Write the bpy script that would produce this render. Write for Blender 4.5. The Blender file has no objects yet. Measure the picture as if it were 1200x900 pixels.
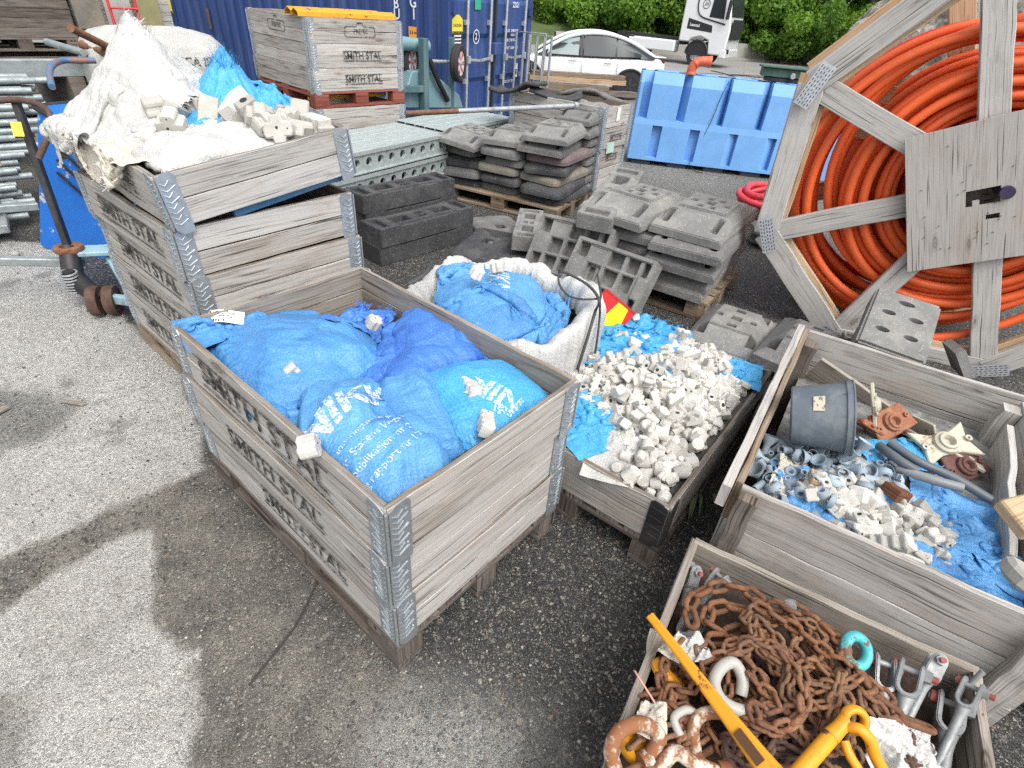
import bpy, bmesh, math, random
import numpy as np
from mathutils import Vector, Matrix, noise as mnoise
SC = bpy.context.scene
COL = SC.collection
R = math.radians
rnd = random.Random(7)

# ------------------------------------------------------------------ camera, world, sun, exposure
CAM_R = np.array([[0.65601161, -0.75125281, 0.07258089], [0,0,0], [0.64038102, 0.50312905, -0.58032173]])
CAM_R[1] = np.cross(CAM_R[2], CAM_R[0])
CAM_C = np.array([-0.49699011, -0.7412614, 1.75345257])
F_PX = 630.94
def at(u, v, z=0.0):
    """point of the place at height z seen at photo position (u, v)"""
    d = np.array([(u-600)/F_PX, (v-450)/F_PX, 1.0]) @ CAM_R
    return Vector(CAM_C + d*((z-CAM_C[2])/d[2]))
cam = bpy.data.objects.new("camera", bpy.data.cameras.new("camera"))
COL.objects.link(cam)
cam.data.sensor_width = 36; cam.data.lens = F_PX/1200*36
cam.data.clip_start = 0.05; cam.data.clip_end = 2000
_m = Matrix(((*CAM_R[0],), (*(-CAM_R[1]),), (*(-CAM_R[2]),))).transposed().to_4x4()
_m.translation = Vector(CAM_C); cam.matrix_world = _m
SC.camera = cam

SUN_EL, SUN_AZ = 58, 200     # degrees; azimuth measured from +Y towards +X
world = bpy.data.worlds.new("World"); SC.world = world; world.use_nodes = True
nt = world.node_tree; nt.nodes.clear()
sky = nt.nodes.new("ShaderNodeTexSky"); sky.sky_type = 'NISHITA'; sky.sun_disc = False
sky.sun_elevation = R(SUN_EL); sky.sun_rotation = R(SUN_AZ); sky.air_density = 1.0; sky.dust_density = 4.0; sky.ozone_density = 1.0
hs = nt.nodes.new("ShaderNodeHueSaturation"); hs.inputs['Saturation'].default_value = 0.22
bg = nt.nodes.new("ShaderNodeBackground"); bg.inputs['Strength'].default_value = 0.15
ow = nt.nodes.new("ShaderNodeOutputWorld")
nt.links.new(sky.outputs[0], hs.inputs['Color']); nt.links.new(hs.outputs[0], bg.inputs['Color']); nt.links.new(bg.outputs[0], ow.inputs[0])
sun = bpy.data.objects.new("sun", bpy.data.lights.new("sun", 'SUN')); COL.objects.link(sun)
sun.data.energy = 1.0; sun.data.angle = R(45); sun.data.color = (1, .97, .93)
_d = Vector((math.sin(R(SUN_AZ))*math.cos(R(SUN_EL)), math.cos(R(SUN_AZ))*math.cos(R(SUN_EL)), math.sin(R(SUN_EL))))
sun.rotation_euler = _d.to_track_quat('Z', 'Y').to_euler(); sun.location = (0, 0, 12)
vs = SC.view_settings; vs.view_transform = 'Standard'; vs.look = 'None'; vs.exposure = 0.82; vs.gamma = 1; vs.use_curve_mapping = False
SC.cycles.use_denoising = False; SC.cycles.max_bounces = 6; SC.cycles.diffuse_bounces = 3; SC.cycles.glossy_bounces = 2
SC.cycles.transmission_bounces = 4; SC.cycles.transparent_max_bounces = 8; SC.cycles.caustics_reflective = False; SC.cycles.caustics_refractive = False

# ------------------------------------------------------------------ object helpers
def tag(o, label=None, cat=None, group=None, kind=None):
    if label: o["label"] = label
    if cat: o["category"] = cat
    if group: o["group"] = group
    if kind: o["kind"] = kind
    return o
def empty(name, loc=(0,0,0), rz=0.0, label=None, cat=None, group=None, parent=None, rot=None):
    o = bpy.data.objects.new(name, None); COL.objects.link(o)
    o.empty_display_size = .05; o.location = loc; o.rotation_euler = rot if rot is not None else (0,0,rz)
    if parent: o.parent = parent
    return tag(o, label, cat, group)
def link(name, mesh, parent=None, loc=None, rot=None, mat=None):
    o = bpy.data.objects.new(name, mesh); COL.objects.link(o)
    if parent: o.parent = parent
    if loc is not None: o.location = loc
    if rot is not None: o.rotation_euler = rot
    if mat and not mesh.materials: mesh.materials.append(mat)
    return o
def copy_tree(o, parent=None):
    c = o.copy(); COL.objects.link(c)
    if parent is not None: c.parent = parent
    for ch in list(o.children): copy_tree(ch, c)
    return c
def bevel(o, w=.003, seg=1, ang=35):
    m = o.modifiers.new("bevel", 'BEVEL'); m.width = w; m.segments = seg; m.limit_method = 'ANGLE'; m.angle_limit = R(ang)
    return o
def smooth(me, ang=None):
    me.polygons.foreach_set("use_smooth", [True]*len(me.polygons))
    if ang is not None: me.set_sharp_from_angle(angle=R(ang))
    return me

class MB:
    """collects boxes, tubes, prisms and grids with uv in metres, builds ONE mesh object"""
    def __init__(s): s.v=[]; s.f=[]; s.uv=[]; s.mi=[]; s.sm=[]; s.m=0
    def add(s, verts, faces, uvs=None, smooth=False, M=None):
        b=len(s.v)
        s.v += [tuple(M@Vector(p)) if M is not None else tuple(p) for p in verts]
        for k,fc in enumerate(faces):
            s.f.append([b+i for i in fc]); s.mi.append(s.m); s.sm.append(smooth)
            if uvs is not None: s.uv.append(uvs[k])
            else:
                p=[Vector(verts[i]) for i in fc]; n=(p[1]-p[0]).cross(p[2]-p[0])
                a=max(range(3),key=lambda i:abs(n[i])); i,j=[(1,2),(0,2),(0,1)][a]
                s.uv.append([(q[i],q[j]) for q in p])
        return s
    def box(s, c, d, M=None, rz=0, rot=None):
        x,y,z=[k/2 for k in d]
        T=Matrix.Translation(c)
        if rz: T=T@Matrix.Rotation(rz,4,'Z')
        if rot is not None: T=T@rot.to_4x4()
        if M is not None: T=M@T
        vs=[(-x,-y,-z),(x,-y,-z),(x,y,-z),(-x,y,-z),(-x,-y,z),(x,-y,z),(x,y,z),(-x,y,z)]
        return s.add(vs,[(0,3,2,1),(4,5,6,7),(0,1,5,4),(1,2,6,5),(2,3,7,6),(3,0,4,7)],None,False,T)
    def bar(s, a, b, w, h, up=(0,0,1)):
        a=Vector(a);b=Vector(b);x=(b-a);L=x.length;x.normalize();up=Vector(up)
        y=up.cross(x)
        if y.length<1e-4: y=Vector((0,1,0)).cross(x)
        y.normalize();z=x.cross(y)
        T=Matrix((x,y,z)).transposed().to_4x4();T.translation=(a+b)/2
        return s.box((0,0,0),(L,w,h),T)
    def tube(s, path, r, n=8, closed=False, caps=True, sm=True):
        P=[Vector(p) for p in path];N=len(P);rr=r if hasattr(r,'__len__') else [r]*N
        tang=[]
        for i in range(N):
            if closed: t=P[(i+1)%N]-P[i-1]
            else: t=P[min(i+1,N-1)]-P[max(i-1,0)]
            tang.append(t.normalized())
        u=tang[0].orthogonal().normalized();vs=[];cum=0
        ups=[]
        for i in range(N):
            t=tang[i];u=(u-t*u.dot(t))
            if u.length<1e-6:u=t.orthogonal()
            u.normalize();ups.append(u.copy());w=t.cross(u)
            for k in range(n):
                a=2*math.pi*k/n;vs.append(P[i]+(u*math.cos(a)+w*math.sin(a))*rr[i])
        fs=[];uv=[];L=[0]
        for i in range(1,N): L.append(L[-1]+(P[i]-P[i-1]).length)
        L.append(L[-1]+(P[0]-P[-1]).length)
        rm=max(rr)
        # closing twist
        sh=0
        if closed:
            t=tang[0];uu=(u-t*u.dot(t)).normalized();w=t.cross(ups[0]);sh=round(math.atan2(uu.dot(w),uu.dot(ups[0]))/(2*math.pi)*n)
        for i in range(N if closed else N-1):
            j=(i+1)%N
            for k in range(n):
                k2=(k+1)%n
                if j==0: ka,kb=(k+sh)%n,(k2+sh)%n
                else: ka,kb=k,k2
                fs.append((i*n+k,i*n+k2,j*n+kb,j*n+ka))
                c0=k/n*6.283*rm;c1=(k+1)/n*6.283*rm
                uv.append([(L[i],c0),(L[i],c1),(L[i+1],c1),(L[i+1],c0)])
        s.add(vs,fs,uv,sm)
        if caps and not closed:
            s.add(vs[:n],[tuple(range(n-1,-1,-1))]);s.add(vs[-n:],[tuple(range(n))])
        return s
    def lathe(s, prof, n=24, M=None, sm=True, axis='Z'):
        vs=[];N=len(prof)
        for r,z in prof:
            for k in range(n):
                a=2*math.pi*k/n;vs.append((r*math.cos(a),r*math.sin(a),z))
        fs=[(i*n+k,i*n+(k+1)%n,(i+1)*n+(k+1)%n,(i+1)*n+k) for i in range(N-1) for k in range(n)]
        uv=[];rm=max(p[0] for p in prof)
        for i in range(N-1):
            for k in range(n): uv.append([(k/n*6.28*rm,prof[i][1]+prof[i][0]),((k+1)/n*6.28*rm,prof[i][1]+prof[i][0]),((k+1)/n*6.28*rm,prof[i+1][1]+prof[i+1][0]),(k/n*6.28*rm,prof[i+1][1]+prof[i+1][0])])
        return s.add(vs,fs,uv,sm,M)
    def cyl(s, a, b, r, n=12, sm=True): return s.tube([a,b],r,n,sm=sm)
    def prism(s, outline, h, M=None, z0=0.0):
        n=len(outline)
        vs=[(x,y,z0) for x,y in outline]+[(x,y,z0+h) for x,y in outline]
        fs=[tuple(range(n-1,-1,-1)),tuple(range(n,2*n))]+[(i,(i+1)%n,n+(i+1)%n,n+i) for i in range(n)]
        return s.add(vs,fs,None,False,M)
    def grid(s, P, sm=True, uvscale=(1,1)):
        n,m=len(P),len(P[0])
        vs=[tuple(P[i][j]) for i in range(n) for j in range(m)]
        fs=[];uv=[]
        for i in range(n-1):
            for j in range(m-1):
                fs.append((i*m+j,(i+1)*m+j,(i+1)*m+j+1,i*m+j+1))
                a,b=uvscale;uv.append([(i*a,j*b),((i+1)*a,j*b),((i+1)*a,(j+1)*b),(i*a,(j+1)*b)])
        return s.add(vs,fs,uv,sm)
    def mesh(s, name, mats, sharp=None):
        me=bpy.data.meshes.new(name);me.from_pydata(s.v,[],s.f)
        for m in (mats if isinstance(mats,(list,tuple)) else [mats]): me.materials.append(m)
        me.polygons.foreach_set("material_index",s.mi);me.polygons.foreach_set("use_smooth",s.sm)
        ul=me.uv_layers.new(name="UVMap");flat=[c for f in s.uv for q in f for c in q];ul.data.foreach_set("uv",flat)
        me.update()
        if sharp is not None and any(s.sm): me.set_sharp_from_angle(angle=R(sharp))
        return me
    def build(s, name, mats, parent=None, loc=None, rot=None, bev=None, sharp=40):
        o=link(name,s.mesh(name,mats,sharp),parent,loc,rot)
        if bev: bevel(o,bev)
        return o

def text_mesh(txt, size, mat, depth=0.0, bold=0.0, xs=1.0, name="lettering", align='CENTER', sub=0, shear=0.0):
    cu=bpy.data.curves.new("t",'FONT');cu.body=txt;cu.size=size;cu.extrude=depth;cu.offset=bold;cu.align_x=align;cu.align_y='CENTER';cu.resolution_u=3;cu.shear=shear
    o=bpy.data.objects.new("t",cu);COL.objects.link(o)
    me=bpy.data.meshes.new_from_object(o.evaluated_get(bpy.context.evaluated_depsgraph_get()))
    bpy.data.objects.remove(o);bpy.data.curves.remove(cu)
    me.name=name
    if xs!=1: me.transform(Matrix.Diagonal((xs,1,1,1)))
    me.materials.clear();me.materials.append(mat)
    return me
# ------------------------------------------------------------------ materials
class NT:
    def __init__(s,name):
        s.mat=bpy.data.materials.new(name);s.mat.use_nodes=True;s.t=s.mat.node_tree;s.N=s.t.nodes;s.b=s.N['Principled BSDF'];s.out=s.N['Material Output']
        s.tc=s.N.new('ShaderNodeTexCoord')
    def n(s,t,**k):
        x=s.N.new('ShaderNode'+t)
        for a,v in k.items(): setattr(x,a,v)
        return x
    def l(s,a,b): s.t.links.new(a,b)
    def setin(s,node,i,v):
        if isinstance(v,bpy.types.NodeSocket): s.l(v,node.inputs[i])
        else: node.inputs[i].default_value=v
    def math(s,op,a,b=0.0,clamp=False):
        x=s.n('Math',operation=op,use_clamp=clamp);s.setin(x,0,a);s.setin(x,1,b);return x.outputs[0]
    def mapr(s,v,a,b,c=0.0,d=1.0,sm=False):
        x=s.n('MapRange',interpolation_type='SMOOTHSTEP' if sm else 'LINEAR');x.clamp=True
        s.setin(x,0,v)
        for i,k in enumerate((a,b,c,d)): x.inputs[i+1].default_value=k
        return x.outputs[0]
    def mapping(s,vec,scale=(1,1,1),loc=None,rot=None):
        x=s.n('Mapping');s.l(vec,x.inputs[0]);x.inputs['Scale'].default_value=scale
        if loc is not None: s.setin(x,'Location',loc)
        if rot: x.inputs['Rotation'].default_value=rot
        return x.outputs[0]
    def noise(s,vec,scale=5.0,detail=4.0,rough=.55,dist=0.0,out=0):
        x=s.n('TexNoise');s.l(vec,x.inputs['Vector']);x.inputs['Scale'].default_value=scale;x.inputs['Detail'].default_value=detail;x.inputs['Roughness'].default_value=rough;x.inputs['Distortion'].default_value=dist
        return x.outputs[out]
    def voro(s,vec,scale=5.0,feature='F1',out='Distance',rand=1.0):
        x=s.n('TexVoronoi',feature=feature);s.l(vec,x.inputs['Vector']);x.inputs['Scale'].default_value=scale;x.inputs['Randomness'].default_value=rand
        return x.outputs[out]
    def ramp(s,v,stops,interp='LINEAR'):
        x=s.n('ValToRGB');s.l(v,x.inputs[0]);cr=x.color_ramp;cr.interpolation=interp
        while len(cr.elements)<len(stops): cr.elements.new(.5)
        for e,(p,c) in zip(cr.elements,stops): e.position=p;e.color=(*c,1) if len(c)==3 else c
        return x.outputs[0]
    def mix(s,f,a,b,mode='MIX'):
        x=s.n('Mix',data_type='RGBA',blend_type=mode);s.setin(x,0,f)
        for i,k in ((6,a),(7,b)):
            if isinstance(k,bpy.types.NodeSocket): s.l(k,x.inputs[i])
            else: x.inputs[i].default_value=(*k,1) if len(k)==3 else k
        return x.outputs[2]
    def bump(s,h,strength=.5,dist=.01,prev=None):
        x=s.n('Bump');s.l(h,x.inputs['Height']);x.inputs['Strength'].default_value=strength;x.inputs['Distance'].default_value=dist
        if prev is not None: s.l(prev,x.inputs['Normal'])
        return x.outputs[0]
    def fin(s,col=None,rough=.6,metal=0.0,nrm=None,spec=None):
        if col is not None:
            if isinstance(col,bpy.types.NodeSocket): s.l(col,s.b.inputs['Base Color'])
            else: s.b.inputs['Base Color'].default_value=(*col,1)
        s.setin(s.b,'Roughness',rough);s.setin(s.b,'Metallic',metal)
        if nrm is not None: s.l(nrm,s.b.inputs['Normal'])
        if spec is not None: s.b.inputs['Specular IOR Level'].default_value=spec
        return s.mat
    def rand(s): return s.n('ObjectInfo').outputs['Random']
    def comb(s,a=0.0,b=0.0,c=0.0):
        x=s.n('CombineXYZ')
        for i,k in enumerate((a,b,c)): s.setin(x,i,k)
        return x.outputs[0]
    def objco(s):
        """object coordinates shifted by a per-object amount"""
        r=s.rand();x=s.n('VectorMath',operation='ADD');s.l(s.tc.outputs['Object'],x.inputs[0]);s.l(s.comb(s.math('MULTIPLY',r,37.),s.math('MULTIPLY',r,91.),s.math('MULTIPLY',r,53.)),x.inputs[1]);return x.outputs[0]

def mat_wood(name, dark, mid, light, brown=(.2,.12,.065), brown_amt=.35, wear=.5):
    m=NT(name);r=m.rand()
    uv=m.mapping(m.tc.outputs['UV'],(1,1,1),m.comb(m.math('MULTIPLY',r,173.),m.math('MULTIPLY',r,57.),0.0))
    warp=m.noise(m.mapping(uv,(.55,7,1)),1.0,2,.5)
    rings=m.math('SINE',m.math('ADD',m.math('MULTIPLY',warp,70.),m.math('MULTIPLY',m.noise(m.mapping(uv,(1.5,60,1)),1,3),3.)))
    rings=m.mapr(rings,-1,-.2)
    fib=m.noise(m.mapping(uv,(3.0,240,1)),1.0,4,.7)
    fine=m.noise(m.mapping(uv,(18,1300,1)),1.0,2,.6)
    lines=m.mapr(m.noise(m.mapping(uv,(2.2,230,1)),1.0,4,.65),.38,.50,0,1)
    blot=m.noise(m.mapping(uv,(2.2,6,1)),1.0,4,.6)
    v=m.math('ADD',m.math('MULTIPLY',rings,.10),m.math('ADD',m.math('MULTIPLY',fib,.34),m.math('MULTIPLY',fine,.26)))
    v=m.math('ADD',v,m.math('MULTIPLY',lines,.24))
    v=m.math('ADD',v,m.math('MULTIPLY',m.math('SUBTRACT',r,.5),.22))
    col=m.ramp(v,[(.22,dark),(.50,mid),(.78,light)])
    col=m.mix(m.mapr(blot,.5,.75,0,brown_amt),col,m.mix(1.0,col,(brown[0]*3.2,brown[1]*3.2,brown[2]*3.2),'MULTIPLY'))
    # cracks along the grain
    ck=m.noise(m.mapping(uv,(2.2,95,1)),1.0,1,.4)
    ck=m.mapr(ck,.30,.345,1,0)
    col=m.mix(m.math('MULTIPLY',ck,.8),col,(dark[0]*.3,dark[1]*.28,dark[2]*.25))
    # knots
    kv=m.mapping(uv,(2.6,9,1));kw=m.n('VectorMath',operation='ADD');m.l(kv,kw.inputs[0])
    ks=m.n('VectorMath',operation='SCALE');m.l(m.noise(m.mapping(uv,(8,25,1)),1,2,.5,0,1),ks.inputs[0]);ks.inputs['Scale'].default_value=.16;m.l(ks.outputs[0],kw.inputs[1])
    kd=m.voro(kw.outputs[0],1.0);kn=m.mapr(kd,.07,.2,1,0,True);ringk=m.mapr(m.math('SINE',m.math('MULTIPLY',kd,90.)),-1,1,.4,1)
    col=m.mix(m.math('MULTIPLY',m.math('MULTIPLY',kn,ringk),.8),col,(dark[0]*.55,dark[1]*.45,dark[2]*.4))
    st=m.noise(m.mapping(uv,(5,22,1)),1.0,5,.7);col=m.mix(m.mapr(st,.58,.72,0,wear),col,(dark[0]*.7,dark[1]*.66,dark[2]*.6))
    h=m.math('SUBTRACT',v,m.math('MULTIPLY',ck,1.2))
    return m.fin(col,m.mapr(v,.2,.8,.95,.75),0,m.bump(h,.3,.003),spec=.2)

def mat_basic(name, col, rough=.5, metal=0.0, var=.15, scale=6, dirt=None, dirt_amt=.4, bumps=.0, bscale=60, speck=None, speck_scale=120, speck_t=.12, spec=None, objrand=.0):
    m=NT(name);co=m.objco()
    n1=m.noise(co,scale,5,.6)
    c=m.mix(m.mapr(n1,.3,.7),tuple(k*(1-var) for k in col),tuple(min(1,k*(1+var)) for k in col))
    if objrand:
        hsv=m.n('HueSaturation');m.l(c,hsv.inputs['Color']);m.l(m.mapr(m.rand(),0,1,1-objrand,1+objrand),hsv.inputs['Value']);c=hsv.outputs[0]
    if dirt:
        n2=m.noise(co,scale*.7,7,.72);c=m.mix(m.math('MULTIPLY',m.mapr(n2,.48,.68),dirt_amt),c,dirt)
    nm=None
    if speck:
        vd=m.voro(co,speck_scale);cc=m.voro(co,speck_scale,out='Color');sx=m.n('SeparateColor');m.l(cc,sx.inputs[0])
        keep=m.math('MULTIPLY',m.mapr(vd,.28,.4,1,0),m.mapr(sx.outputs[0],1-speck_t,1-speck_t+.04));c=m.mix(keep,c,speck)
    if bumps: nm=m.bump(m.noise(co,bscale,5,.65),bumps,.006)
    rr=m.mapr(n1,.25,.75,max(.05,rough-.1),min(1,rough+.12))
    return m.fin(c,rr,metal,nm,spec)

WOOD=mat_wood("weathered_grey_wood",(.15,.138,.12),(.40,.38,.35),(.56,.545,.515),brown_amt=.35)
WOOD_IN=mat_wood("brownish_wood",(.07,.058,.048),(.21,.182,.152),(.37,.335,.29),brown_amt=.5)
WOOD_DARK=mat_wood("dark_damp_wood",(.045,.036,.03),(.12,.10,.085),(.24,.215,.19),brown_amt=.5)
WOOD_PAL=mat_wood("pallet_wood",(.08,.06,.042),(.20,.155,.11),(.36,.29,.215),brown_amt=.7)
WOOD_NEW=mat_wood("fresh_pine_wood",(.30,.19,.10),(.50,.36,.22),(.62,.48,.33),brown_amt=.4,wear=.15)
WOOD_RED=mat_wood("red_painted_wood",(.10,.03,.022),(.25,.075,.055),(.34,.13,.10),brown_amt=.3)
def mat_galv(name,base=(.46,.50,.53),rough=.45,metal=.75):
    m=NT(name);co=m.objco()
    v=m.voro(co,55,out='Color');sx=m.n('SeparateColor');m.l(v,sx.inputs[0]);n=m.noise(co,14,6,.65)
    c=m.mix(m.math('MULTIPLY',sx.outputs[0],.5),base,tuple(k*1.35 for k in base));c=m.mix(m.mapr(n,.42,.72,0,.7),c,tuple(k*.55 for k in base))
    c=m.mix(m.mapr(m.noise(co,33,4,.7),.62,.74,0,.6),c,(.62,.62,.60))
    return m.fin(c,m.mapr(n,.3,.7,rough-.1,rough+.2),metal,m.bump(n,.15,.003))
GALV=mat_galv("galvanised_steel");GALV_DULL=mat_galv("dull_galvanised_steel",(.42,.44,.45),.6,.55)
BLACK_STEEL=mat_basic("black_painted_steel",(.022,.022,.024),.5,.2,.3,8,(.12,.11,.10),.35,.1)
def mat_rust(name,a=(.11,.05,.03),b=(.24,.105,.05),c=(.30,.16,.09),grey=(.12,.085,.075)):
    m=NT(name);co=m.objco();n=m.noise(co,22,8,.7);k=m.noise(co,70,5,.7)
    col=m.ramp(n,[(.3,a),(.48,b),(.62,c),(.75,grey)]);col=m.mix(m.mapr(k,.55,.7,0,.6),col,grey);s2=m.noise(co,190,3,.6);col=m.mix(m.mapr(s2,.58,.68,0,.65),col,(c[0]*1.5,c[1]*1.5,c[2]*1.4));col=m.mix(m.mapr(s2,.30,.40,.6,0),col,(a[0]*.5,a[1]*.5,a[2]*.5))
    col=m.mix(m.mapr(m.rand(),0,1,0,.5),col,grey)
    return m.fin(col,.85,.15,m.bump(k,.5,.002),.3)
RUST=mat_rust("rusty_steel");RUST_OR=mat_rust("orange_rusty_steel",(.10,.043,.022),(.21,.088,.04),(.28,.14,.07),(.13,.08,.06))
RUST_TAN=mat_rust("tan_rusty_steel",(.095,.048,.026),(.22,.108,.052),(.31,.165,.085),(.14,.095,.075))
RUST_DK=mat_rust("dark_rusty_steel",(.05,.03,.025),(.11,.06,.045),(.17,.10,.075),(.09,.07,.065))
def mat_chipped(name,col,under=(.16,.07,.04),t=(.56,.63),rough=.45,scale=14,metal=0.0):
    m=NT(name);co=m.objco();n=m.noise(co,scale,9,.72);w=m.noise(co,5,3)
    c=m.mix(m.mapr(w,.3,.7),tuple(k*.85 for k in col),col);msk=m.mapr(n,*t)
    return m.fin(m.mix(msk,c,under),m.mapr(msk,0,1,rough,.85),metal,m.bump(m.math('MULTIPLY',msk,-1.),.3,.002))
YELLOW=mat_chipped("chipped_yellow_paint",(.78,.34,.015),(.12,.06,.03),(.575,.62))
WHITE_CHIP=mat_chipped("chipped_off_white_paint",(.44,.43,.39),(.20,.09,.04),(.56,.66),.5,12)
RUSTY_WHITE=mat_chipped("flaking_white_over_rust",(.62,.56,.46),(.26,.105,.045),(.42,.50),.6,16)
TURQ=mat_chipped("chipped_turquoise_paint",(.08,.47,.50),(.17,.09,.06),(.52,.58),.45,20)
LETTER=None
def mat_ink(name,col,amount=.5,scale=60,soft=.18):
    m=NT(name);co=m.objco();n=m.noise(m.mapping(co,(1,1,1)),scale,6,.7)
    m.b.inputs['Base Color'].default_value=(*col,1);m.b.inputs['Roughness'].default_value=.8
    tr=m.n('BsdfTransparent');mx=m.n('MixShader');m.l(m.mapr(n,amount-soft/2,amount+soft/2),mx.inputs[0]);m.l(m.b.outputs[0],mx.inputs[1]);m.l(tr.outputs[0],mx.inputs[2]);m.l(mx.outputs[0],m.out.inputs[0])
    return m.mat
INK=mat_ink("worn_black_stencil_ink",(.022,.021,.02),.55)
INK_FAINT=mat_ink("faded_black_stencil_ink",(.06,.055,.05),.47,50)
INK_WHITE=mat_ink("worn_white_print",(.62,.71,.78),.515,90)
def mat_weave(name,col,dark,scale=420,rough=.42,wr=.6,sheen=.0,trans=.0,crease=.32):
    """woven plastic sheet: tape weave plus creases"""
    m=NT(name);uv=m.tc.outputs['UV'];co=m.objco()
    n=m.noise(co,5,5,.6);cr=m.noise(co,16,6,.62,.8)
    rid=m.math('ABSOLUTE',m.math('SUBTRACT',m.math('MULTIPLY',cr,2.),1.))
    rid=m.mapr(rid,0,.22)
    sp=m.n('SeparateXYZ');m.l(m.mapping(uv,(scale,scale,1)),sp.inputs[0])
    wv=m.math('MULTIPLY',m.math('SINE',sp.outputs[0]),m.math('SINE',sp.outputs[1]))
    thr=m.noise(m.mapping(uv,(6,260,1)),1,3,.6);thr2=m.noise(m.mapping(uv,(260,6,1)),1,3,.6)
    th=m.math('ADD',thr,thr2)
    c=m.mix(m.mapr(n,.3,.72),dark,col);c=m.mix(m.mapr(th,.75,1.25,0,.6),c,tuple(min(1,k*1.35+.02) for k in col));c=m.mix(m.mapr(wv,-1,1,.0,.22),c,dark)
    hsv=m.n('HueSaturation');m.l(c,hsv.inputs['Color']);m.l(m.mapr(m.noise(co,2.5,3,.5),.3,.7,.9,1.08),hsv.inputs['Value']);c=hsv.outputs[0]
    b=m.bump(rid,crease,.010);b=m.bump(m.noise(co,60,4,.6),.15,.004,b);b=m.bump(wv,.25,.0012,b);b=m.bump(th,.25,.001,b)
    return m.fin(c,m.mapr(th,.7,1.3,rough+.12,rough-.06),0,b,.5)
BLUE=mat_weave("light_blue_woven_plastic",(.115,.335,.62),(.035,.17,.42))
BLUE_MID=mat_weave("mid_blue_woven_plastic",(.085,.285,.58),(.028,.145,.38))
BLUE_DK=mat_weave("deep_blue_woven_plastic",(.065,.215,.60),(.022,.095,.39))
CYAN=mat_weave("cyan_blue_woven_plastic",(.075,.37,.65),(.022,.22,.48))
WHITE_W=mat_weave("white_woven_plastic",(.53,.525,.505),(.39,.385,.365),300,.6,crease=.3)
CREAM_W=mat_weave("dirty_cream_woven_plastic",(.58,.55,.47),(.42,.38,.30),300,.65)
SPACER=mat_basic("off_white_concrete",(.58,.565,.525),.85,0,.14,14,(.30,.275,.225),.65,.3,90,objrand=.2,spec=.3)
SPACER_G=mat_basic("grey_concrete",(.44,.43,.39),.9,0,.12,9,(.30,.28,.24),.5,.3,90,objrand=.15,spec=.3)
HOLE=mat_basic("hole_shade_and_nails",(.03,.028,.026),.9)  # flat dark colour painting the shade inside holes and slots; also nail heads
RUB_GREY=mat_basic("grey_recycled_plastic",(.20,.20,.193),.8,0,.16,7,(.37,.355,.32),.6,.35,70,(.42,.42,.40),110,.16,spec=.3)
RUB_MID=mat_basic("mid_grey_recycled_rubber",(.15,.15,.148),.85,0,.2,7,(.28,.27,.25),.5,.4,80,(.36,.36,.34),130,.2,spec=.3)
RUB_DK=mat_basic("dark_recycled_rubber",(.052,.052,.055),.85,0,.25,7,(.15,.145,.14),.45,.4,80,(.30,.30,.30),150,.14,spec=.35)
RUB_PALE=mat_basic("pale_grey_concrete_block",(.40,.39,.365),.9,0,.14,6,(.28,.265,.24),.55,.4,80,(.30,.29,.27),160,.25,spec=.3)
RUB_RED=mat_basic("reddish_speckled_rubber",(.16,.12,.12),.85,0,.2,7,None,0,.4,80,(.34,.26,.25),140,.3)
RUB_TAN=mat_basic("tan_stained_rubber",(.19,.175,.145),.85,0,.2,7,(.30,.26,.18),.7,.4,80,(.36,.35,.33),130,.2)
# ------------------------------------------------------------------ ground
def fbm2(x,y,s,seed,octv=4):
    """value noise on arrays"""
    out=np.zeros_like(x);amp=1.;tot=0
    for o in range(octv):
        r=np.random.RandomState(seed+o);T=r.rand(64,64)
        u=x*s*2**o+11.3*o;v=y*s*2**o+7.7*o
        i=np.floor(u).astype(int);j=np.floor(v).astype(int);fu=u-i;fv=v-j;fu=fu*fu*(3-2*fu);fv=fv*fv*(3-2*fv)
        g=lambda a,b:T[a%64,b%64]
        out+=amp*((g(i,j)*(1-fu)+g(i+1,j)*fu)*(1-fv)+(g(i,j+1)*(1-fu)+g(i+1,j+1)*fu)*fv);tot+=amp;amp*=.55
    return out/tot
def sdist(x,y,poly):
    """signed distance to a polygon, negative inside"""
    P=np.array(poly,float);d=np.full(x.shape,1e9);ins=np.zeros(x.shape,bool);n=len(P)
    for i in range(n):
        a=P[i];b=P[(i+1)%n];e=b-a;wx=x-a[0];wy=y-a[1]
        t=np.clip((wx*e[0]+wy*e[1])/(e@e),0,1);d=np.minimum(d,np.hypot(wx-t*e[0],wy-t*e[1]))
        c=((a[1]<=y)&(b[1]>y))|((a[1]>y)&(b[1]<=y))
        with np.errstate(divide='ignore',invalid='ignore'): xi=a[0]+(y-a[1])/(b[1]-a[1])*e[0]
        ins^=c&(x<xi)
    return np.where(ins,-d,d)
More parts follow.
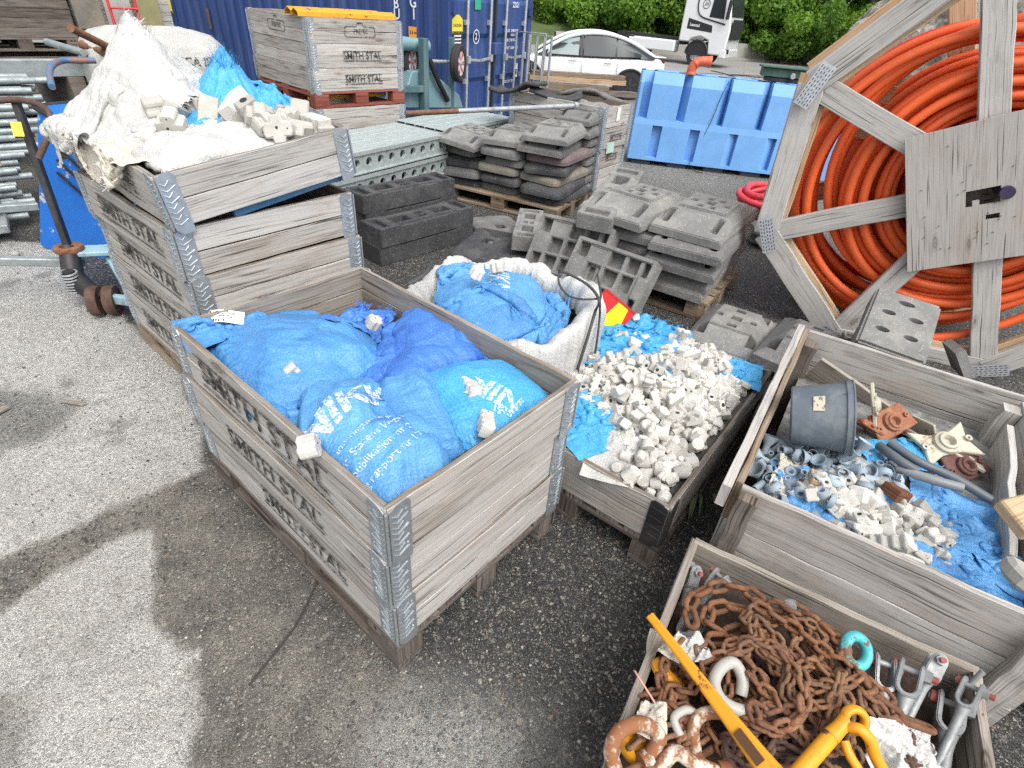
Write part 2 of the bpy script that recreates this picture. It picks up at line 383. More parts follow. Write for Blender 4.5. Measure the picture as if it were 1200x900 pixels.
def mat_asphalt():
    m=NT("asphalt_paving");co=m.tc.outputs['Object']
    at1=m.n('Attribute');at1.attribute_name="dry";dry=at1.outputs['Fac']
    at2=m.n('Attribute');at2.attribute_name="fines";fines=at2.outputs['Fac']
    wv=m.n('VectorMath',operation='ADD');m.l(co,wv.inputs[0]);ws=m.n('VectorMath',operation='SCALE');m.l(m.noise(co,45,2,.5,0,1),ws.inputs[0]);ws.inputs['Scale'].default_value=.007;m.l(ws.outputs[0],wv.inputs[1]);wc=wv.outputs[0]
    def stones(sc,keep,gap=.10):
        v=m.n('TexVoronoi',feature='F1');m.l(wc,v.inputs['Vector']);v.inputs['Scale'].default_value=sc
        e=m.n('TexVoronoi',feature='DISTANCE_TO_EDGE');m.l(wc,e.inputs['Vector']);e.inputs['Scale'].default_value=sc
        s=m.n('SeparateColor');m.l(v.outputs['Color'],s.inputs[0])
        dome=m.mapr(m.math('SUBTRACT',e.outputs['Distance'],m.math('MULTIPLY',s.outputs[2],.12)),gap*.4,gap*1.3,0,1);on=m.mapr(s.outputs[0],keep,keep+.03)
        return m.math('MULTIPLY',dome,on),s.outputs[1],s.outputs[2],dome
    a,ac,ah,ad=stones(78,.52);b,bc,bh,bd=stones(150,.40);c,cc,ch,cd=stones(300,.30)
    lg=m.noise(co,1.7,6,.6);md=m.noise(co,9,5,.65);sm_=m.noise(co,70,4,.7)
    wet=m.mix(m.mapr(md,.35,.65),(.025,.0255,.028),(.047,.047,.048))
    grey=m.mix(m.mapr(md,.3,.7),(.15,.139,.115),(.33,.308,.26))
    dryc=m.mix(m.mapr(lg,.35,.65),(.52,.51,.475),(.66,.65,.61))
    dryc=m.mix(m.mapr(sm_,.52,.7,0,.35),dryc,(.22,.21,.19))
    dryc=m.mix(m.mapr(md,.55,.72,0,.55),dryc,(.25,.24,.215))
    base=m.mix(fines,wet,grey);base=m.mix(dry,base,dryc)
    sc1=m.ramp(ac,[(0,(.06,.06,.062)),(.35,(.13,.125,.115)),(.65,(.25,.235,.195)),(.88,(.36,.33,.27)),(.955,(.42,.40,.35)),(.985,(.36,.17,.11)),(1,(.52,.51,.47))])
    sc2=m.ramp(bc,[(0,(.045,.045,.046)),(.4,(.11,.107,.10)),(.75,(.22,.21,.18)),(1,(.40,.38,.33))])
    sc3=m.ramp(cc,[(0,(.04,.04,.041)),(.5,(.12,.117,.108)),(1,(.36,.345,.30))])
    f=m.mapr(fines,0,1,1,.7);fd=m.mapr(dry,0,1,1,.5)
    k=m.math('MULTIPLY',f,fd);grit=m.voro(wc,420,out='Color');gs=m.n('SeparateColor');m.l(grit,gs.inputs[0])
    col=m.mix(m.math('MULTIPLY',c,m.mapr(dry,0,1,.75,.85)),base,m.mix(dry,sc3,m.ramp(cc,[(0,(.17,.165,.155)),(.3,(.34,.33,.31)),(.6,(.56,.55,.52)),(1,(.74,.73,.70))])))
    col=m.mix(m.math('MULTIPLY',b,m.math('MULTIPLY',k,.85)),col,sc2);col=m.mix(m.math('MULTIPLY',a,m.math('MULTIPLY',k,.95)),col,sc1)
    col=m.mix(m.math('MULTIPLY',fines,.25),col,(.27,.248,.205))
    hv=m.n('HueSaturation');m.l(col,hv.inputs['Color']);m.l(m.mapr(gs.outputs[1],0,1,.68,1.34),hv.inputs['Value']);col=hv.outputs[0]
    # small dark stones and pits in the dry part
    pit=m.voro(co,34);pc=m.n('SeparateColor');m.l(m.voro(co,34,out='Color'),pc.inputs[0])
    pt=m.math('MULTIPLY',m.math('MULTIPLY',m.mapr(pit,.12,.2,1,0),m.mapr(pc.outputs[0],.9,.92)),dry);col=m.mix(m.math('MULTIPLY',pt,.7),col,(.10,.095,.09))
    h=m.math('ADD',m.math('MULTIPLY',m.math('MULTIPLY',ad,ah),.9),m.math('ADD',m.math('MULTIPLY',bd,.5),m.math('MULTIPLY',cd,.25)))
    rough=m.math('SUBTRACT',m.mapr(dry,0,1,.62,.95),m.mapr(m.math('MULTIPLY',a,k),0,1,0,.12))
    return m.fin(col,rough,0,m.bump(h,.9,.006),spec=.35)
def make_ground():
    xs=np.unique(np.concatenate([np.linspace(-300,-6,16),np.linspace(-6,-1.2,20),np.arange(-1.2,3.2,.02),np.arange(3.2,9,.12),np.linspace(9,45,40),np.linspace(45,600,20)]))
    ys=np.unique(np.concatenate([np.linspace(-300,-6,16),np.linspace(-6,-1.6,20),np.arange(-1.6,4.6,.025),np.arange(4.6,10,.15),np.linspace(10,45,36),np.linspace(45,600,20)]))
    X,Y=np.meshgrid(xs,ys,indexing='ij');n,m=X.shape
    wob=(fbm2(X,Y,3,5,5)-.5);fin=(fbm2(X,Y,16,9,4)-.5)
    g=lambda px:[tuple(at(u,v)[:2]) for u,v in px]
    A=g([(-300,250),(60,285),(140,372),(200,420),(238,500),(236,546),(197,569),(131,600),(61,626),(0,648),(-300,720)])
    A2=g([(-60,452),(30,458),(96,476),(70,505),(36,520),(-60,540)])
    B=g([(-300,820),(0,715),(66,668),(150,622),(178,620),(180,718),(207,760),(238,756),(240,829),(213,900),(190,1000),(-300,1000)])
    B2=g([(-200,800),(-20,800),(18,820),(14,905),(-200,905)])
    Cp=g([(425,1000),(432,845),(470,818),(560,815),(640,850),(720,1000)])
    dry=np.zeros_like(X)
    def put(poly,w,val,wobk=.16):
        d=sdist(X,Y,poly)+wob*wobk+fin*wobk*.35
        return val/(1+np.exp(np.clip(d/w,-40,40)))
    dry=np.maximum(put(A,.006,1.,.14),put(B,.004,1.,.09));dry*=1-put(A2,.02,.6);dry*=1-put(B2,.02,.7)
    # worn speckle patch
    dry=np.maximum(dry,put(Cp,.04,.55))
    patch=fbm2(X,Y,5,31,5);dry*=1-.45*np.clip((patch-.63)*7,0,1)
    # the far yard is dry and pale
    cx,cy=CAM_C[0],CAM_C[1];far=np.clip((np.hypot(X-cx,Y-cy)-5.2)/2.5,0,1);dry=np.maximum(dry,far*(.10+.30*np.clip((fbm2(X,Y,.7,77,5)-.40)*3.,0,1)))
    road=np.clip((np.hypot(X-cx,Y-cy)-16)/4,0,1);dry=dry*(1-road)+road*.45
    mid=put(g([(-300,560),(250,540),(300,600),(430,745),(470,800),(400,905),(370,1000),(-300,1000)]),.05,1.,.2)
    fines=np.clip(mid*(.62+1.3*(fbm2(X,Y,9,55,6)-.44)),0,1);fines=np.maximum(fines,far*.6)
    Z=wob*.010*np.clip(1-far,0,1)-.004
    me=bpy.data.meshes.new("ground")
    V=np.stack([X,Y,Z],-1).reshape(-1,3)
    idx=np.arange(n*m).reshape(n,m);F=np.stack([idx[:-1,:-1],idx[1:,:-1],idx[1:,1:],idx[:-1,1:]],-1).reshape(-1,4)
    me.vertices.add(len(V));me.vertices.foreach_set("co",V.ravel());me.loops.add(F.size);me.loops.foreach_set("vertex_index",F.ravel())
    me.polygons.add(len(F));me.polygons.foreach_set("loop_start",np.arange(0,F.size,4));me.polygons.foreach_set("loop_total",np.full(len(F),4))
    me.update(calc_edges=True);smooth(me)
    for nm,a in (("dry",dry),("fines",fines)):
        at_=me.attributes.new(nm,'FLOAT','POINT');at_.data.foreach_set("value",a.ravel().astype(np.float32))
    me.materials.append(mat_asphalt())
    return tag(link("ground",me),kind='structure')
make_ground()

# ------------------------------------------------------------------ crates of pallet collars, pallets
def board_mesh(L,H,T,seed=0,mat=None,seg=10,warp=.0025,cham=.0018,name="board",inner=None):
    """board along +x, thickness y in [0,T], height z in [0,H]; long grain in uv"""
    r=random.Random(seed);b=MB();c=cham
    sec=[(c,0),(T-c,0),(T,c),(T,H-c),(T-c,H),(c,H),(0,H-c),(0,c)]
    ws=[(r.uniform(-1,1)*warp,r.uniform(-1,1)*warp*.8) for _ in range(seg+1)]
    cum=[0]
    for i in range(8):
        p,q=sec[i],sec[(i+1)%8];cum.append(cum[-1]+math.hypot(p[0]-q[0],p[1]-q[1]))
    vs=[];
    for i in range(seg+1):
        x=L*i/seg
        for k,(y,z) in enumerate(sec): vs.append((x+(r.uniform(-1,1)*.0015 if i in(0,seg) else 0),y+ws[i][0],z+ws[i][1]*(1 if k>3 and k<7 else .5)+(r.uniform(-1,1)*.0012 if c<z<H+1 else 0)))
    fs=[];uv=[]
    for i in range(seg):
        for k in range(8):
            k2=(k+1)%8;fs.append((i*8+k,(i+1)*8+k,(i+1)*8+k2,i*8+k2))
            x0,x1=L*i/seg,L*(i+1)/seg;uv.append([(x0,cum[k]),(x1,cum[k]),(x1,cum[k+1]),(x0,cum[k+1])])
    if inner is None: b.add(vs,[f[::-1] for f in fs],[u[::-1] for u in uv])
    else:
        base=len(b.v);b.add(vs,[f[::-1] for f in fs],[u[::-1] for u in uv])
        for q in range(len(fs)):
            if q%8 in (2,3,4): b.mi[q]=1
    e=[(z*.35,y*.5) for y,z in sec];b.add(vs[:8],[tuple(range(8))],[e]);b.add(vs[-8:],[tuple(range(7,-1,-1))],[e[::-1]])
    return b.mesh(name,mat if inner is None else [mat,inner])
_bc={}
def board_cached(L,H,T,mat,var,inner=None):
    k=(round(L,3),H,T,mat.name,var,inner is None)
    if k not in _bc: _bc[k]=board_mesh(L,H,T,seed=hash((round(L*1000),round(H*1000),var))%9999,mat=mat,inner=inner)
    return _bc[k]
_hc={}
def hinge_mesh(h,mat,plain=False):
    k=(h,mat.name)
    if k in _hc: return _hc[k]
    b=MB();w=.074;t=.0028;g=.007
    for side in (0,1):
        def P(a,z,o):   # a along the face from the corner, o proud of the face
            return (a,-o,z) if side==0 else (-o,a,z)
        # plate with a notched lower end
        out=[(g,-.004),(.028,-.026),(w-.004,-.026),(w,-.018),(w,h-.012),(w-.012,h+.002),(.03,h-.001),(g,h-.014)]
        vs=[P(a,z,t) for a,z in out]+[P(a,z,-.0005) for a,z in out];n=len(out)
        fs=[tuple(range(n)),tuple(range(2*n-1,n-1,-1))]+[(i,n+i,n+(i+1)%n,(i+1)%n) for i in range(n)]
        if side==1: fs=[f[::-1] for f in fs]
        b.add(vs,fs)
        z=.012
        i=0
        while z<h-.026 and not plain:
            wv=w-.010 if i%2==0 else w-.026
            pts=[(.014,z+.011),(.030,z),(wv,z+.016)]
            b.tube([P(a,zz,t+.0008) for a,zz in pts],.0021,5)
            z+=.021;i+=1
        if plain:
            for z in (.03,.075,.12,.165): b.tube([P(.012,z,t),P(w-.006,z+.004,t)],.0022,5)
        for z in (.035,.1,.165):
            c=Vector(P(w-.014,z,t));d=Vector(P(0,0,1))-Vector(P(0,0,0));b.cyl(c,c+d*.0022,.0045,8)
    b.cyl((-.001,-.001,-.004),(-.001,-.001,h-.012),.0042,8)
    me=b.mesh("hinge",mat,40);_hc[k]=me;return me

def collar(parent,Lx,Ly,h,wood,hinge_mat,bars=2,T=.02,loc=(0,0,0),rz=0,tilt=(0,0),gap=0.004,seed=0,letters=(),hinges=True,ink=None,skip=(),plain=False):
    """one folding pallet collar: four sides of one or two boards, hinge at each corner"""
    r=random.Random(seed)
    c=empty("collar",loc,parent=parent,rot=(tilt[0],tilt[1],rz))
    bh=(h-gap*bars)/bars;e=.008
    sides=[((e,0,0),0,Lx-2*e),((Lx,e,0),math.pi/2,Ly-2*e),((Lx-e,Ly,0),math.pi,Lx-2*e),((0,Ly-e,0),-math.pi/2,Ly-2*e)]
    for si,(p,a,L) in enumerate(sides):
        if si in skip: continue
        for k in range(bars):
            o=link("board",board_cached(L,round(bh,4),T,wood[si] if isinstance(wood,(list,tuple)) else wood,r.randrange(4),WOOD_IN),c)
            o.location=(p[0]+r.uniform(-.001,.001),p[1]+r.uniform(-.001,.001),k*(bh+gap)+r.uniform(0,gap*.5));o.rotation_euler=(0,0,a)
    if hinges:
        for ci,(x,y,a) in enumerate(((0,0,0),(Lx,0,math.pi/2),(Lx,Ly,math.pi),(0,Ly,-math.pi/2))):
            hm=hinge_mat[ci] if isinstance(hinge_mat,(list,tuple)) else hinge_mat
            if hm is None: continue
            link("hinge",hinge_mesh(round(h,3),hm,plain),c,(x,y,0),(0,0,a))
    for side,txt,size,ctr,xs in letters:
        p,a,L=sides[side]
        M=Matrix.Translation(p)@Matrix.Rotation(a,4,'Z')
        hh=size
        lo=link("stencil_lettering",text_mesh(txt,hh,ink or INK,0,hh*.018,xs),c)
        ML=M@Matrix.Translation((ctr,-.0042,h*.5))@Matrix.Rotation(math.pi/2,4,'X');lo.matrix_local=ML
        wd=max(v.co.x for v in lo.data.vertices)*1.02
        for zz in (.46*hh,-.5*hh):
            b=MB();b.add([(-wd,zz-.004,0),(wd,zz-.004,0),(wd,zz+.004,0),(-wd,zz+.004,0)],[(0,1,2,3)])
            if not txt.startswith("SMITH"): continue
            bo=b.build("stencil_bar",ink or INK,c);bo.matrix_local=ML
    return c
def pallet(loc,rz,Lx,Ly,label,mat=WOOD_PAL,group="timber pallets",seed=0,longx=True,top=True):
    """euro pallet: Lx along local x is the board direction when longx"""
    r=random.Random(seed);p=empty("pallet",loc,rz,label,"pallet",group)
    if not longx:
        inner=empty("pallet_frame",parent=p);inner.rotation_euler=(0,0,math.pi/2);inner.location=(Lx,0,0);L,W=Ly,Lx;q=inner
    else: L,W,q=Lx,Ly,p
    tgt=p
    def put(name,me,x,y,z,rot=0):
        o=link(name,me,tgt)
        M=Matrix.Translation((x,y,z))@Matrix.Rotation(rot,4,'Z')
        if not longx: M=Matrix.Translation((Lx,0,0))@Matrix.Rotation(math.pi/2,4,'Z')@M
        o.matrix_local=M
    if not longx: bpy.data.objects.remove(inner)
    fb=lambda L_,W_,T_,v:board_cached_flat(L_,W_,T_,mat,v)
    for i in range(3):
        y=(W-.1)*i/2
        put("bottom_board",fb(L,.1,.022,r.randrange(3)),0,y,0)
        for j in range(3): put("block",fb(.145,.1,.078,3+r.randrange(2)),(L-.145)*j/2,y,.022)
    for j in range(3): put("cross_board",fb(W,.145,.022,r.randrange(3)),(L-.145)*j/2+.145,0,.1,math.pi/2)
    if top:
        for i,y in enumerate((0,.1675,.335*W/.8,.5275*W/.8,W-.145)):
            put("deck_board",fb(L,.145 if i in (0,4) or i==2 else .1,.022,r.randrange(3)),0,y if i<4 else W-.145,.122)
    return p
_fc={}
def board_cached_flat(L,W,T,mat,var):
    k=(round(L,3),W,T,mat.name,var)
    if k not in _fc:
        me=board_mesh(L,T,W,seed=var+int(L*100),mat=mat,seg=6,warp=.0015,cham=.0025)
        # uv v runs over the wide face already
        _fc[k]=me
    return _fc[k]
SM="SMITH STAL"
GREY_SIDES=[WOOD]*4
# front crate of blue sacks
pallet((0,0,0),0,.8,1.2,"brown pallet under the crate of blue sacks, on the bare asphalt",WOOD_DARK,seed=1,longx=False)
crF=empty("wooden_crate",(0,0,.144),0,"weathered grey crate three collars high filled with blue sacks, nearest the bare asphalt","crate","pallet collar crates")
for k in range(3):
    collar(crF,.8,1.2,.2,WOOD,GALV,loc=((.004,-.003,.003)[k]-0.0,(0,.004,-.002)[k],k*.2),rz=(0,.004,-.003)[k],seed=10+k,letters=[(3,SM,(.085,.095,.125)[k],(.70,.60,.56)[k],(1.1,1.12,1.15)[k])])
# tall crate
pallet((.2,1.5,0),0,.8,1.05,"grey pallet under the tall crate with white sacks",seed=2,longx=False)
crT=empty("wooden_crate",(.2,1.5,.144),0,"tall grey crate with a gap below its tilted top collar, heaped with white torn sacks","crate","pallet collar crates")
for k in range(5):
    tl=(0,0,0,-.01,-.12)[k]
    collar(crT,.82,(1.05 if k<4 else 1.12),.2,WOOD,[GALV,BLACK_STEEL if k==9 else GALV,GALV,GALV],loc=((0,.006,.004,-.006,.0)[k],(0,.004,0,.006,-.012)[k],k*.2+(0,0,0,0,.008)[k]),rz=(0,.006,-.004,.008,-.02)[k],tilt=(0,tl),seed=30+k,letters=[(3,SM,.10,.56,1.25)],ink=INK if k<4 else INK_FAINT)
# spacer crate
dS=math.atan2(.06,1.2)
pallet((.9,-.4,0),dS,1.2,.8,"dark damp pallet with a green corner under the crate of loose concrete spacers",WOOD_DARK,seed=3)
crS=empty("wooden_crate",(.9,-.4,.144),dS,"low single collar crate with black corner hinges full of loose off-white spacers","crate","pallet collar crates")
collar(crS,1.2,.8,.2,[WOOD,WOOD_IN,WOOD,WOOD],[BLACK_STEEL,BLACK_STEEL,None,None],bars=1,seed=50,plain=True)
# chain crate
aC=math.atan2(-.18,-.98)
pallet((.85,-.51,0),aC,1.2,.81,"weathered pallet under the crate of rusty chains",seed=4)
crC=empty("wooden_crate",(.85,-.51,.144),aC,"low grey crate in the bottom right corner filled with rusty chains","crate","pallet collar crates")
collar(crC,1.2,.81,.2,WOOD,None,bars=1,T=.024,seed=60,hinges=False)
# crate with bucket
aR=math.atan2(-.99,.16)
aRx=math.atan2(.13,.99)
crR=empty("wooden_crate",(.95,-.55,.02),aRx-math.pi/2,"wide grey plank crate with a black bucket and plastic fittings inside","crate","pallet collar crates")
# ------------------------------------------------------------------ small cloth solver for sacks and sheets
class HF:
    """height map that sacks and sheets settle on"""
    def __init__(s,x0,y0,x1,y1,base,res=.012):
        s.x0,s.y0,s.res=x0,y0,res;s.n=int((x1-x0)/res)+1;s.m=int((y1-y0)/res)+1
        xx,yy=np.meshgrid(x0+np.arange(s.n)*res,y0+np.arange(s.m)*res,indexing='ij')
        s.X,s.Y=xx,yy;s.H=base(xx,yy) if callable(base) else np.full(xx.shape,float(base))
    def at(s,x,y):
        i=np.clip(((x-s.x0)/s.res+.5).astype(int),0,s.n-1);j=np.clip(((y-s.y0)/s.res+.5).astype(int),0,s.m-1);return s.H[i,j]
    def stamp(s,P):
        """raise the map to the point grid P (n,m,3)"""
        for f in range(2):
            Q=np.empty((P.shape[0]*2-1,P.shape[1]*2-1,3));Q[::2,::2]=P;Q[1::2,::2]=(P[1:]+P[:-1])/2;Q[::2,1::2]=(P[:,1:]+P[:,:-1])/2;Q[1::2,1::2]=(P[1:,1:]+P[:-1,:-1])/2;P=Q
        i=((P[...,0]-s.x0)/s.res+.5).astype(int);j=((P[...,1]-s.y0)/s.res+.5).astype(int);ok=(i>=0)&(i<s.n)&(j>=0)&(j<s.m)
        np.maximum.at(s.H,(i[ok],j[ok]),P[...,2][ok])
def cloth(n,m,w,l,M,hf=None,layers=1,vol=0.0,steps=240,seed=0,crumple=.03,grav=9.8,clampbox=None,shrink=1.0,seam=.93,bend=.25,init=None,press=60.,lump=0.0,pins=None):
    """sheet (layers=1) or sewn sack (layers=2) of n x m points, w x l metres, placed by matrix M and settled on hf"""
    rs=np.random.RandomState(seed);ids=np.arange(n*m).reshape(n,m);N=n*m;I=[ids]
    if layers==2:
        b=ids.copy();inner=np.arange((n-2)*(m-2)).reshape(n-2,m-2)+N;b[1:-1,1:-1]=inner;N+=(n-2)*(m-2);I.append(b)
    dx,dy=w/(n-1),l/(m-1)
    X=np.zeros((N,3));gu,gv=np.meshgrid(np.linspace(-w/2,w/2,n),np.linspace(-l/2,l/2,m),indexing='ij')
    for k,g in enumerate(I):
        z=(.012+.02*(1-(2*gu/w)**2)*(1-(2*gv/l)**2))*(1 if k==0 else -1) if layers==2 else 0*gu
        nz=(fbm2(gu+3,gv+5,9,seed*3+k+1,3)-.5)*crumple
        X[g.ravel()]=np.stack([gu*shrink,gv*shrink,z+nz],-1).reshape(-1,3)
    X[:,:2]+=rs.randn(N,2)*.001
    if init is not None: X=init(X,gu,gv)
    Mn=np.array(M);X=X@Mn[:3,:3].T+Mn[:3,3]
    fam=[]
    jit=lambda k:1+rs.uniform(-.03,.03,k)
    for g in I:
        def add(a,b,r,s): 
            if a.size: fam.append((a.ravel(),b.ravel(),(r*jit(a.size)),s))
        for p in (0,1):
            add(g[p:-1:2],g[p+1::2],dx,1.);add(g[:,p:-1:2],g[:,p+1::2],dy,1.)
            d=math.hypot(dx,dy);add(g[p:-1:2,:-1],g[p+1::2,1:],d,.5);add(g[p:-1:2,1:],g[p+1::2,:-1],d,.5)
        for p in (0,1,2,3):
            add(np.concatenate([g[i] for i in range(p,n-2,4)]) if p<n-2 else g[:0],np.concatenate([g[i+2] for i in range(p,n-2,4)]) if p<n-2 else g[:0],2*dx,bend*.15)
            add(np.concatenate([g[:,i] for i in range(p,m-2,4)]) if p<m-2 else g[:0],np.concatenate([g[:,i+2] for i in range(p,m-2,4)]) if p<m-2 else g[:0],2*dy,bend*.15)
    if layers==2 and seam!=1:
        edge=np.zeros(N,bool);edge[ids[0]]=edge[ids[-1]]=edge[ids[:,0]]=edge[ids[:,-1]]=True
        for q,(a,b,r,s) in enumerate(fam): fam[q]=(a,b,np.where(edge[a]&edge[b],r*seam,r),s)
    V=np.zeros_like(X);dt=1/90.
    pin=None
    if pins is not None: pin=pins(ids);pinX=X[pin].copy()
    for st in range(steps):
        F=np.zeros_like(X);F[:,2]-=grav
        if layers==2 and vol>0:
            vv=0.
            for k,g in enumerate(I):
                P=X[g];a=P[1:,:-1]-P[:-1,1:];b=P[1:,1:]-P[:-1,:-1];nn=np.cross(b,a)*(.5 if k==0 else -.5)
                c=(P[1:,:-1]+P[:-1,1:]+P[1:,1:]+P[:-1,:-1])/4
                vv+=-(c*nn).sum()/3
                if st%1==0:
                    G=np.zeros((n,m,3));
                    for sl in ((slice(0,-1),slice(0,-1)),(slice(1,None),slice(0,-1)),(slice(0,-1),slice(1,None)),(slice(1,None),slice(1,None))): G[sl]+=-nn/4
                    fam_p=G.reshape(-1,3)
                    if k==0: G0=fam_p
                    else: G1=fam_p
            vv=abs(vv);pr_=press*max(-1.,min(3.,(vol-vv)/vol))/(dx*dy)
            sg=1. 
            tmp=np.zeros_like(X);np.add.at(tmp,I[0].ravel(),G0);np.add.at(tmp,I[1].ravel(),G1);F+=tmp*pr_*sg
        V=(V+F*dt)*.94;sp=np.linalg.norm(V,axis=1,keepdims=True);V*=np.minimum(1,2.2/np.maximum(sp,1e-9))
        Xo=X.copy();X=X+V*dt
        for it in range(2):
            for a,b,r,s in fam:
                d=X[b]-X[a];L=np.sqrt((d*d).sum(1))+1e-9;k=(s*.5*(1-r/L))
                if s<.2: k=np.where(L<r*.8,k,np.maximum(k,0)*0+k*.6)
                d*=k[:,None];X[a]+=d;X[b]-=d
        if pin is not None: X[pin]=pinX
        if clampbox is not None:
            x0,y0,x1,y1,zt=clampbox;lo=X[:,2]<zt
            X[:,0]=np.where(lo,np.clip(X[:,0],x0,x1),X[:,0]);X[:,1]=np.where(lo,np.clip(X[:,1],y0,y1),X[:,1])
        if hf is not None:
            h=hf.at(X[:,0],X[:,1])+.004;c=X[:,2]<h
            X[c,2]=h[c];X[c,:2]=Xo[c,:2]+(X[c,:2]-Xo[c,:2])*.35
        V=(X-Xo)/dt
    if lump:
        pass
    return [X[g] for g in I]
def up3(P,k=3):
    """Catmull-Rom refinement of a point grid"""
    for ax in (0,1):
        P=np.moveaxis(P,ax,0);E=np.concatenate([2*P[:1]-P[1:2],P,2*P[-1:]-P[-2:-1]]);n=len(P);out=[]
        for q in range(k):
            t=q/k;p0,p1,p2,p3=E[:-3],E[1:-2],E[2:-1],E[3:]
            out.append(.5*(2*p1+(p2-p0)*t+(2*p0-5*p1+4*p2-p3)*t*t+(3*p1-p0-3*p2+p3)*t**3))
        O=np.stack(out,1).reshape((-1,)+P.shape[1:]);P=np.moveaxis(np.concatenate([O,P[-1:]]),0,ax)
    return P
def gnorm(P):
    n=np.cross(np.gradient(P,axis=0),np.gradient(P,axis=1));return n/(np.linalg.norm(n,axis=2,keepdims=True)+1e-9)
def grids_mesh(name,grids,mat,w,l,lump=0.0,lumps=14.,seed=0,wrinkle=.004,wdir=.5,k=3):
    """refined mesh from one or two point grids that share their rim, with fine creases in the cloth's own frame"""
    G=[up3(g,k) for g in grids];n,m=G[0].shape[:2];U,V=np.meshgrid(np.linspace(0,w,n),np.linspace(0,l,m),indexing='ij')
    rim=np.minimum(np.minimum(U,w-U),np.minimum(V,l-V));rim=np.clip(rim/.03,0,1) if len(G)==2 else 1.
    for q,P in enumerate(G):
        N_=gnorm(P)*(1 if q==0 else -1);h=0
        wx=U+.05*(fbm2(U,V,7,seed+5,2)-.5);wy=V+.05*(fbm2(U,V,7,seed+8,2)-.5)
        for fx,fy,a,th in ((4,30,.30,.05),(1.6,9,1.25,0.),(7,48,.14,-.2),(2.0,13,.9,.3),(2.2,11,.7,1.25),(1.3,6,.9,-.5)):
            c_,s_=math.cos(th+seed),math.sin(th+seed);wa,wb=wx*c_-wy*s_,wx*s_+wy*c_
            r=fbm2(wa*fx/20+q*3,wb*fy/20,20,seed*7+int(fx*3)+q,2);mk=np.clip((fbm2(U+q,V,4.5,seed+int(fy),2)-.32)*4,.1,1)
            h=h+a*mk*(1-np.abs(2*r-1)*(2.6 if fx<14 else 2.2)).clip(-.45,1)
        act=np.clip((fbm2(U,V,5,seed+77,3)-.34)*4,0.15,1)
        d=h*wrinkle*act*rim
        if lump: d=d+lump*(fbm2(P[...,0]+9,P[...,1]+9,lumps,seed+3,2)-.5)*2*rim
        G[q]=P+N_*d[...,None]
    ids=np.arange(n*m).reshape(n,m);VV=[G[0].reshape(-1,3)];F=[ids]
    if len(G)==2:
        b=ids.copy();b[1:-1,1:-1]=np.arange((n-2)*(m-2)).reshape(n-2,m-2)+n*m;VV.append(G[1][1:-1,1:-1].reshape(-1,3));F.append(b)
    VV=np.concatenate(VV);faces=[];uvs=[];uv=np.stack([U,V],-1)
    for q,ix in enumerate(F):
        f=np.stack([ix[:-1,:-1],ix[1:,:-1],ix[1:,1:],ix[:-1,1:]],-1).reshape(-1,4);t=np.stack([uv[:-1,:-1],uv[1:,:-1],uv[1:,1:],uv[:-1,1:]],2).reshape(-1,4,2)
        if q==1: f=f[:,::-1];t=t[:,::-1]
        faces.append(f);uvs.append(t)
    f=np.concatenate(faces);t=np.concatenate(uvs);me=bpy.data.meshes.new(name)
    me.vertices.add(len(VV));me.vertices.foreach_set("co",VV.ravel());me.loops.add(f.size);me.loops.foreach_set("vertex_index",f.ravel().astype(np.int32))
    me.polygons.add(len(f));me.polygons.foreach_set("loop_start",np.arange(0,f.size,4));me.polygons.foreach_set("loop_total",np.full(len(f),4))
    me.update(calc_edges=True);smooth(me);ul=me.uv_layers.new(name="UVMap");ul.data.foreach_set("uv",t.ravel());me.materials.append(mat)
    grids[:]=G
    return me
def cloth_obj(name,grids,mat,w,l,parent=None,lump=0.0,seed=0,thick=None,lumps=14.,wrinkle=.005,k=3):
    o=link(name,grids_mesh(name,grids,mat,w,l,lump,lumps,seed,wrinkle,k=k),parent)
    if thick:
        s=o.modifiers.new("thickness",'SOLIDIFY');s.thickness=thick;s.offset=0
    return o
def grid_point(g,u,v):
    n,m=g.shape[:2];a=min(max(u,0),.9999)*(n-1);b=min(max(v,0),.9999)*(m-1);i,j=int(a),int(b);fa,fb=a-i,b-j
    p=(g[i,j]*(1-fa)+g[i+1,j]*fa)*(1-fb)+(g[i,j+1]*(1-fa)+g[i+1,j+1]*fa)*fb
    t=g[i+1,j]-g[i,j];s=g[i,j+1]-g[i,j];n_=np.cross(t,s);n_/=np.linalg.norm(n_)+1e-9
    return p,n_
def near_uv(g,P):
    d=((g-np.array(P))**2).sum(2);i,j=np.unravel_index(d.argmin(),d.shape);return i/(g.shape[0]-1),j/(g.shape[1]-1)
def print_on(parent,g,w,l,txt,size,u,v,ang,mat,bold=.02,off=.0035,xs=1.,shear=0.,name="printed_lettering",flip=1):
    """lettering that follows the sack's own surface"""
    me=text_mesh(txt,size,mat,0,size*bold,xs,name,shear=shear)
    bm=bmesh.new();bm.from_mesh(me);bmesh.ops.triangulate(bm,faces=bm.faces[:])
    for _ in range(3):
        es=[e for e in bm.edges if e.calc_length()>.014]
        if not es: break
        bmesh.ops.subdivide_edges(bm,edges=es,cuts=1,use_grid_fill=False);bmesh.ops.triangulate(bm,faces=[f for f in bm.faces if len(f.verts)>3])
    c,s=math.cos(ang),math.sin(ang)
    for q in bm.verts:
        x=q.co.x*c-q.co.y*s;y=q.co.x*s+q.co.y*c
        p,nn=grid_point(g,u+x/w,v+y/l)
        if nn@ (CAM_C-p)<0 and flip: pass
        q.co=Vector(p+nn*off*(1 if nn[2]>0 else -1))
    bm.to_mesh(me);bm.free()
    return link(name,me,parent)
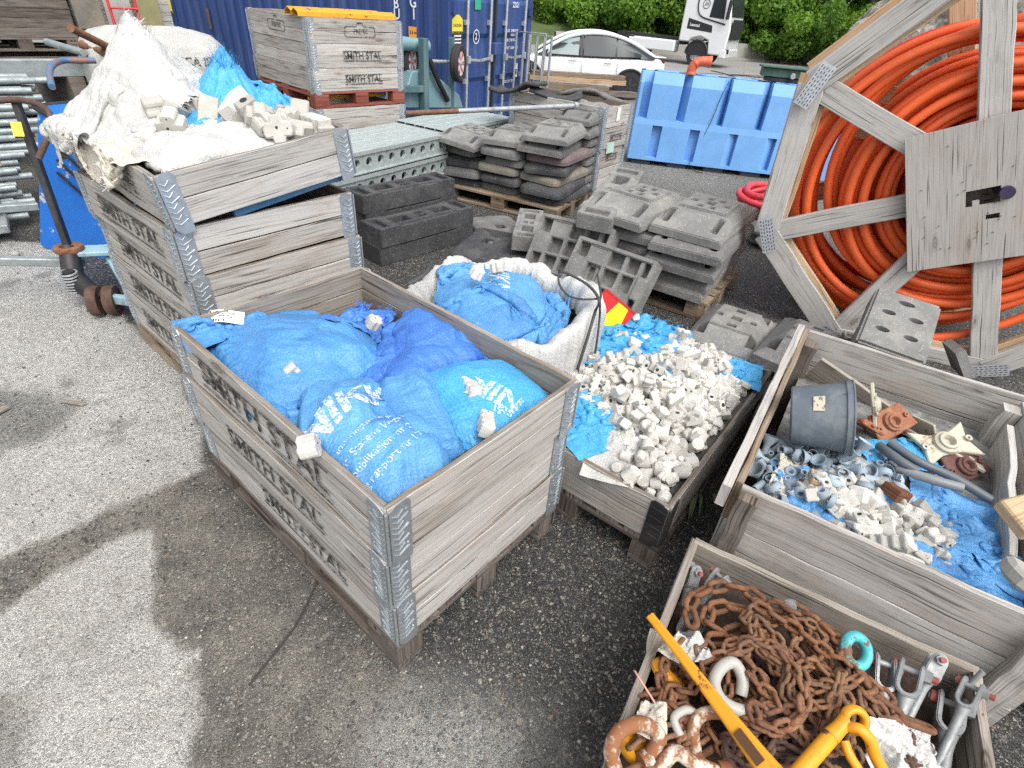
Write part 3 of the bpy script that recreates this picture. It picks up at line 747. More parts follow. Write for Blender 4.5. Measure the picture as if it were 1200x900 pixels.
def fringe(name,g,rows,mat,parent,length=.035,n=60,seed=0):
    """frayed tape ends along a rim of a sheet"""
    r=random.Random(seed);b=MB()
    P=[Vector(p) for p in rows];L=len(P)
    for k in range(n):
        t=r.uniform(0,L-1.01);i=int(t);p=P[i].lerp(P[i+1],t-i);q=Vector(g[min(i,len(g)-1)])
        d=(p-q);
        if d.length<1e-5:continue
        d.normalize();d+=Vector((r.gauss(0,.5),r.gauss(0,.5),r.gauss(0,.5)));d.normalize()
        l=length*r.uniform(.4,1.1);side=d.orthogonal().normalized()*.0014
        m=p+d*l*.5+Vector((r.gauss(0,.004),r.gauss(0,.004),r.gauss(0,.004)));e=p+d*l+Vector((r.gauss(0,.012),r.gauss(0,.012),r.gauss(0,.008)))
        b.add([p-side,p+side,m+side,m-side,e+side*.5,e-side*.5],[(0,1,2,3),(3,2,4,5)])
    return b.build(name,mat,parent)
# ------------------------------------------------------------------ sacks in the front crate
hF=HF(-.1,-.1,1.0,1.4,lambda x,y:.60+.05*fbm2(x+1,y+1,6,3,3)+.07*np.exp(-((x-.22)**2+(y-.20)**2)/.07))
def place(x,y,z,rz=0,rx=0,ry=0): return Matrix.Translation((x,y,z))@Matrix.Rotation(rz,4,'Z')@Matrix.Rotation(ry,4,'Y')@Matrix.Rotation(rx,4,'X')
boxF=(.032,.032,.768,1.168,.735)
def sack(label,mat,w,l,vol,M,hf,clampbox,seed,steps=200,lump=.006,group=None,n=40,crumple=.05,seam=.93,press=60.,lumps=16.,shrink=.95,stamp=True,wrinkle=.005):
    m=max(12,int(n*l/w));g=cloth(n,m,w,l,M,hf,2,vol,steps,seed,crumple,clampbox=clampbox,seam=seam,press=press,shrink=shrink)
    if stamp: hf.stamp(g[0])
    me=grids_mesh("sack",g,mat,w,l,lump,lumps,seed,wrinkle);o=link("sack",me)
    return tag(o,label,"sack",group),g
GS="blue woven sacks in the front crate"
S1,g1=sack("mid blue sack with fine seams in the left end of the front crate",BLUE_MID,.72,.62,.027,place(.24,.86,.82,.35),hF,boxF,1,group=GS,press=26,shrink=.8,n=50,wrinkle=.016)
S4,g4=sack("bright cyan sack with print in the right corner of the front crate",CYAN,.52,.50,.018,place(.60,.17,.78,-.35),hF,boxF,4,group=GS,press=26,shrink=.8,n=44,wrinkle=.011)
S2,g2=sack("deep blue plain sack by the far right wall of the front crate",BLUE_DK,.64,.58,.022,place(.60,.58,.95,.15),hF,(.032,.032,.83,1.168,.74),2,group=GS,press=24,shrink=.82,n=48,wrinkle=.013)
S3,g3=sack("large light blue sack with printed text in the front corner of its crate",BLUE,.70,.62,.025,place(.24,.26,.98,1.0),hF,(.032,.032,.62,.72,.735),3,group=GS,press=22,shrink=.84,n=52,wrinkle=.016)
_v=at(440,450,.74)-at(345,505,.74);A3=math.atan2(_v.y,_v.x)-1.0
print_on(S3,g3[0],.70,.62,"NIKK",.105,*near_uv(g3[0],at(398,475,.77)),A3,INK_WHITE,.035,shear=.35,xs=1.1)
for k,(t,sz) in enumerate((("armeringsstoler av stål",.030),("iht. Statens Vegvesen",.036),("publikasjon nr 23",.036),("og rapport nr 173",.036))):
    print_on(S3,g3[0],.70,.62,t,sz*.82,*near_uv(g3[0],at(432+8*k,492+13*k,.76)),A3,INK_WHITE,.01,shear=.1)
print_on(S4,g4[0],.52,.50,"NIK",.085,*near_uv(g4[0],at(590,455,.77)),2.4,INK_WHITE,.035,shear=.3)
print_on(S4,g4[0],.52,.50,"av stål",.04,*near_uv(g4[0],at(612,478,.76)),2.4,INK_WHITE,.02)
# gathered mouth of a sack and a flap with a label at the left end
g=cloth(30,26,.42,.36,place(.60,.93,.94,.6,.5,.2),hF,1,0,170,11,.12,clampbox=boxF,shrink=.55)
S5=tag(cloth_obj("sack_mouth",g,BLUE_DK,.42,.36,seed=11,wrinkle=.008),"crumpled frayed mouth of a deep blue sack in the back of the front crate","sack",GS)
fringe("frayed_edge",g[0][-6],g[0][-1],BLUE_DK,S5,.03,70,3)
hL=HF(-.1,.9,.6,1.4,lambda x,y:np.where(y>1.165,np.where((y<1.2)&(x>.0),.748,.3),.69+.04*(y-1)))
g=cloth(30,20,.34,.20,place(.16,1.13,.80,-.05,.15,0),hL,1,0,150,12,.07,shrink=.75)
S6=tag(cloth_obj("sack_flap",g,BLUE_MID,.34,.20,seed=12,wrinkle=.006),"folded blue sack hem with white paper label over the back wall of the front crate","sack",GS)
P=Vector(g[0][int(g[0].shape[0]*.62),int(g[0].shape[1]*.70)])
b=MB();n=9
lab=[[(-.055+.11*i/n,-.034+.068*j/6,.006*math.sin(i*.5)) for j in range(7)] for i in range(n+1)]
PAPER=mat_basic("white_label_paper",(.78,.78,.75),.6,0,.06,12)
b.grid(lab);LB=b.build("paper_label",PAPER,S6,P+Vector((.0,.0,.018)),(.25,.12,-.55))
for k,(t,sz,yy) in enumerate((("NB TARATUL",.012,.022),("EN 13670  NS 3420",.008,.010),("dekning 50 mm",.008,.0),("antall 100 stk",.008,-.010))): 
    link("label_print",text_mesh(t,sz,INK,0,.0004),LB,(-.004,yy,.0065))
for k in range(5): b=MB();b.add([(-.045+.008*k,-.030,.0066),(-.041+.008*k,-.030,.0066),(-.041+.008*k,-.018,.0066),(-.045+.008*k,-.018,.0066)],[(0,1,2,3)]);b.build("label_bar",INK,LB)
# ------------------------------------------------------------------ white big bag with blue sacks behind the front crate
BX,BY=1.27,.77
def bag_r(a,k=1.0):
    c,s=math.cos(a),math.sin(a);return k/((abs(c)/.44)**3.0+(abs(s)/.40)**3.0)**(1/3.2)
def bigbag():
    n=260;prof=[(0,.90),(.04,.985),(.15,1.03),(.30,1.05),(.45,1.04),(.56,1.02),(.63,1.01),(.675,1.0),(.70,.985),(.712,.96),(.712,.92),(.70,.88),(.675,.84),(.64,.81),(.59,.79),(.54,.78)]
    P=[]
    for i,(z,k) in enumerate(prof):
        row=[]
        for j in range(n):
            a=2*math.pi*j/n;q=Vector((math.cos(a)*2,math.sin(a)*2,0))
            pleat=(1-abs(mnoise.noise(Vector((math.cos(a)*22,math.sin(a)*22,z*1.6)))*2.4));pl2=1-abs(mnoise.noise(Vector((math.cos(a)*9,math.sin(a)*9,z*4)))*2)
            w=mnoise.noise(q*1.3+Vector((0,0,5)))
            rr=bag_r(a,k)+pleat*.009*(1 if z>.02 else 0)+pl2*.016*(1 if i<11 else .6)+.02*mnoise.noise(q*1.5+Vector((0,0,z*5)))
            zz=z*.84+(.075*w+.02*mnoise.noise(q*4)+.006*pleat)*(min(1,z/.5)) if z>.3 else z+.004*pleat
            row.append((BX+rr*math.cos(a),BY+rr*math.sin(a),zz))
        row.append(row[0]);P.append(row)
    b=MB();b.grid(P,True,(.05,.01))
    return b
o=bigbag().build("big_bag",WHITE_W,sharp=180);tag(o,"large white woven bulk bag with blue sacks inside, behind the front crate","bulk bag")
bm=bmesh.new();bm.from_mesh(o.data);bmesh.ops.remove_doubles(bm,verts=bm.verts[:],dist=.0002);bm.to_mesh(o.data);bm.free()
sbs=o.modifiers.new("subdivision",'SUBSURF');sbs.levels=1;sbs.render_levels=1
BIGBAG=o
hB=HF(BX-.5,BY-.5,BX+.5,BY+.5,lambda x,y:.47+.10*np.exp(-((x-1.34)**2+(y-.86)**2)/.05)+.05*fbm2(x,y,5,8,3)+np.where(np.hypot((x-BX)/.375,(y-BY)/.34)>1,.09,0))
cb=(BX-.375,BY-.335,BX+.375,BY+.335,.64)
GB="blue sacks in the white bulk bag"
B1,gb1=sack("flat light blue sack lying under the others inside the white bulk bag",BLUE,.74,.70,.012,place(BX,BY,.86,.3),hB,cb,21,group=GB,press=14,shrink=.84,n=46,wrinkle=.008)
B2,gb2=sack("plump light blue sack with upside down print on top inside the white bulk bag",BLUE,.60,.56,.017,place(BX+.06,BY+.12,1.0,.9),hB,None,22,group=GB,press=22,shrink=.8,n=46,wrinkle=.010)
B3,gb3=sack("sagging light blue sack with frayed opening at the left side of the white bulk bag",BLUE_MID,.50,.40,.006,place(BX-.16,BY-.02,.98,-.2),hB,None,23,group=GB,press=12,shrink=.78,n=40,wrinkle=.009)
print_on(B2,gb2[0],.60,.56,"NIKK",.10,.5,.45,3.0,INK_WHITE,.03,shear=.3)
print_on(B1,gb1[0],.74,.70,"NIKK",.10,.14,.6,2.6,INK_WHITE,.03)
fringe("frayed_edge",gb3[0][-5],gb3[0][-1],CYAN,B3,.03,60,5)
STRAP=mat_basic("black_webbing",(.05,.05,.052),.6,0,.2,20,None,0,.2,200)
def strap(name,pts,w,mat,label,cat="strap",group=None,sub=6):
    P=[Vector(p) for p in pts];Q=[]
    for i in range(len(P)-1):
        p0=P[max(i-1,0)];p1=P[i];p2=P[i+1];p3=P[min(i+2,len(P)-1)]
        for k in range(sub):
            t=k/sub;Q.append(.5*(2*p1+(p2-p0)*t+(2*p0-5*p1+4*p2-p3)*t*t+(3*p1-p0-3*p2+p3)*t**3))
    Q.append(P[-1]);b=MB();A=[]
    for i,q in enumerate(Q):
        t=(Q[min(i+1,len(Q)-1)]-Q[max(i-1,0)]).normalized();v=(Vector(CAM_C)*.4+Vector((0,0,3))-q).normalized();s=t.cross(v).normalized()*w/2;A.append((q-s,q+s))
    b.grid([[tuple(a),tuple(c)] for a,c in A])
    o=b.build(name,mat);sd=o.modifiers.new("thickness",'SOLIDIFY');sd.thickness=.002;return tag(o,label,cat,group)
strap("lifting_strap",[at(655,318,0.675),at(668,322,0.705),at(690,335,0.710),at(702,352,0.705),(1.42,.33,.64),(1.36,.31,.55),(1.30,.30,.40)],.014,STRAP,"black lifting strap hanging down the right side of the white bulk bag",group="straps on the bulk bag")
strap("lifting_strap",[at(700,322,0.685),at(704,345,0.700),at(703,352,0.695),(1.47,.33,.60),(1.45,.31,.50),(1.44,.30,.38)],.010,STRAP,"thin second black strap hanging beside the wider one on the bulk bag",group="straps on the bulk bag")
strap("lifting_strap",[at(655,318,0.675),at(655,332,0.665),at(664,345,0.655),at(676,350,0.675),at(690,351,0.695),at(702,350,0.700)],.010,STRAP,"black strap looped loosely on the blue sack in the bulk bag",group="straps on the bulk bag")
strap("lifting_strap",[at(507,305,0.665),at(500,318,0.660),at(490,326,0.645),at(478,332,0.635)],.022,STRAP,"short wide dark strap across the left rim of the white bulk bag",group="straps on the bulk bag")
# ------------------------------------------------------------------ concrete spacers
def bev_mesh(me,w=.003,seg=1,ang=30):
    bm=bmesh.new();bm.from_mesh(me)
    es=[e for e in bm.edges if len(e.link_faces)==2 and e.calc_face_angle(0)>R(ang)]
    try: bmesh.ops.bevel(bm,geom=es,offset=w,segments=seg,affect='EDGES',clamp_overlap=True)
    except Exception: pass
    bm.to_mesh(me);bm.free();return me
def disc(b,c,n,r,k=10):
    c=Vector(c);n=Vector(n).normalized();u=n.orthogonal().normalized();v=n.cross(u)
    b.add([c+n*.0008+(u*math.cos(2*math.pi*i/k)+v*math.sin(2*math.pi*i/k))*r for i in range(k)],[tuple(range(k))])
def spacer_protos(mat,tag_=""):
    out=[]
    def fin(b,bw=.003):
        pass
    # cross block with four lobes
    pl=[(-.036,-.012),(-.030,-.020),(-.016,-.018),(-.014,-.034),(.014,-.034),(.016,-.018),(.030,-.020),(.036,-.012),(.036,.010),(.028,.018),(.017,.017),(.013,.034),(-.013,.034),(-.017,.017),(-.028,.018),(-.036,.010)]
    def make(out_line,h,holes):
        b=MB();b.prism(out_line,h,z0=-h/2);me=b.mesh("spacer",[mat,HOLE]);bev_mesh(me,.0035)
        b2=MB();b2.m=1
        for c,n,r in holes: disc(b2,c,n,r)
        me2=b2.mesh("h",[mat,HOLE]);bm=bmesh.new();bm.from_mesh(me);bm.from_mesh(me2);bm.to_mesh(me);bm.free();bpy.data.meshes.remove(me2)
        return me
    out.append(make(pl,.050,[((0,.004,.025),(0,0,1),.0035),((.026,0,.025),(0,0,1),.002),((0,0,-.025),(0,0,-1),.0035)]))
    # long ridged block
    rp=[(-.046,-.018),(.046,-.018),(.046,.020),(.036,.020),(.031,.013),(.024,.013),(.019,.022),(.008,.022),(.004,.014),(-.004,.014),(-.008,.022),(-.019,.022),(-.024,.013),(-.031,.013),(-.036,.020),(-.046,.020)]
    out.append(make(rp,.042,[((.035,0,.021),(0,0,1),.002)]))
    # tee block
    tp=[(-.040,.004),(-.040,.028),(.040,.028),(.040,.004),(.018,.002),(.014,-.034),(-.014,-.034),(-.018,.002)]
    out.append(make(tp,.046,[((.0,.012,.023),(0,0,1),.003),((0,-.034,0),(0,-1,0),.009)]))
    # cube with a dark disc drawn as its hole
    cp=[(-.026,-.024),(.026,-.024),(.028,.0),(.026,.024),(-.026,.024),(-.028,0)]
    out.append(make(cp,.05,[((0,0,.025),(0,0,1),.010),((.0275,0,.012),(1,.0,0),.002)]))
    # notched wedge
    wp=[(-.042,-.020),(.042,-.020),(.042,-.004),(.026,.004),(.022,.024),(.002,.026),(-.004,.012),(-.018,.012),(-.024,.026),(-.042,.022)]
    out.append(make(wp,.048,[((.018,.006,.024),(0,0,1),.003)]))
    return out
SP=spacer_protos(SPACER);SPG=spacer_protos(SPACER_G)
b=MB();b.lathe([(.0001,-.022),(.017,-.022),(.0215,-.019),(.027,.014),(.027,.021),(.0001,.022)],14);CONE=b.mesh("spacer_cone",SPACER,30)
b=MB();b.lathe([(.0001,-.03),(.014,-.03),(.0165,-.026),(.0165,.026),(.014,.03),(.0001,.03)],12);ROD=b.mesh("spacer_plug",SPACER,30)
def heap(hf,n,inside,protos,name,label,group,cat="spacer",scale=(1,1),dmin=.052,seed=0,sink=.3,tries=60,upright=.0,sz=.03):
    r=random.Random(seed);pts=[];made=[]
    for k in range(n):
        best=None
        for t in range(tries):
            x,y=inside(r);d=min(((x-a)**2+(y-c)**2 for a,c in pts),default=9)
            if best is None or d>best[0]: best=(d,x,y)
            if d>dmin**2: break
        d,x,y=best
        pts.append((x,y));s=r.uniform(*scale)
        if r.random()<upright: rot=(r.choice((0,math.pi/2,math.pi))+r.gauss(0,.25),r.gauss(0,.25),r.uniform(0,6.28))
        else: rot=(r.uniform(0,6.28),r.gauss(0,.8),r.uniform(0,6.28))
        z=float(hf.at(np.array([x]),np.array([y]))[0])+sz*s*(1-sink)
        me=r.choice(protos);o=link(name,me,None,(x,y,z),rot);o.scale=(s,s,s);made.append(o);tag(o,label,cat,group)
        i0=int((x-hf.x0)/hf.res);j0=int((y-hf.y0)/hf.res);w=int(.026*s/hf.res)
        sl=hf.H[max(0,i0-w):i0+w+1,max(0,j0-w):j0+w+1];np.maximum(sl,z+sz*.45*s,out=sl)
    return made
def heap_base(name,hf,mat,step=2,kind="stuff",off=-.012):
    b=MB();P=np.stack([hf.X,hf.Y,hf.H],-1)[::step,::step]
    b.grid([[tuple(q+np.array([0,0,off])) for q in row] for row in P]);return tag(b.build(name,mat,sharp=180),kind=kind)
RUBBLE=mat_basic("gap_shade_rubble",(.10,.095,.085),.95,0,.3,20,(.10,.095,.085),.7,.8,60)  # filler under the heaps, its dark colour stands for shaded gaps between spacers
# local frame of the spacer crate
cS,sS=math.cos(dS),math.sin(dS)
def LS(x,y,z=0): return Vector((.9+x*cS-y*sS,-.4+x*sS+y*cS,z))
def surfS(X,Y):
    lx=(X-.9)*cS+(Y+.4)*sS;ly=-(X-.9)*sS+(Y+.4)*cS
    return .295+.085*np.exp(-((lx-.62)/.36)**2-((ly-.42)/.30)**2)+.03*np.clip(lx,0,1.2)+.02*(fbm2(X,Y,9,4,3)-.5)
hS=HF(.86,-.42,2.14,.46,surfS)
heap_base("spacer_gap_filler",HF(.925,-.372,2.065,.37,surfS,.02),RUBBLE,1)
# blue and white sheets among the spacers
def sheet(name,label,mat,w,l,M,hf,seed,n=34,steps=150,crumple=.08,shrink=.7,cat="sheet",group=None,wrinkle=.007,clampbox=None,stamp=False,fr=0,thick=None,bend=.25):
    m=max(10,int(n*l/w));g=cloth(n,m,w,l,M,hf,1,0,steps,seed,crumple,clampbox=clampbox,shrink=shrink,bend=bend)
    if stamp: hf.stamp(g[0])
    o=tag(cloth_obj(name,g,mat,w,l,None,0,seed,thick,wrinkle=wrinkle),label,cat,group)
    if fr: fringe("frayed_edge",g[0][-6],g[0][-1],mat,o,.03,fr,seed)
    return o,g
GSC="torn sacks among the spacers"
hSs=HF(.86,-.42,2.14,.50,lambda X,Y:surfS(X,Y)+.03)
sheet("torn_sack","crumpled bright blue torn sack over the back end of the spacer heap",CYAN,.86,.60,place(*LS(.88,.60,.55),.25),hSs,31,n=44,crumple=.16,shrink=.62,group=GSC,fr=60,cat="torn sack",wrinkle=.01)
sheet("torn_sack","crumpled bright blue torn sack hanging at the front rim of the spacer heap",CYAN,.44,.34,place(*LS(.19,.48,.46),1.2),hSs,32,n=36,crumple=.14,shrink=.66,group=GSC,fr=40,cat="torn sack",wrinkle=.009)
sheet("torn_sack","small bundled blue torn sack in the far right corner of the spacer crate",CYAN,.30,.26,place(*LS(1.03,.12,.48),.3),hSs,33,n=28,crumple=.14,shrink=.62,group=GSC,fr=30,cat="torn sack",wrinkle=.009)
sheet("white_sack_scrap","white woven sack scrap against the front board of the spacer crate",WHITE_W,.26,.20,place(*LS(.09,.29,.42),.4),hSs,34,n=24,crumple=.05,shrink=.85,group=GSC,cat="torn sack",wrinkle=.006)
def inS(x0,x1,y0,y1,avoid=()):
    def f(r):
        for _ in range(200):
            x,y=r.uniform(x0,x1),r.uniform(y0,y1)
            if not any(((x-a)/c)**2+((y-b_)/d)**2<1 for a,b_,c,d in avoid):
                p=LS(x,y);return p.x,p.y
        p=LS(x,y);return p.x,p.y
    return f
UNDER=[]
AV=[(.88,.63,.27,.19),(.15,.52,.16,.18),(1.05,.10,.12,.09),(.09,.29,.10,.09),(.17,.13,.22,.16)]
def under_layer(hf,n,inside,seed):
    r=random.Random(seed);bm=bmesh.new()
    for k in range(n):
        x,y=inside(r);z=float(hf.at(np.array([x]),np.array([y]))[0])+.004;me=r.choice(SP).copy();sc=r.uniform(.75,1.05)
        me.transform(Matrix.Translation((x,y,z))@Matrix.Rotation(r.uniform(0,6.28),4,'Z')@Matrix.Rotation(r.gauss(0,.9),4,'X')@Matrix.Rotation(r.gauss(0,.6),4,'Y')@Matrix.Scale(sc,4));bm.from_mesh(me);bpy.data.meshes.remove(me)
    me=bpy.data.meshes.new("concrete_spacers_below");bm.to_mesh(me);bm.free();me.materials.append(SPACER);me.materials.append(HOLE)
    return tag(link("concrete_spacers_below",me),kind='stuff')
under_layer(hS,230,inS(.07,1.12,.06,.74,AV),77)
GX="off-white concrete spacers heaped in the low crate"
heap(hS,236,inS(.07,1.12,.06,.74,AV),SP,"concrete_spacer","off-white concrete rebar spacer lying in the heap in the low crate",GX,dmin=.050,seed=5,scale=(.72,1.02),sink=.1)
heap(hS,5,inS(.60,.95,.55,.74),SP,"concrete_spacer","off-white concrete rebar spacer lying in the heap in the low crate",GX,dmin=.05,seed=6,scale=(1.1,1.3))
heap(hS,58,inS(.05,.40,.05,.26),[CONE],"concrete_cone","round off-white concrete cone spacer in the front corner of the low crate","concrete cones in the low crate",dmin=.042,seed=7,scale=(.8,1.3),sz=.026)
heap(hS,12,inS(.05,.40,.05,.26),[ROD,CONE],"concrete_plug","small off-white concrete plug on the cones in the low crate","concrete plugs in the low crate",dmin=.05,seed=8,scale=(.5,.8),sz=.03)
# the loose ones in and on the front crate
for (u,v,z,s,rot,lab) in ((362,523,.772,.95,(1.35,.1,.9),"white concrete spacer balanced on the left rim of the front crate"),(455,487,.0,1.0,(0,.3,.5),None),(552,455,.74,1.1,(.2,.2,1.1),"off-white ridged spacer between the deep blue and cyan sacks"),(570,497,.72,1.1,(.3,.2,.8),"off-white ridged spacer on the front rim side of the cyan sack"),(438,378,.76,.8,(.5,.2,.4),"small white spacer poking from the frayed mouth of the deep blue sack"),(343,434,.70,.8,(.5,.9,.4),"dusty spacer in the gap between the left sack and the printed sack"),(559,320,.72,.95,(.4,.2,.4),"pale spacer lying on the sack inside the white bulk bag"),(582,315,.73,.9,(.2,.6,1.4),"white tilted spacer on the plump sack inside the white bulk bag")):
    if lab is None: continue
    tag(link("concrete_spacer",SP[1] if s>1.05 else SP[0],None,at(u,v,z),rot),lab,"spacer").scale=(s,s,s)
tag(link("concrete_plug",ROD,None,at(535,467,.70),(.4,.2,0)),"upright round concrete plug beside the cyan sack in the front crate","spacer").scale=(1.3,1.3,1.2)
# small hazard sign stuck in behind the heap
b=MB();b.box((0,0,0),(.20,.012,.16));SGN=b.build("hazard_sign",mat_basic("red_sign_paint",(.75,.03,.03),.4,0,.08),None,at(716,367,.43),(-.25,.55,-1.15),bev=.003)
tag(SGN,"small red and yellow hazard sign leaning between the bulk bag and the spacer heap","sign")
b=MB();b.add([(-.02,-.0075,-.08),(.10,-.0075,-.07),(.055,-.0075,.072),(-.01,-.0075,.072)],[(0,1,2,3)]);b.build("yellow_panel",mat_basic("yellow_sign_paint",(.90,.75,.02),.4,0,.06),SGN)
b=MB()
for a,c in (((-.10,0,.08),(.10,0,.08)),((-.10,0,-.08),(-.10,0,.08))): b.bar(a,c,.018,.010)
b.build("rim",mat_basic("dark_red_sign_rim",(.5,.03,.03),.45),SGN)
# ------------------------------------------------------------------ white sacks on the tall crate
def topT(x,y):
    t=1.15+.075*np.clip(x-.2,0,.8)
    ins=(x>.225)&(x<.995)&(y>1.51)&(y<2.55)
    h=1.13+.06*np.exp(-((x-.6)/.3)**2-((y-2.0)/.4)**2)
    # the sack mouth standing up at the back left, and the blue one
    a=np.array([.54,2.36]);c=np.array([.66,2.42]);e=c-a;tt=np.clip(((x-a[0])*e[0]+(y-a[1])*e[1])/(e@e),0,1)
    d=np.hypot(x-a[0]-tt*e[0],y-a[1]-tt*e[1]);ridge=(.44-.12*tt)*np.maximum(0,1-d/.40)**1.3
    d2=np.hypot((x-.84),(y-2.20));tuft=.33*np.exp(-(d2/.15)**1.2)
    d3=np.hypot((x-.96),(y-2.08));tuft3=.17*np.exp(-(d3/.08)**1.2)
    ridge=ridge*np.where(ins,1,.35)
    return np.where(ins,h,np.where((x>.17)&(x<1.03)&(y>1.47)&(y<2.62),t,.85)),ridge,np.maximum(tuft,tuft3)
hT=HF(-.1,1.2,1.3,2.95,lambda x,y:topT(x,y)[0]+.015*(fbm2(x,y,9,14,3)-.5))
hT1=HF(-.1,1.2,1.3,2.95,lambda x,y:topT(x,y)[0]+topT(x,y)[1])
hT2=HF(-.1,1.2,1.3,2.95,lambda x,y:topT(x,y)[0]+topT(x,y)[2])
heap_base("spacer_gap_filler",HF(.235,1.535,.99,2.52,lambda x,y:topT(x,y)[0],.03),RUBBLE,1)
GT="torn sacks heaped on the tall crate"
o,g=sheet("torn_white_sack","tall white torn sack standing to a frayed peak at the back of the tall crate",WHITE_W,.96,.82,place(.44,2.38,1.62,.30),hT1,41,n=58,steps=190,crumple=.10,shrink=.8,cat="torn sack",group=GT,wrinkle=.012)
fringe("frayed_edge",g[0][:,6],g[0][:,0],WHITE_W,o,.02,110,4)
g0=g[0];top=g0.reshape(-1,3)[g0[...,2].argmax()]
b=MB();rr=random.Random(3)
zf=g0.reshape(-1,3);zf=zf[zf[:,2]>np.percentile(zf[:,2],97.5)]
for k in range(90):
    p=Vector(zf[rr.randrange(len(zf))]);d=Vector((rr.gauss(.25,.35),rr.gauss(-.1,.35),rr.uniform(.3,1))).normalized();l=rr.uniform(.015,.04);s_=d.orthogonal().normalized()*.0018
    b.add([p-s_,p+s_,p+d*l+s_*.5,p+d*l-s_*.5],[(0,1,2,3)])
b.build("frayed_edge",WHITE_W,o)
o,g=sheet("torn_white_sack","white torn sack with frayed fringe hanging over the left rim of the tall crate",CREAM_W,.85,.62,place(.34,2.02,1.34,1.35),hT,42,n=52,steps=190,crumple=.09,shrink=.86,cat="torn sack",group=GT,wrinkle=.011)
fringe("frayed_edge",g[0][:,6],g[0][:,0],WHITE_W,o,.035,170,5);fringe("frayed_edge",g[0][:,-7],g[0][:,-1],WHITE_W,o,.03,110,6)
o,g=sheet("torn_blue_sack","bright blue torn sack with frayed tufts at the back of the tall crate",CYAN,.86,.70,place(.84,2.12,1.56,.2),hT2,43,n=56,steps=190,crumple=.16,shrink=.74,cat="torn sack",group=GT,wrinkle=.012)
fringe("frayed_edge",g[0][-7],g[0][-1],CYAN,o,.05,150,7);fringe("frayed_edge",g[0][:,6],g[0][:,0],CYAN,o,.04,80,8)
b=MB()
zf=g[0].reshape(-1,3);zf=zf[zf[:,2]>np.percentile(zf[:,2],97)]
for k in range(130):
    p=Vector(zf[rr.randrange(len(zf))]);d=Vector((rr.gauss(0,.4),rr.gauss(0,.4),.8)).normalized();l=rr.uniform(.02,.06);s_=d.orthogonal().normalized()*.0022
    b.add([p-s_,p+s_,p+d*l+s_*.5,p+d*l-s_*.5],[(0,1,2,3)])
b.build("frayed_edge",CYAN,o)
W3,gw=sack("full white sack lying along the front rim of the tall crate",WHITE_W,.66,.44,.016,place(.50,1.70,1.36,.2),hT,(.232,1.535,.985,2.6,1.16),44,group=GT,press=22,shrink=.82,n=46,wrinkle=.010,lump=.01)
W4,gw4=sack("small crumpled white sack in the middle of the tall crate",WHITE_W,.42,.40,.006,place(.52,2.02,1.42,.9),hT,None,45,group=GT,press=14,shrink=.74,n=36,wrinkle=.012,lump=.01)
hT.stamp(gw[0])
def inT(r): return r.uniform(.70,.95),r.uniform(1.57,1.95)
heap(hT,34,inT,[SPG[0],SPG[1],SPG[4],SPG[2],SP[1]],"concrete_spacer","large grey concrete spacer heaped at the front right of the tall crate","grey concrete spacers on the tall crate",dmin=.06,seed=15,scale=(1.35,1.9),sink=.35)
def inT2(r): return r.uniform(.45,.64),r.uniform(1.95,2.15)
heap(hT,7,inT2,[SPG[1],SPG[4],SPG[0]],"concrete_spacer","grey concrete spacer half buried between the white sacks on the tall crate","grey spacers between the white sacks",dmin=.06,seed=16,scale=(1.3,1.7),sink=.3)
# things seen in the gap below the tilted collar
b=MB();b.bar((.45,1.535,.955),(.98,1.53,1.03),.03,.03);tag(b.build("blue_bar",mat_basic("faded_blue_paint",(.06,.20,.36),.5,0,.2,9,(.3,.3,.3),.5),bev=.003),"faded blue steel bar seen through the gap below the top collar of the tall crate","steel bar")
# ------------------------------------------------------------------ rusty chains and lifting gear
hC=HF(-.45,-1.5,.95,-.4,lambda x,y:.255+.085*np.exp(-((x-.50)/.28)**2-((y+.88)/.25)**2)+.02*(fbm2(x,y,8,21,3)-.5))
cC,sC=math.cos(aC),math.sin(aC)
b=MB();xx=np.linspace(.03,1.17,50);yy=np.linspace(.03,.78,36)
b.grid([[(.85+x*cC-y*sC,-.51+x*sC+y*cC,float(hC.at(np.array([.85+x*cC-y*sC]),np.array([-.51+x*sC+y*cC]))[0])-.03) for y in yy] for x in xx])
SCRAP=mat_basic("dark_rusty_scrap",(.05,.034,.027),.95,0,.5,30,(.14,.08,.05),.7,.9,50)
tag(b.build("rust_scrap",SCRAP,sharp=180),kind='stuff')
_lk={}
def link_mesh(L,W,r,mat):
    k=(L,W,r,mat.name)
    if k not in _lk:
        R_=W/2-r;s=L/2-W/2;pts=[]
        for i in range(7): a=-math.pi/2+math.pi*i/6;pts.append((s+R_*math.cos(a),R_*math.sin(a),0))
        for i in range(7): a=math.pi/2+math.pi*i/6;pts.append((-s+R_*math.cos(a),R_*math.sin(a),0))
        b=MB();b.tube(pts,r,8,closed=True);_lk[k]=b.mesh("link",mat,180)
    return _lk[k]
def catmull(P,sub=10):
    P=[Vector(p) for p in P];Q=[]
    for i in range(len(P)-1):
        p0=P[max(i-1,0)];p1=P[i];p2=P[i+1];p3=P[min(i+2,len(P)-1)]
        for k in range(sub):
            t=k/sub;Q.append(.5*(2*p1+(p2-p0)*t+(2*p0-5*p1+4*p2-p3)*t*t+(3*p1-p0-3*p2+p3)*t**3))
    return Q+[P[-1]]
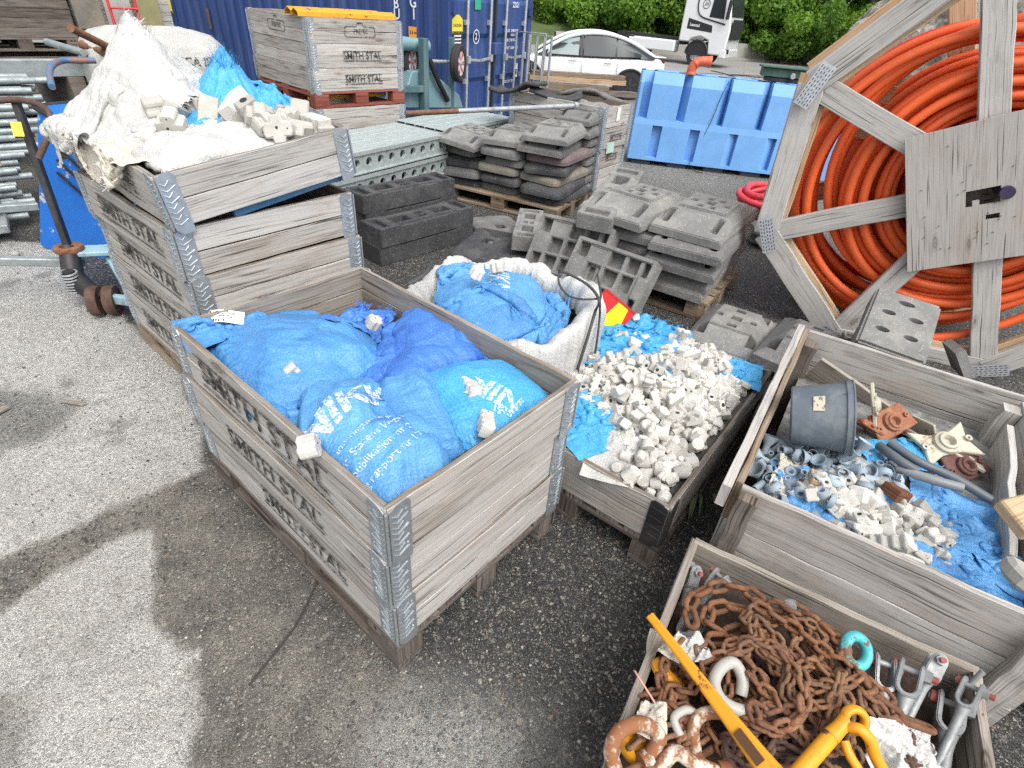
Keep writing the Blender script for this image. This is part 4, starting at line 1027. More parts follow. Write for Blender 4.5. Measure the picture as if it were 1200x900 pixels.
def chain(label,pts,L,W,r,mat,seed=0,lift=.0,group="rusty chains in the chain crate",jit=.3,stamp=.9):
    rr=random.Random(seed);q_=.84 if L<.09 else .80;L,W,r=L*q_,W*q_,r*q_
    Q=catmull(pts);d=[0]
    for i in range(1,len(Q)): d.append(d[-1]+(Q[i]-Q[i-1]).length)
    pitch=L-2.05*r;n=min(100,int(d[-1]/pitch))
    def pos(s):
        for i in range(1,len(Q)):
            if d[i]>=s: t=(s-d[i-1])/(d[i]-d[i-1]+1e-9);return Q[i-1].lerp(Q[i],t)
        return Q[-1]
    C_=[pos(i*pitch) for i in range(n+1)]
    Z=[]
    for p in C_: Z.append(max(p.z,float(hC.at(np.array([p.x]),np.array([p.y]))[0]))+r*1.4+lift)
    Zs=[sum(Z[max(0,i-1):i+2])/len(Z[max(0,i-1):i+2]) for i in range(n+1)]
    for p,z in zip(C_,Zs): p.z=z
    root=empty("chain",C_[0],label=label,cat="chain",group=group)
    base=rr.uniform(0,6)
    for i in range(n):
        a,b_=C_[i],C_[i+1];t=(b_-a).normalized();roll=(math.pi/4 if i%2 else -math.pi/4)+rr.gauss(0,jit)
        up=Vector((0,0,1));y=up.cross(t);
        if y.length<.1:y=Vector((0,1,0)).cross(t)
        y.normalize();z=t.cross(y);M=Matrix((t,y,z)).transposed().to_4x4()@Matrix.Rotation(roll,4,'X')
        o=link("link",link_mesh(L,W,r,mat),root);M.translation=(a+b_)/2-C_[0];o.matrix_basis=M
        w=int(W*.45/hC.res)+1;p=(a+b_)/2;i0=int((p.x-hC.x0)/hC.res);j0=int((p.y-hC.y0)/hC.res)
        sl=hC.H[max(0,i0-w):i0+w+1,max(0,j0-w):j0+w+1];np.maximum(sl,min(p.z+r*stamp-.004,.47),out=sl)
    return root
def px(lst,z=.36): return [at(u,v,z) for u,v in lst]
def meander(cx,cy,rx,ry,n,seed,step=.10):
    r=random.Random(seed);p=Vector((cx+r.uniform(-rx,rx),cy+r.uniform(-ry,ry),0));a=r.uniform(0,6.28);out=[]
    for i in range(n):
        out.append(p.copy())
        for t in range(20):
            a2=a+r.gauss(0,1.1);q=p+Vector((math.cos(a2),math.sin(a2),0))*step
            if ((q.x-cx)/rx)**2+((q.y-cy)/ry)**2<1: break
        else: a2=math.atan2(cy-p.y,cx-p.x);q=p+Vector((math.cos(a2),math.sin(a2),0))*step
        a=a2;p=q
    return out
GN=None
chain("dark brown chain buried low in the middle of the chain pile",meander(.50,-.90,.17,.18,22,3),.062,.040,.0072,RUST_DK,1)
chain("dark rusty chain along the bottom edge of the chain pile",px([(905,800),(930,830),(950,815),(940,850),(965,855),(930,870),(900,860),(870,862),(890,880),(930,888),(850,870)]),.062,.040,.0075,RUST_DK,2)
chain("brown chain heaped in the centre of the pile",meander(.56,-.90,.14,.16,24,9),.060,.039,.0070,RUST,3)
chain("brown chain looping under the others at the right of the pile",meander(.60,-1.00,.12,.12,18,14),.062,.040,.0072,RUST,4)
chain("long reddish brown chain in parallel strands against the back board",px([(905,705),(945,722),(985,760),(1000,790),(985,800),(955,760),(925,735),(945,765),(975,800),(1000,825),(985,835),(950,800),(930,770),(945,790)]),.072,.044,.0080,RUST_OR,5)
chain("heavy orange brown chain with big links in the back left corner of the crate",px([(812,738),(806,708),(835,690),(870,692),(895,712),(915,735),(885,722),(850,712),(822,722),(840,745),(870,740),(905,752),(825,752)],.34),.094,.056,.0105,RUST_OR,6)
chain("heavy orange brown chain with long links running along the right side to the corner",px([(985,800),(1010,812),(1030,838),(1060,845),(1085,855),(1110,872),(1125,885)],.35),.115,.052,.0100,RUST_OR,7,jit=.15)
chain("second heavy chain strand looping beside the turquoise ring",px([(1000,785),(1012,800),(1015,825),(995,815),(975,790)],.36),.100,.052,.0100,RUST_OR,8,jit=.15)
chain("tan brown chain snaking down over the middle of the pile",px([(885,712),(868,728),(885,745),(868,762),(880,785),(895,800),(905,825),(925,835),(912,810),(940,790),(955,775),(965,750),(950,735)],.39),.058,.038,.0070,RUST_TAN,10,lift=.004)
chain("orange tan chain lying in a loose curve on top of the pile",px([(925,725),(935,745),(925,765),(945,780),(965,790),(985,805),(1000,800),(990,775),(970,765)],.40),.058,.038,.0070,RUST_TAN,11,lift=.004)
chain("rust brown chain draped over the top left of the pile",px([(895,735),(910,760),(900,785),(920,800),(935,815),(955,835),(975,845),(965,815),(945,800)],.40),.060,.038,.0070,RUST,12,lift=.006)
chain("clump of small tan chain beside the yellow lever",px([(835,765),(822,752),(815,768),(828,778),(845,772),(838,790),(820,785),(830,800)],.37),.052,.035,.0066,RUST_TAN,13)
chain("brown chain hanging down the left side under the yellow lever",px([(785,770),(772,790),(775,812),(765,840),(760,860),(775,880),(765,905)],.36),.056,.036,.0070,RUST,15)
chain("rusty chain crossing the bottom left of the crate",px([(735,880),(765,855),(790,845),(815,840),(830,858),(812,875),(790,885),(800,905)],.36),.058,.036,.0072,RUST_TAN,16)
chain("brown chain along the lower middle of the crate",px([(845,845),(870,838),(900,846),(925,855),(900,872),(870,880),(850,900),(890,905),(930,905)],.36),.060,.038,.0074,RUST,17)
chain("rusty chain beside the white bag in the lower right of the crate",px([(1030,855),(1055,862),(1075,880),(1060,900),(1090,905),(1040,885)],.34),.056,.036,.0070,RUST_DK,18)
chain("small tan rusty chain bunched near the turquoise ring",meander(.63,-.90,.14,.16,16,31,.11),.050,.034,.0064,RUST_TAN,31,lift=.004)
chain("reddish chain bunched on the left middle of the pile",meander(.40,-.78,.15,.14,16,32,.11),.056,.037,.0068,RUST_OR,32,lift=.002)
chain("brown chain lying loose in the left part under the lever",meander(.26,-.70,.10,.08,16,33,.08),.058,.037,.0070,RUST,33)
chain("dark chain tangled at the bottom middle under the yellow hook",meander(.30,-.95,.12,.12,20,34,.08),.060,.039,.0072,RUST_DK,34)
chain("tan chain curled on the middle right of the pile",meander(.52,-1.0,.15,.13,16,35,.11),.052,.035,.0066,RUST_TAN,35,lift=.006)
chain("rust brown chain heaped beside the white bow shackle",meander(.46,-.83,.12,.12,20,41,.09),.058,.038,.0072,RUST,41,lift=.002)
chain("reddish chain lying along the back board left of the ring",px([(880,705),(905,715),(935,735),(960,752),(985,772),(970,785),(940,762),(915,745),(890,728),(870,715)],.36),.066,.042,.0080,RUST_OR,42)
chain("brown chain filling the lower middle between lever and hook",px([(868,800),(885,822),(905,838),(890,850),(870,838),(880,862),(905,868),(925,850),(915,828)],.37),.060,.039,.0074,RUST,43)
chain("rusty chain draped over the left part beside the pale bags",px([(800,752),(790,770),(800,790),(815,805),(800,820),(785,808),(778,830),(795,845),(815,830)],.36),.058,.038,.0072,RUST_OR,44)
chain("brown chain lying between the hook and the galvanised jaws",px([(1010,800),(1030,815),(1045,835),(1030,850),(1012,835),(995,822),(1005,845),(1030,862),(1050,850)],.34),.060,.039,.0074,RUST,45)
# turnbuckle jaws
GALV_SMOOTH=mat_galv("zinc_coated_casting",(.30,.31,.31),.55,.35)
REDBOLT=mat_chipped("red_painted_bolt",(.33,.07,.06),(.20,.17,.16),(.52,.6),.6,40)
def jaw_parts():
    b=MB();w=.024;gap=.017;t=.011
    for s in (-1,1):
        pts=[(-w,.0),(-w,.052)]+[(w*math.cos(a),.052+w*1.02*math.sin(a)) for a in [math.pi-math.pi*k/8 for k in range(1,8)]]+[(w,.052),(w,.0)]
        M=Matrix(((1,0,0,0),(0,0,1,0),(0,1,0,0),(0,0,0,1)))   # outline x,z ; thickness along y
        b.prism([(x,z) for x,z in pts],t,M@Matrix.Translation((0,0,s*gap-(0 if s>0 else t))))
    # bowed base joining the plates
    n=9;V=[]
    for k in range(n):
        a=math.pi+math.pi*k/(n-1);y=(gap+t)*math.cos(a);z=.004+.030*math.sin(a);y2=gap*math.cos(a);z2=.004+.018*math.sin(a)
        V.append([(-w,y,z),(w,y,z),(w,y2,z2),(-w,y2,z2),(-w,y,z)])
    b.grid(V,False)
    body=b.mesh("jaw",GALV_SMOOTH,40);bev_mesh(body,.003,2,40)
    b=MB();b.lathe([(.021,-.018),(.018,-.032),(.0145,-.05),(.0135,-.06),(.0135,-.235),(.0001,-.236)],14);shank=b.mesh("threaded_shank",GALV_SMOOTH,40)
    b=MB();b.cyl((0,-.045,.052),(0,.05,.052),.0085,12);pin=b.mesh("pin",GALV_SMOOTH,40)
    def hexm(r,h,y):
        bb=MB();bb.prism([(r*math.cos(k*math.pi/3),r*math.sin(k*math.pi/3)) for k in range(6)],h,Matrix.Translation((0,y,.052))@Matrix.Rotation(-math.pi/2,4,'X'));return bb
    nut=hexm(.0165,.017,.027).mesh("nut",GALV_SMOOTH);head=hexm(.0155,.014,-.041).mesh("bolt_head",REDBOLT);b=MB();b.cyl((0,.044,.052),(0,.058,.052),.009,10);tip=b.mesh("bolt_tip",REDBOLT,40)
    return body,shank,pin,nut,head,tip
JP=jaw_parts()
def jaw(loc,axis,yaw,label,s=1.0):
    """axis: direction from shank to fork, yaw about it"""
    q=Vector(axis).to_track_quat('Z','Y').to_matrix().to_4x4()@Matrix.Rotation(yaw,4,'Z')
    r=empty("turnbuckle_jaw",loc,label=label,cat="turnbuckle jaw",group="galvanised turnbuckle jaws in the chain crate");r.rotation_euler=q.to_euler();r.scale=(s,s,s)
    for nme,me in zip(("fork","threaded_shank","pin","nut","bolt_head","bolt_tip"),JP): link(nme,me,r)
    return r
up_img=Vector((.9,.1,.45))
jaw(at(1035,800,.33),(.9,.30,.42),1.5,"small galvanised jaw with red bolt head, nearest the turquoise ring",.95)
jaw(at(1063,808,.35),(.95,.12,.40),1.25,"galvanised jaw with white nut and red bolt tip, second from the turquoise ring",1.0)
jaw(at(1090,790,.37),(.85,-.02,.55),.05,"galvanised jaw seen flat from its wide side with the nut facing up",.8)
jaw(at(1132,822,.36),(.85,-.02,.50),1.15,"large galvanised jaw in the right corner showing both fork plates",.8)
jaw(at(1112,850,.30),(.9,.12,.25),1.3,"galvanised jaw lying lower behind the large jaw in the right corner",1.1)
jaw(at(808,682,.29),(.6,.2,.75),.5,"galvanised jaw upright in the back left corner behind the heavy chain",.8)
jaw(at(835,688,.29),(.6,-.1,.75),1.4,"galvanised jaw with its pin showing behind the heavy chain",.8)
jaw(at(806,742,.29),(.9,.1,.1),.9,"galvanised jaw lying under the heavy chain with its shank toward the lever",1.0)
jaw(at(915,722,.33),(.6,-.2,.8),.1,"galvanised jaw with a pink bolt head against the back board",.8)
b=MB();b.cyl(at(1138,800,.35),at(1152,787,.39),.007,10);tag(b.build("threaded_stud",GALV_SMOOTH),"short threaded stud poking up at the right corner of the chain crate","bolt")
# shackles
def ushackle(name,label,P,r,mat,cat="shackle",eyes=True,pinmat=None):
    Q=catmull(P,8);b=MB();b.tube(Q,r,12);root=tag(b.build(name,mat),label,cat)
    if eyes:
        for e,n in ((Q[0],Q[1]),(Q[-1],Q[-2])):
            b=MB();b.lathe([(r*.6,-r*.75),(r*1.7,-r*.75),(r*1.7,r*.75),(r*.6,r*.75),(r*.6,-r*.75)],16);d=(e-n).normalized()
            side=(Q[-1]-Q[0]).normalized();o=b.build("eye",mat,root);o.matrix_basis=Matrix.Translation(e+d*r*1.2)@side.to_track_quat('Z','Y').to_matrix().to_4x4()
        if pinmat is not None:
            d=(Q[0]-Q[1]).normalized();s=(Q[-1]-Q[0]).normalized();b=MB();b.cyl(Q[0]+d*r*1.2-s*r*1.6,Q[-1]+d*r*1.2+s*r*1.6,r*.62,10);b.build("pin",pinmat,root)
    return root
ushackle("shackle","large off-white bow shackle lying in the middle of the chain pile",[at(868,815,.39),at(870,795,.41),at(860,777,.42),at(846,782,.425),at(837,800,.42),at(846,821,.415),at(869,833,.41),at(899,834,.40)],.0150,WHITE_CHIP,eyes=False)
ushackle("shackle","rusty bow shackle standing in the bottom left corner over the yellow drum",[at(762,885,.37),at(772,862,.40),at(752,848,.42),at(728,856,.42),at(716,878,.40),at(722,905,.37)],.017,RUSTY_WHITE,eyes=True,pinmat=RUST)
ushackle("shackle","rusty orange shackle with flaking paint left of the yellow lever",[at(815,880,.36),at(812,855,.39),at(822,838,.40),at(845,836,.40),at(858,850,.38)],.0150,RUSTY_WHITE,eyes=True,pinmat=RUST)
ushackle("shackle","flaking white shackle lying flat along the bottom of the crate",[at(770,905,.37),at(790,882,.39),at(815,895,.39),at(840,905,.38)],.017,RUSTY_WHITE,eyes=True,pinmat=RUST)
ushackle("shackle","small off-white shackle between the brown chains and the lever",[at(797,862,.39),at(790,842,.40),at(803,832,.40),at(815,836,.39)],.010,WHITE_CHIP,eyes=False)
b=MB();R0,r0=.040,.0155
pr_=[(R0+r0*1.0*math.cos(2*math.pi*k/10),r0*1.25*math.sin(2*math.pi*k/10)) for k in range(11)]
b.lathe(pr_,32);o=b.build("steel_ring",TURQ,None,at(1003,763,.41),(.35,-.55,.3),sharp=180);tag(o,"turquoise painted steel ring with chipped rust, standing at the back board","ring");o.scale=(.92,.82,.85)
# yellow lever and hook
def lever():
    P=[at(762,722,.405),at(800,770,.43),at(850,836,.455),at(905,908,.47)];W=[.024,.026,.034,.054];T=[.014,.016,.018,.03]
    Q=catmull(P,6);b=MB();A=[];n=len(Q)
    for i,q in enumerate(Q):
        t=(Q[min(i+1,n-1)]-Q[max(i-1,0)]).normalized();f=i/(n-1)*(len(W)-1);k=min(int(f),len(W)-2);w=W[k]+(W[k+1]-W[k])*(f-k);th=T[k]+(T[k+1]-T[k])*(f-k)
        v=(Vector(CAM_C)-q).normalized();s=t.cross(v).normalized();u=s.cross(t)
        c=.25
        ring=[(-w/2,-th/2),(w/2,-th/2),(w/2,th/2*.4),(w/2-w*c*.5,th/2),(-w/2+w*c*.5,th/2),(-w/2,th/2*.4)]
        row=[tuple(q+s*a+u*d) for a,d in ring];row.append(row[0]);A.append(row)
    b.grid(A,False);b.add([A[0][k] for k in range(6)],[(0,1,2,3,4,5)]);b.add([A[-1][k] for k in range(6)],[(5,4,3,2,1,0)])
    o=b.build("lever",YELLOW,bev=.003);tag(o,"long chipped yellow load binder lever lying across the left rim of the chain crate","lever")
    t=(Q[-1]-Q[-4]).normalized();v=(Vector(CAM_C)-Q[-3]).normalized();s=t.cross(v).normalized();u=s.cross(t)
    b=MB();M=Matrix((t,s,u)).transposed().to_4x4();M.translation=Q[-4]+u*.0145+s*.004;b.box((0,0,0),(.07,.022,.004),M);b.build("slot",mat_basic("slot_shade",(.09,.035,.01),.7),o)  # dark slab on the face paints the shade of a slot
    return o
lever()
def hook():
    root=empty("load_hook",at(985,870,.43),label="yellow forged load hook with a ring eye, in the lower middle of the chain crate",cat="load hook")
    root.scale=(.88,.88,.88)
    def P(u,v,z): return at(u,v,z)-root.location
    a=P(925,915,.43);c=P(972,862,.45);b=MB();d=(c-a).normalized()
    b.tube([a,a.lerp(c,.96),a.lerp(c,1.0)],[.020,.020,.018],20);b.build("barrel",YELLOW,root,sharp=40)
    b=MB();b.tube([c,P(984,850,.46),P(992,842,.465)],[.021,.018,.020],16);b.build("neck",YELLOW,root)
    e=P(1004,840,.465);b=MB();R1,r1=.026,.011
    b.lathe([(R1+r1*math.cos(2*math.pi*k/12),r1*1.35*math.sin(2*math.pi*k/12)) for k in range(13)],28);o=b.build("ring_eye",YELLOW,root,e,(.25,-.75,.2),sharp=180)
    Q=catmull([P(996,850,.47),P(1010,852,.485),P(1024,866,.47),P(1030,885,.44),P(1040,905,.41)],6);b=MB();b.tube(Q,[.011+.004*min(1,i/10) for i in range(len(Q))],14);b.build("hook_body",YELLOW,root)
    Q=catmull([P(990,868,.44),P(996,885,.43),P(1008,905,.41)],6);b=MB();b.tube(Q,.012,12);b.build("clevis",YELLOW,root)
hook()
b=MB();b.lathe([(.0001,0),(.045,0),(.05,.01),(.05,.03),(.042,.04),(.03,.036),(.0001,.036)],28);tag(b.build("winch_drum",YELLOW,None,at(742,872,.315),(.3,.2,0)),"yellow round drum under the rusty shackle in the bottom left corner","drum")
b=MB();b.lathe([(.02,0),(.045,0),(.05,.01),(.045,.03),(.022,.034)],24);tag(b.build("winch_drum",YELLOW,None,at(778,795,.325),(.5,.6,.4)),"yellow rusty drum half hidden under the lever and the left chains","drum")
# sack scraps in the chain crate
hCs=HF(-.45,-1.5,.95,-.4,lambda x,y:np.maximum(hC.at(x,y)-.0,.3))
sheet("white_sack_scrap","white woven bag crumpled between the yellow hook and the long orange chain",WHITE_W,.22,.15,place(*at(1068,868,.42),-1.0),hCs,51,n=34,crumple=.06,shrink=.84,cat="torn sack",wrinkle=.008)
sheet("white_sack_scrap","cream woven bag in the left side of the chain crate under the lever",CREAM_W,.15,.12,place(*at(785,745,.40),.3),hCs,52,n=28,crumple=.06,shrink=.8,cat="torn sack",wrinkle=.008)
sheet("white_sack_scrap","small white bag piece beside the clump of tan chain",WHITE_W,.10,.09,place(*at(815,752,.42),.8),hCs,53,n=22,crumple=.06,shrink=.8,cat="torn sack",wrinkle=.006)
sheet("white_sack_scrap","dirty pale rag near the rusty shackle at the left board",CREAM_W,.10,.08,place(*at(768,836,.42),.4),hCs,54,n=22,crumple=.06,shrink=.8,cat="torn sack",wrinkle=.006)
b=MB();b.grid([[tuple(at(742+u*3+k*7,785+k*11+u*1,.40-.004*k)) for u in (0,1)] for k in range(6)]);o=b.build("tape_strip",mat_basic("faded_pink_tape",(.62,.33,.24),.7,0,.15));tag(o,"faded pink tape strip hanging over the left rim of the chain crate","tape");sd=o.modifiers.new("thickness",'SOLIDIFY');sd.thickness=.003
# ------------------------------------------------------------------ plank crate with the bucket
MR=Matrix.Translation((.95,-.57,.02))@Matrix.Rotation(aRx,4,'Z')
crR.location=(.95,-.57,.02);crR.rotation_euler=(0,0,aRx)
def LR(x,y,z): return MR@Vector((x,-y,z))          # x away from the camera, y to the right, z above the crate floor
LXR,LYR=1.30,.86
def rboard(name,L,H,T,mat,loc,rz,rx=0,ry=0,var=0):
    o=link(name,board_cached(L,H,T,mat,var),crR);o.matrix_basis=Matrix.Translation(loc)@Matrix.Rotation(rz,4,'Z')@Matrix.Rotation(ry,4,'Y')@Matrix.Rotation(rx,4,'X');return o
for k in range(3):
    h=.172;z=k*.176
    rboard("board",LYR+.02,h,.022,WOOD,(0,.0,z),-math.pi/2,var=k)                                   # near wall
    rboard("board",LYR+.02,h,.022,WOOD,(LXR+.002,.0,z),-math.pi/2,var=k+1)                            # far wall
    rboard("board",LXR-.002,h,.022,WOOD if k<2 else WOOD_PAL,(.024,.0,z),0,var=k)                     # left wall
    rboard("board",LXR-.06,h,.022,WOOD,(.024,-LYR-.002,z),0,rx=.02*k,var=k+2)                           # right wall
rboard("board",LXR+.05,.09,.03,WOOD,(-.04,.026,.452),0,var=1)
for x,y in ((.03,-.03),(LXR-.07,-.03),(LXR-.07,-LYR+.05),(.03,-LYR+.05)):
    o=link("corner_post",board_cached(.50,.07,.06,WOOD_DARK if y>-.5 else WOOD,0),crR);o.matrix_basis=Matrix.Translation((x+.06 if 0 else x,y-.03,.01))@Matrix.Rotation(-math.pi/2,4,'Y')
for k in range(6): rboard("bottom_board",LXR-.03,.02,.135,WOOD_DARK,(.02,-.02-k*.14-.135,0),0,var=k%3)
def wallR(X,Y):
    lx=(X-.95)*math.cos(aRx)+(Y+.57)*math.sin(aRx);ly=(X-.95)*math.sin(aRx)-(Y+.57)*math.cos(aRx)
    return np.where((lx<.035)|(lx>LXR-.02)|(ly<.035)|(ly>LYR-.03),.60,0.)
# loose boards inside
def plank(label,a,b_,w,t,mat,up,name="loose_board",group=None):
    a=Vector(a);b_=Vector(b_);L=(b_-a).length;x=(b_-a).normalized();y=Vector(up).cross(x).normalized();z=x.cross(y)
    M=Matrix((x,y,z)).transposed().to_4x4();M.translation=a;o=link(name,board_mesh(L,w,t,seed=int(L*999)%77,mat=mat,seg=8,warp=.004));o.matrix_basis=M
    return tag(o,label,"board",group)
plank("wide grey board leaning diagonally along the back wall inside the plank crate",LR(1.20,.05,.30),LR(1.10,.76,.10),.19,.018,WOOD_IN,(-.25,0,1))
plank("narrow weathered board standing inside the right wall of the plank crate",LR(.35,.80,.30),LR(1.0,.80,.40),.15,.022,WOOD,(0,.1,1))
hR=HF(.7,-1.8,2.6,-.3,lambda x,y:.40+.05*np.exp(-((x-1.75)/.3)**2-((y+.95)/.25)**2)-.06*np.clip((x-1.7)*1.2,0,1)+.015*(fbm2(x,y,7,41,3)-.5))
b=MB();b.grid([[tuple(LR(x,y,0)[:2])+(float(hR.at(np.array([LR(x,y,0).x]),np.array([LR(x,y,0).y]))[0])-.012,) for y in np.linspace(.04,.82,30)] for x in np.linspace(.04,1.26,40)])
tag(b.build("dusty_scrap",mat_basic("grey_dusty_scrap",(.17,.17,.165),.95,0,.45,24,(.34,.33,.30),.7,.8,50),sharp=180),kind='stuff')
BUCK=mat_basic("dark_blue_grey_plastic",(.12,.145,.17),.45,0,.18,7,(.28,.30,.31),.55,.08,40)
def bucket():
    a=at(921,486,.58);c=at(1002,490,.57);d=(c-a);_r=((a+c)/2-Vector(CAM_C)).normalized();d=d-_r*d.dot(_r)*.92;a=(a+c)/2-d.normalized()*.10;d.normalize()
    root=empty("bucket",a,label="dark grey plastic bucket lying on its side with a worn cream sticker",cat="bucket");root.rotation_euler=d.to_track_quat('Z','Y').to_euler()
    b=MB();b.lathe([(.0001,0),(.115,.0),(.121,.006),(.128,.08),(.136,.19),(.143,.262),(.143,.262),(.150,.264),(.152,.292),(.156,.294),(.156,.300),(.147,.300),(.138,.26),(.117,.012),(.0001,.01)],44);b.build("body",BUCK,root,sharp=30)
    q=root.rotation_euler.to_matrix();v=q.inverted()@(Vector(CAM_C)-a);ang=math.atan2(v.y,v.x)
    b=MB();n=6;row=[]
    for i in range(n+1):
        t=ang-.62+.46*i/n;row.append([(.1405*math.cos(t)*(.955+.05*j/3),.1405*math.sin(t)*(.955+.05*j/3),.105+.055*j/3) for j in range(4)])
    b.grid(row);b.build("sticker",mat_chipped("worn_cream_sticker",(.62,.56,.42),(.12,.13,.14),(.52,.57),.7,45),root)
    for k in range(10):
        t=2*math.pi*k/10;b=MB();b.add([(.146*math.cos(t),.146*math.sin(t),.264),(.154*math.cos(t),.154*math.sin(t),.266),(.145*math.cos(t),.145*math.sin(t),.235)],[(0,1,2),(2,1,0)]);b.build("rim_rib",BUCK,root)
    return root
_b=bucket();_b.scale=(.90,.90,.66)
# plastic fittings
FIT=mat_basic("blue_grey_plastic",(.27,.34,.40),.55,0,.15,14,(.42,.44,.44),.5,.05,objrand=.25)
FIT_D=mat_basic("dark_grey_plastic",(.12,.14,.16),.5,0,.15,14,None,0,.05,objrand=.2)
b=MB();b.lathe([(.011,-.03),(.011,0),(.013,.006),(.030,.034),(.031,.038),(.026,.037),(.0105,.006),(.0085,0),(.0085,-.03),(.011,-.03)],16);FUN=b.mesh("fitting",FIT,40)
b=MB();b.lathe([(.018,-.025),(.018,.025),(.014,.025),(.014,-.025),(.018,-.025)],16);SLV=b.mesh("fitting",FIT,40)
b=MB();b.lathe([(.022,-.01),(.030,.0),(.030,.008),(.008,.008),(.008,-.004),(.014,-.012),(.022,-.01)],16)
for k in range(6): b.bar((.008*math.cos(k*1.047),.008*math.sin(k*1.047),.010),(.029*math.cos(k*1.047),.029*math.sin(k*1.047),.010),.004,.006)
STAR=b.mesh("fitting",FIT,40)
def pxin(u0,v0,u1,v1,z=.44,poly=None):
    def f(r):
        for _ in range(100):
            u,v=r.uniform(u0,u1),r.uniform(v0,v1)
            if poly is None or sdist(np.array([u]),np.array([v]),poly)[0]<0: break
        p=at(u,v,z);return p.x,p.y
    return f
pf=[(905,515),(940,520),(1000,535),(1050,545),(1052,580),(1010,590),(975,575),(930,585),(893,575),(890,545)]
heap(hR,74,pxin(890,515,1052,590,.44,pf),[FUN,FUN,SLV,STAR],"plastic_fitting","small blue grey plastic cone fitting in the plank crate below the bucket","blue grey plastic fittings",cat="plastic fitting",dmin=.045,seed=61,scale=(.8,1.15),sz=.02)
heap(hR,8,pxin(900,510,1000,540,.44),[FUN,SLV],"plastic_fitting","small blue grey plastic cone fitting in the plank crate below the bucket","blue grey plastic fittings",cat="plastic fitting",dmin=.05,seed=62,scale=(.9,1.3),sz=.02)
GR2="torn sacks in the plank crate"
hRw=HF(.7,-1.8,2.6,-.3,lambda x,y:np.maximum(hR.at(x.ravel(),y.ravel()).reshape(x.shape),wallR(x,y)))
sheet("torn_sack","blue torn sack under the concrete pieces in the front of the plank crate",BLUE,.66,.44,place(*LR(.20,.36,.54),-1.35),hRw,63,n=50,crumple=.10,shrink=.80,cat="torn sack",group=GR2,fr=60,wrinkle=.008)
def edgeR(x,y): 
    return hR.at(x,y)
hR2=HF(.7,-1.8,2.6,-.3,lambda x,y:np.maximum(hR.at(x.ravel(),y.ravel()).reshape(x.shape),np.where((x-.95)*math.cos(aRx)+(y+.57)*math.sin(aRx)<.03,.55,0)))
sheet("torn_sack","long blue ribbed torn sack hanging toward the right wall of the plank crate",BLUE,.62,.34,place(*LR(.36,.66,.56),.15),hRw,64,n=56,crumple=.12,shrink=.80,cat="torn sack",group=GR2,wrinkle=.016)
sheet("torn_sack","bright blue torn sack strip beside the bucket rim under the grey pipes",CYAN,.40,.16,place(*at(1055,520,.50),-.9),hR,65,n=40,crumple=.11,shrink=.72,cat="torn sack",group=GR2,fr=50,wrinkle=.009)
CLEAR=NT("dusty_clear_film");CLEAR.fin((.62,.64,.63),.35)
CLEAR.b.inputs['Alpha'].default_value=.5;CLEAR=CLEAR.mat
hRb=HF(.7,-1.8,2.6,-.3,0.);hRb.H=hRw.H.copy()
for _ in range(3):
    hRb.H=sum(np.roll(np.roll(hRb.H,a,0),c,1) for a in (-2,0,2) for c in (-2,0,2))/9
sheet("plastic_film","dusty clear plastic bag lying over the fittings beside the bucket rim",CLEAR,.30,.22,place(*at(1030,545,.54),-.5),hRb,66,n=34,crumple=.05,shrink=.86,cat="plastic film",wrinkle=.003)
sheet("plastic_film","crumpled cream plastic film at the left wall of the plank crate below the bucket",CREAM_W,.24,.13,place(*at(932,540,.52),.2),hRb,67,n=34,crumple=.05,shrink=.86,cat="plastic film",wrinkle=.003)
pc=[(955,562),(1000,562),(1050,582),(1100,590),(1120,625),(1118,645),(1075,655),(1030,628),(1010,600),(985,585),(950,580)]
heap(hR,36,pxin(950,560,1122,656,.47,pc),[SP[1],SP[3],SP[4],SP[2],SPG[1]],"concrete_spacer","off-white concrete spacer among the blue cloth in the plank crate","concrete spacers in the plank crate",dmin=.05,seed=69,scale=(.85,1.25),sink=.4)
heap(hR,34,pxin(900,545,1125,650,.46,[(895,560),(960,550),(1060,570),(1125,605),(1120,648),(1075,655),(1010,615),(930,590)]),[SPG[0],SPG[3],SPG[4],SP[3],CONE],"spacer_fragment","small dusty concrete spacer fragment among the debris in the plank crate","concrete fragments in the plank crate",cat="concrete fragment",dmin=.03,seed=71,scale=(.45,.75),sz=.02)  # scaled-down copies of the spacer and cone shapes
heap(hR,30,pxin(895,520,1055,600,.46),[FUN,SLV,STAR],"plastic_fitting","small blue grey plastic cone fitting in the plank crate below the bucket","blue grey plastic fittings",cat="plastic fitting",dmin=.035,seed=72,scale=(.75,1.05),sz=.02)
WBL=mat_wood("split_wood_block",(.26,.17,.10),(.46,.34,.22),(.60,.48,.34),wear=.1)
b=MB();b.box((0,0,0),(.075,.055,.035));o=b.build("wood_block",WBL,None,at(958,563,.49),(.1,.15,.3),bev=.003);tag(o,"small pale wood block among the plastic fittings in the plank crate","wood block")
b=MB();b.box((0,0,0),(.07,.06,.04));o=b.build("wood_block",mat_wood("dark_brown_block",(.07,.03,.02),(.16,.07,.04),(.25,.12,.07)),None,at(1050,577,.48),(.3,.2,.9),bev=.003);tag(o,"dark brown grooved wood block beside the grey pipes","wood block")
PVC=mat_basic("grey_pvc",(.22,.24,.25),.4,0,.12,8,(.42,.42,.40),.4,.0)
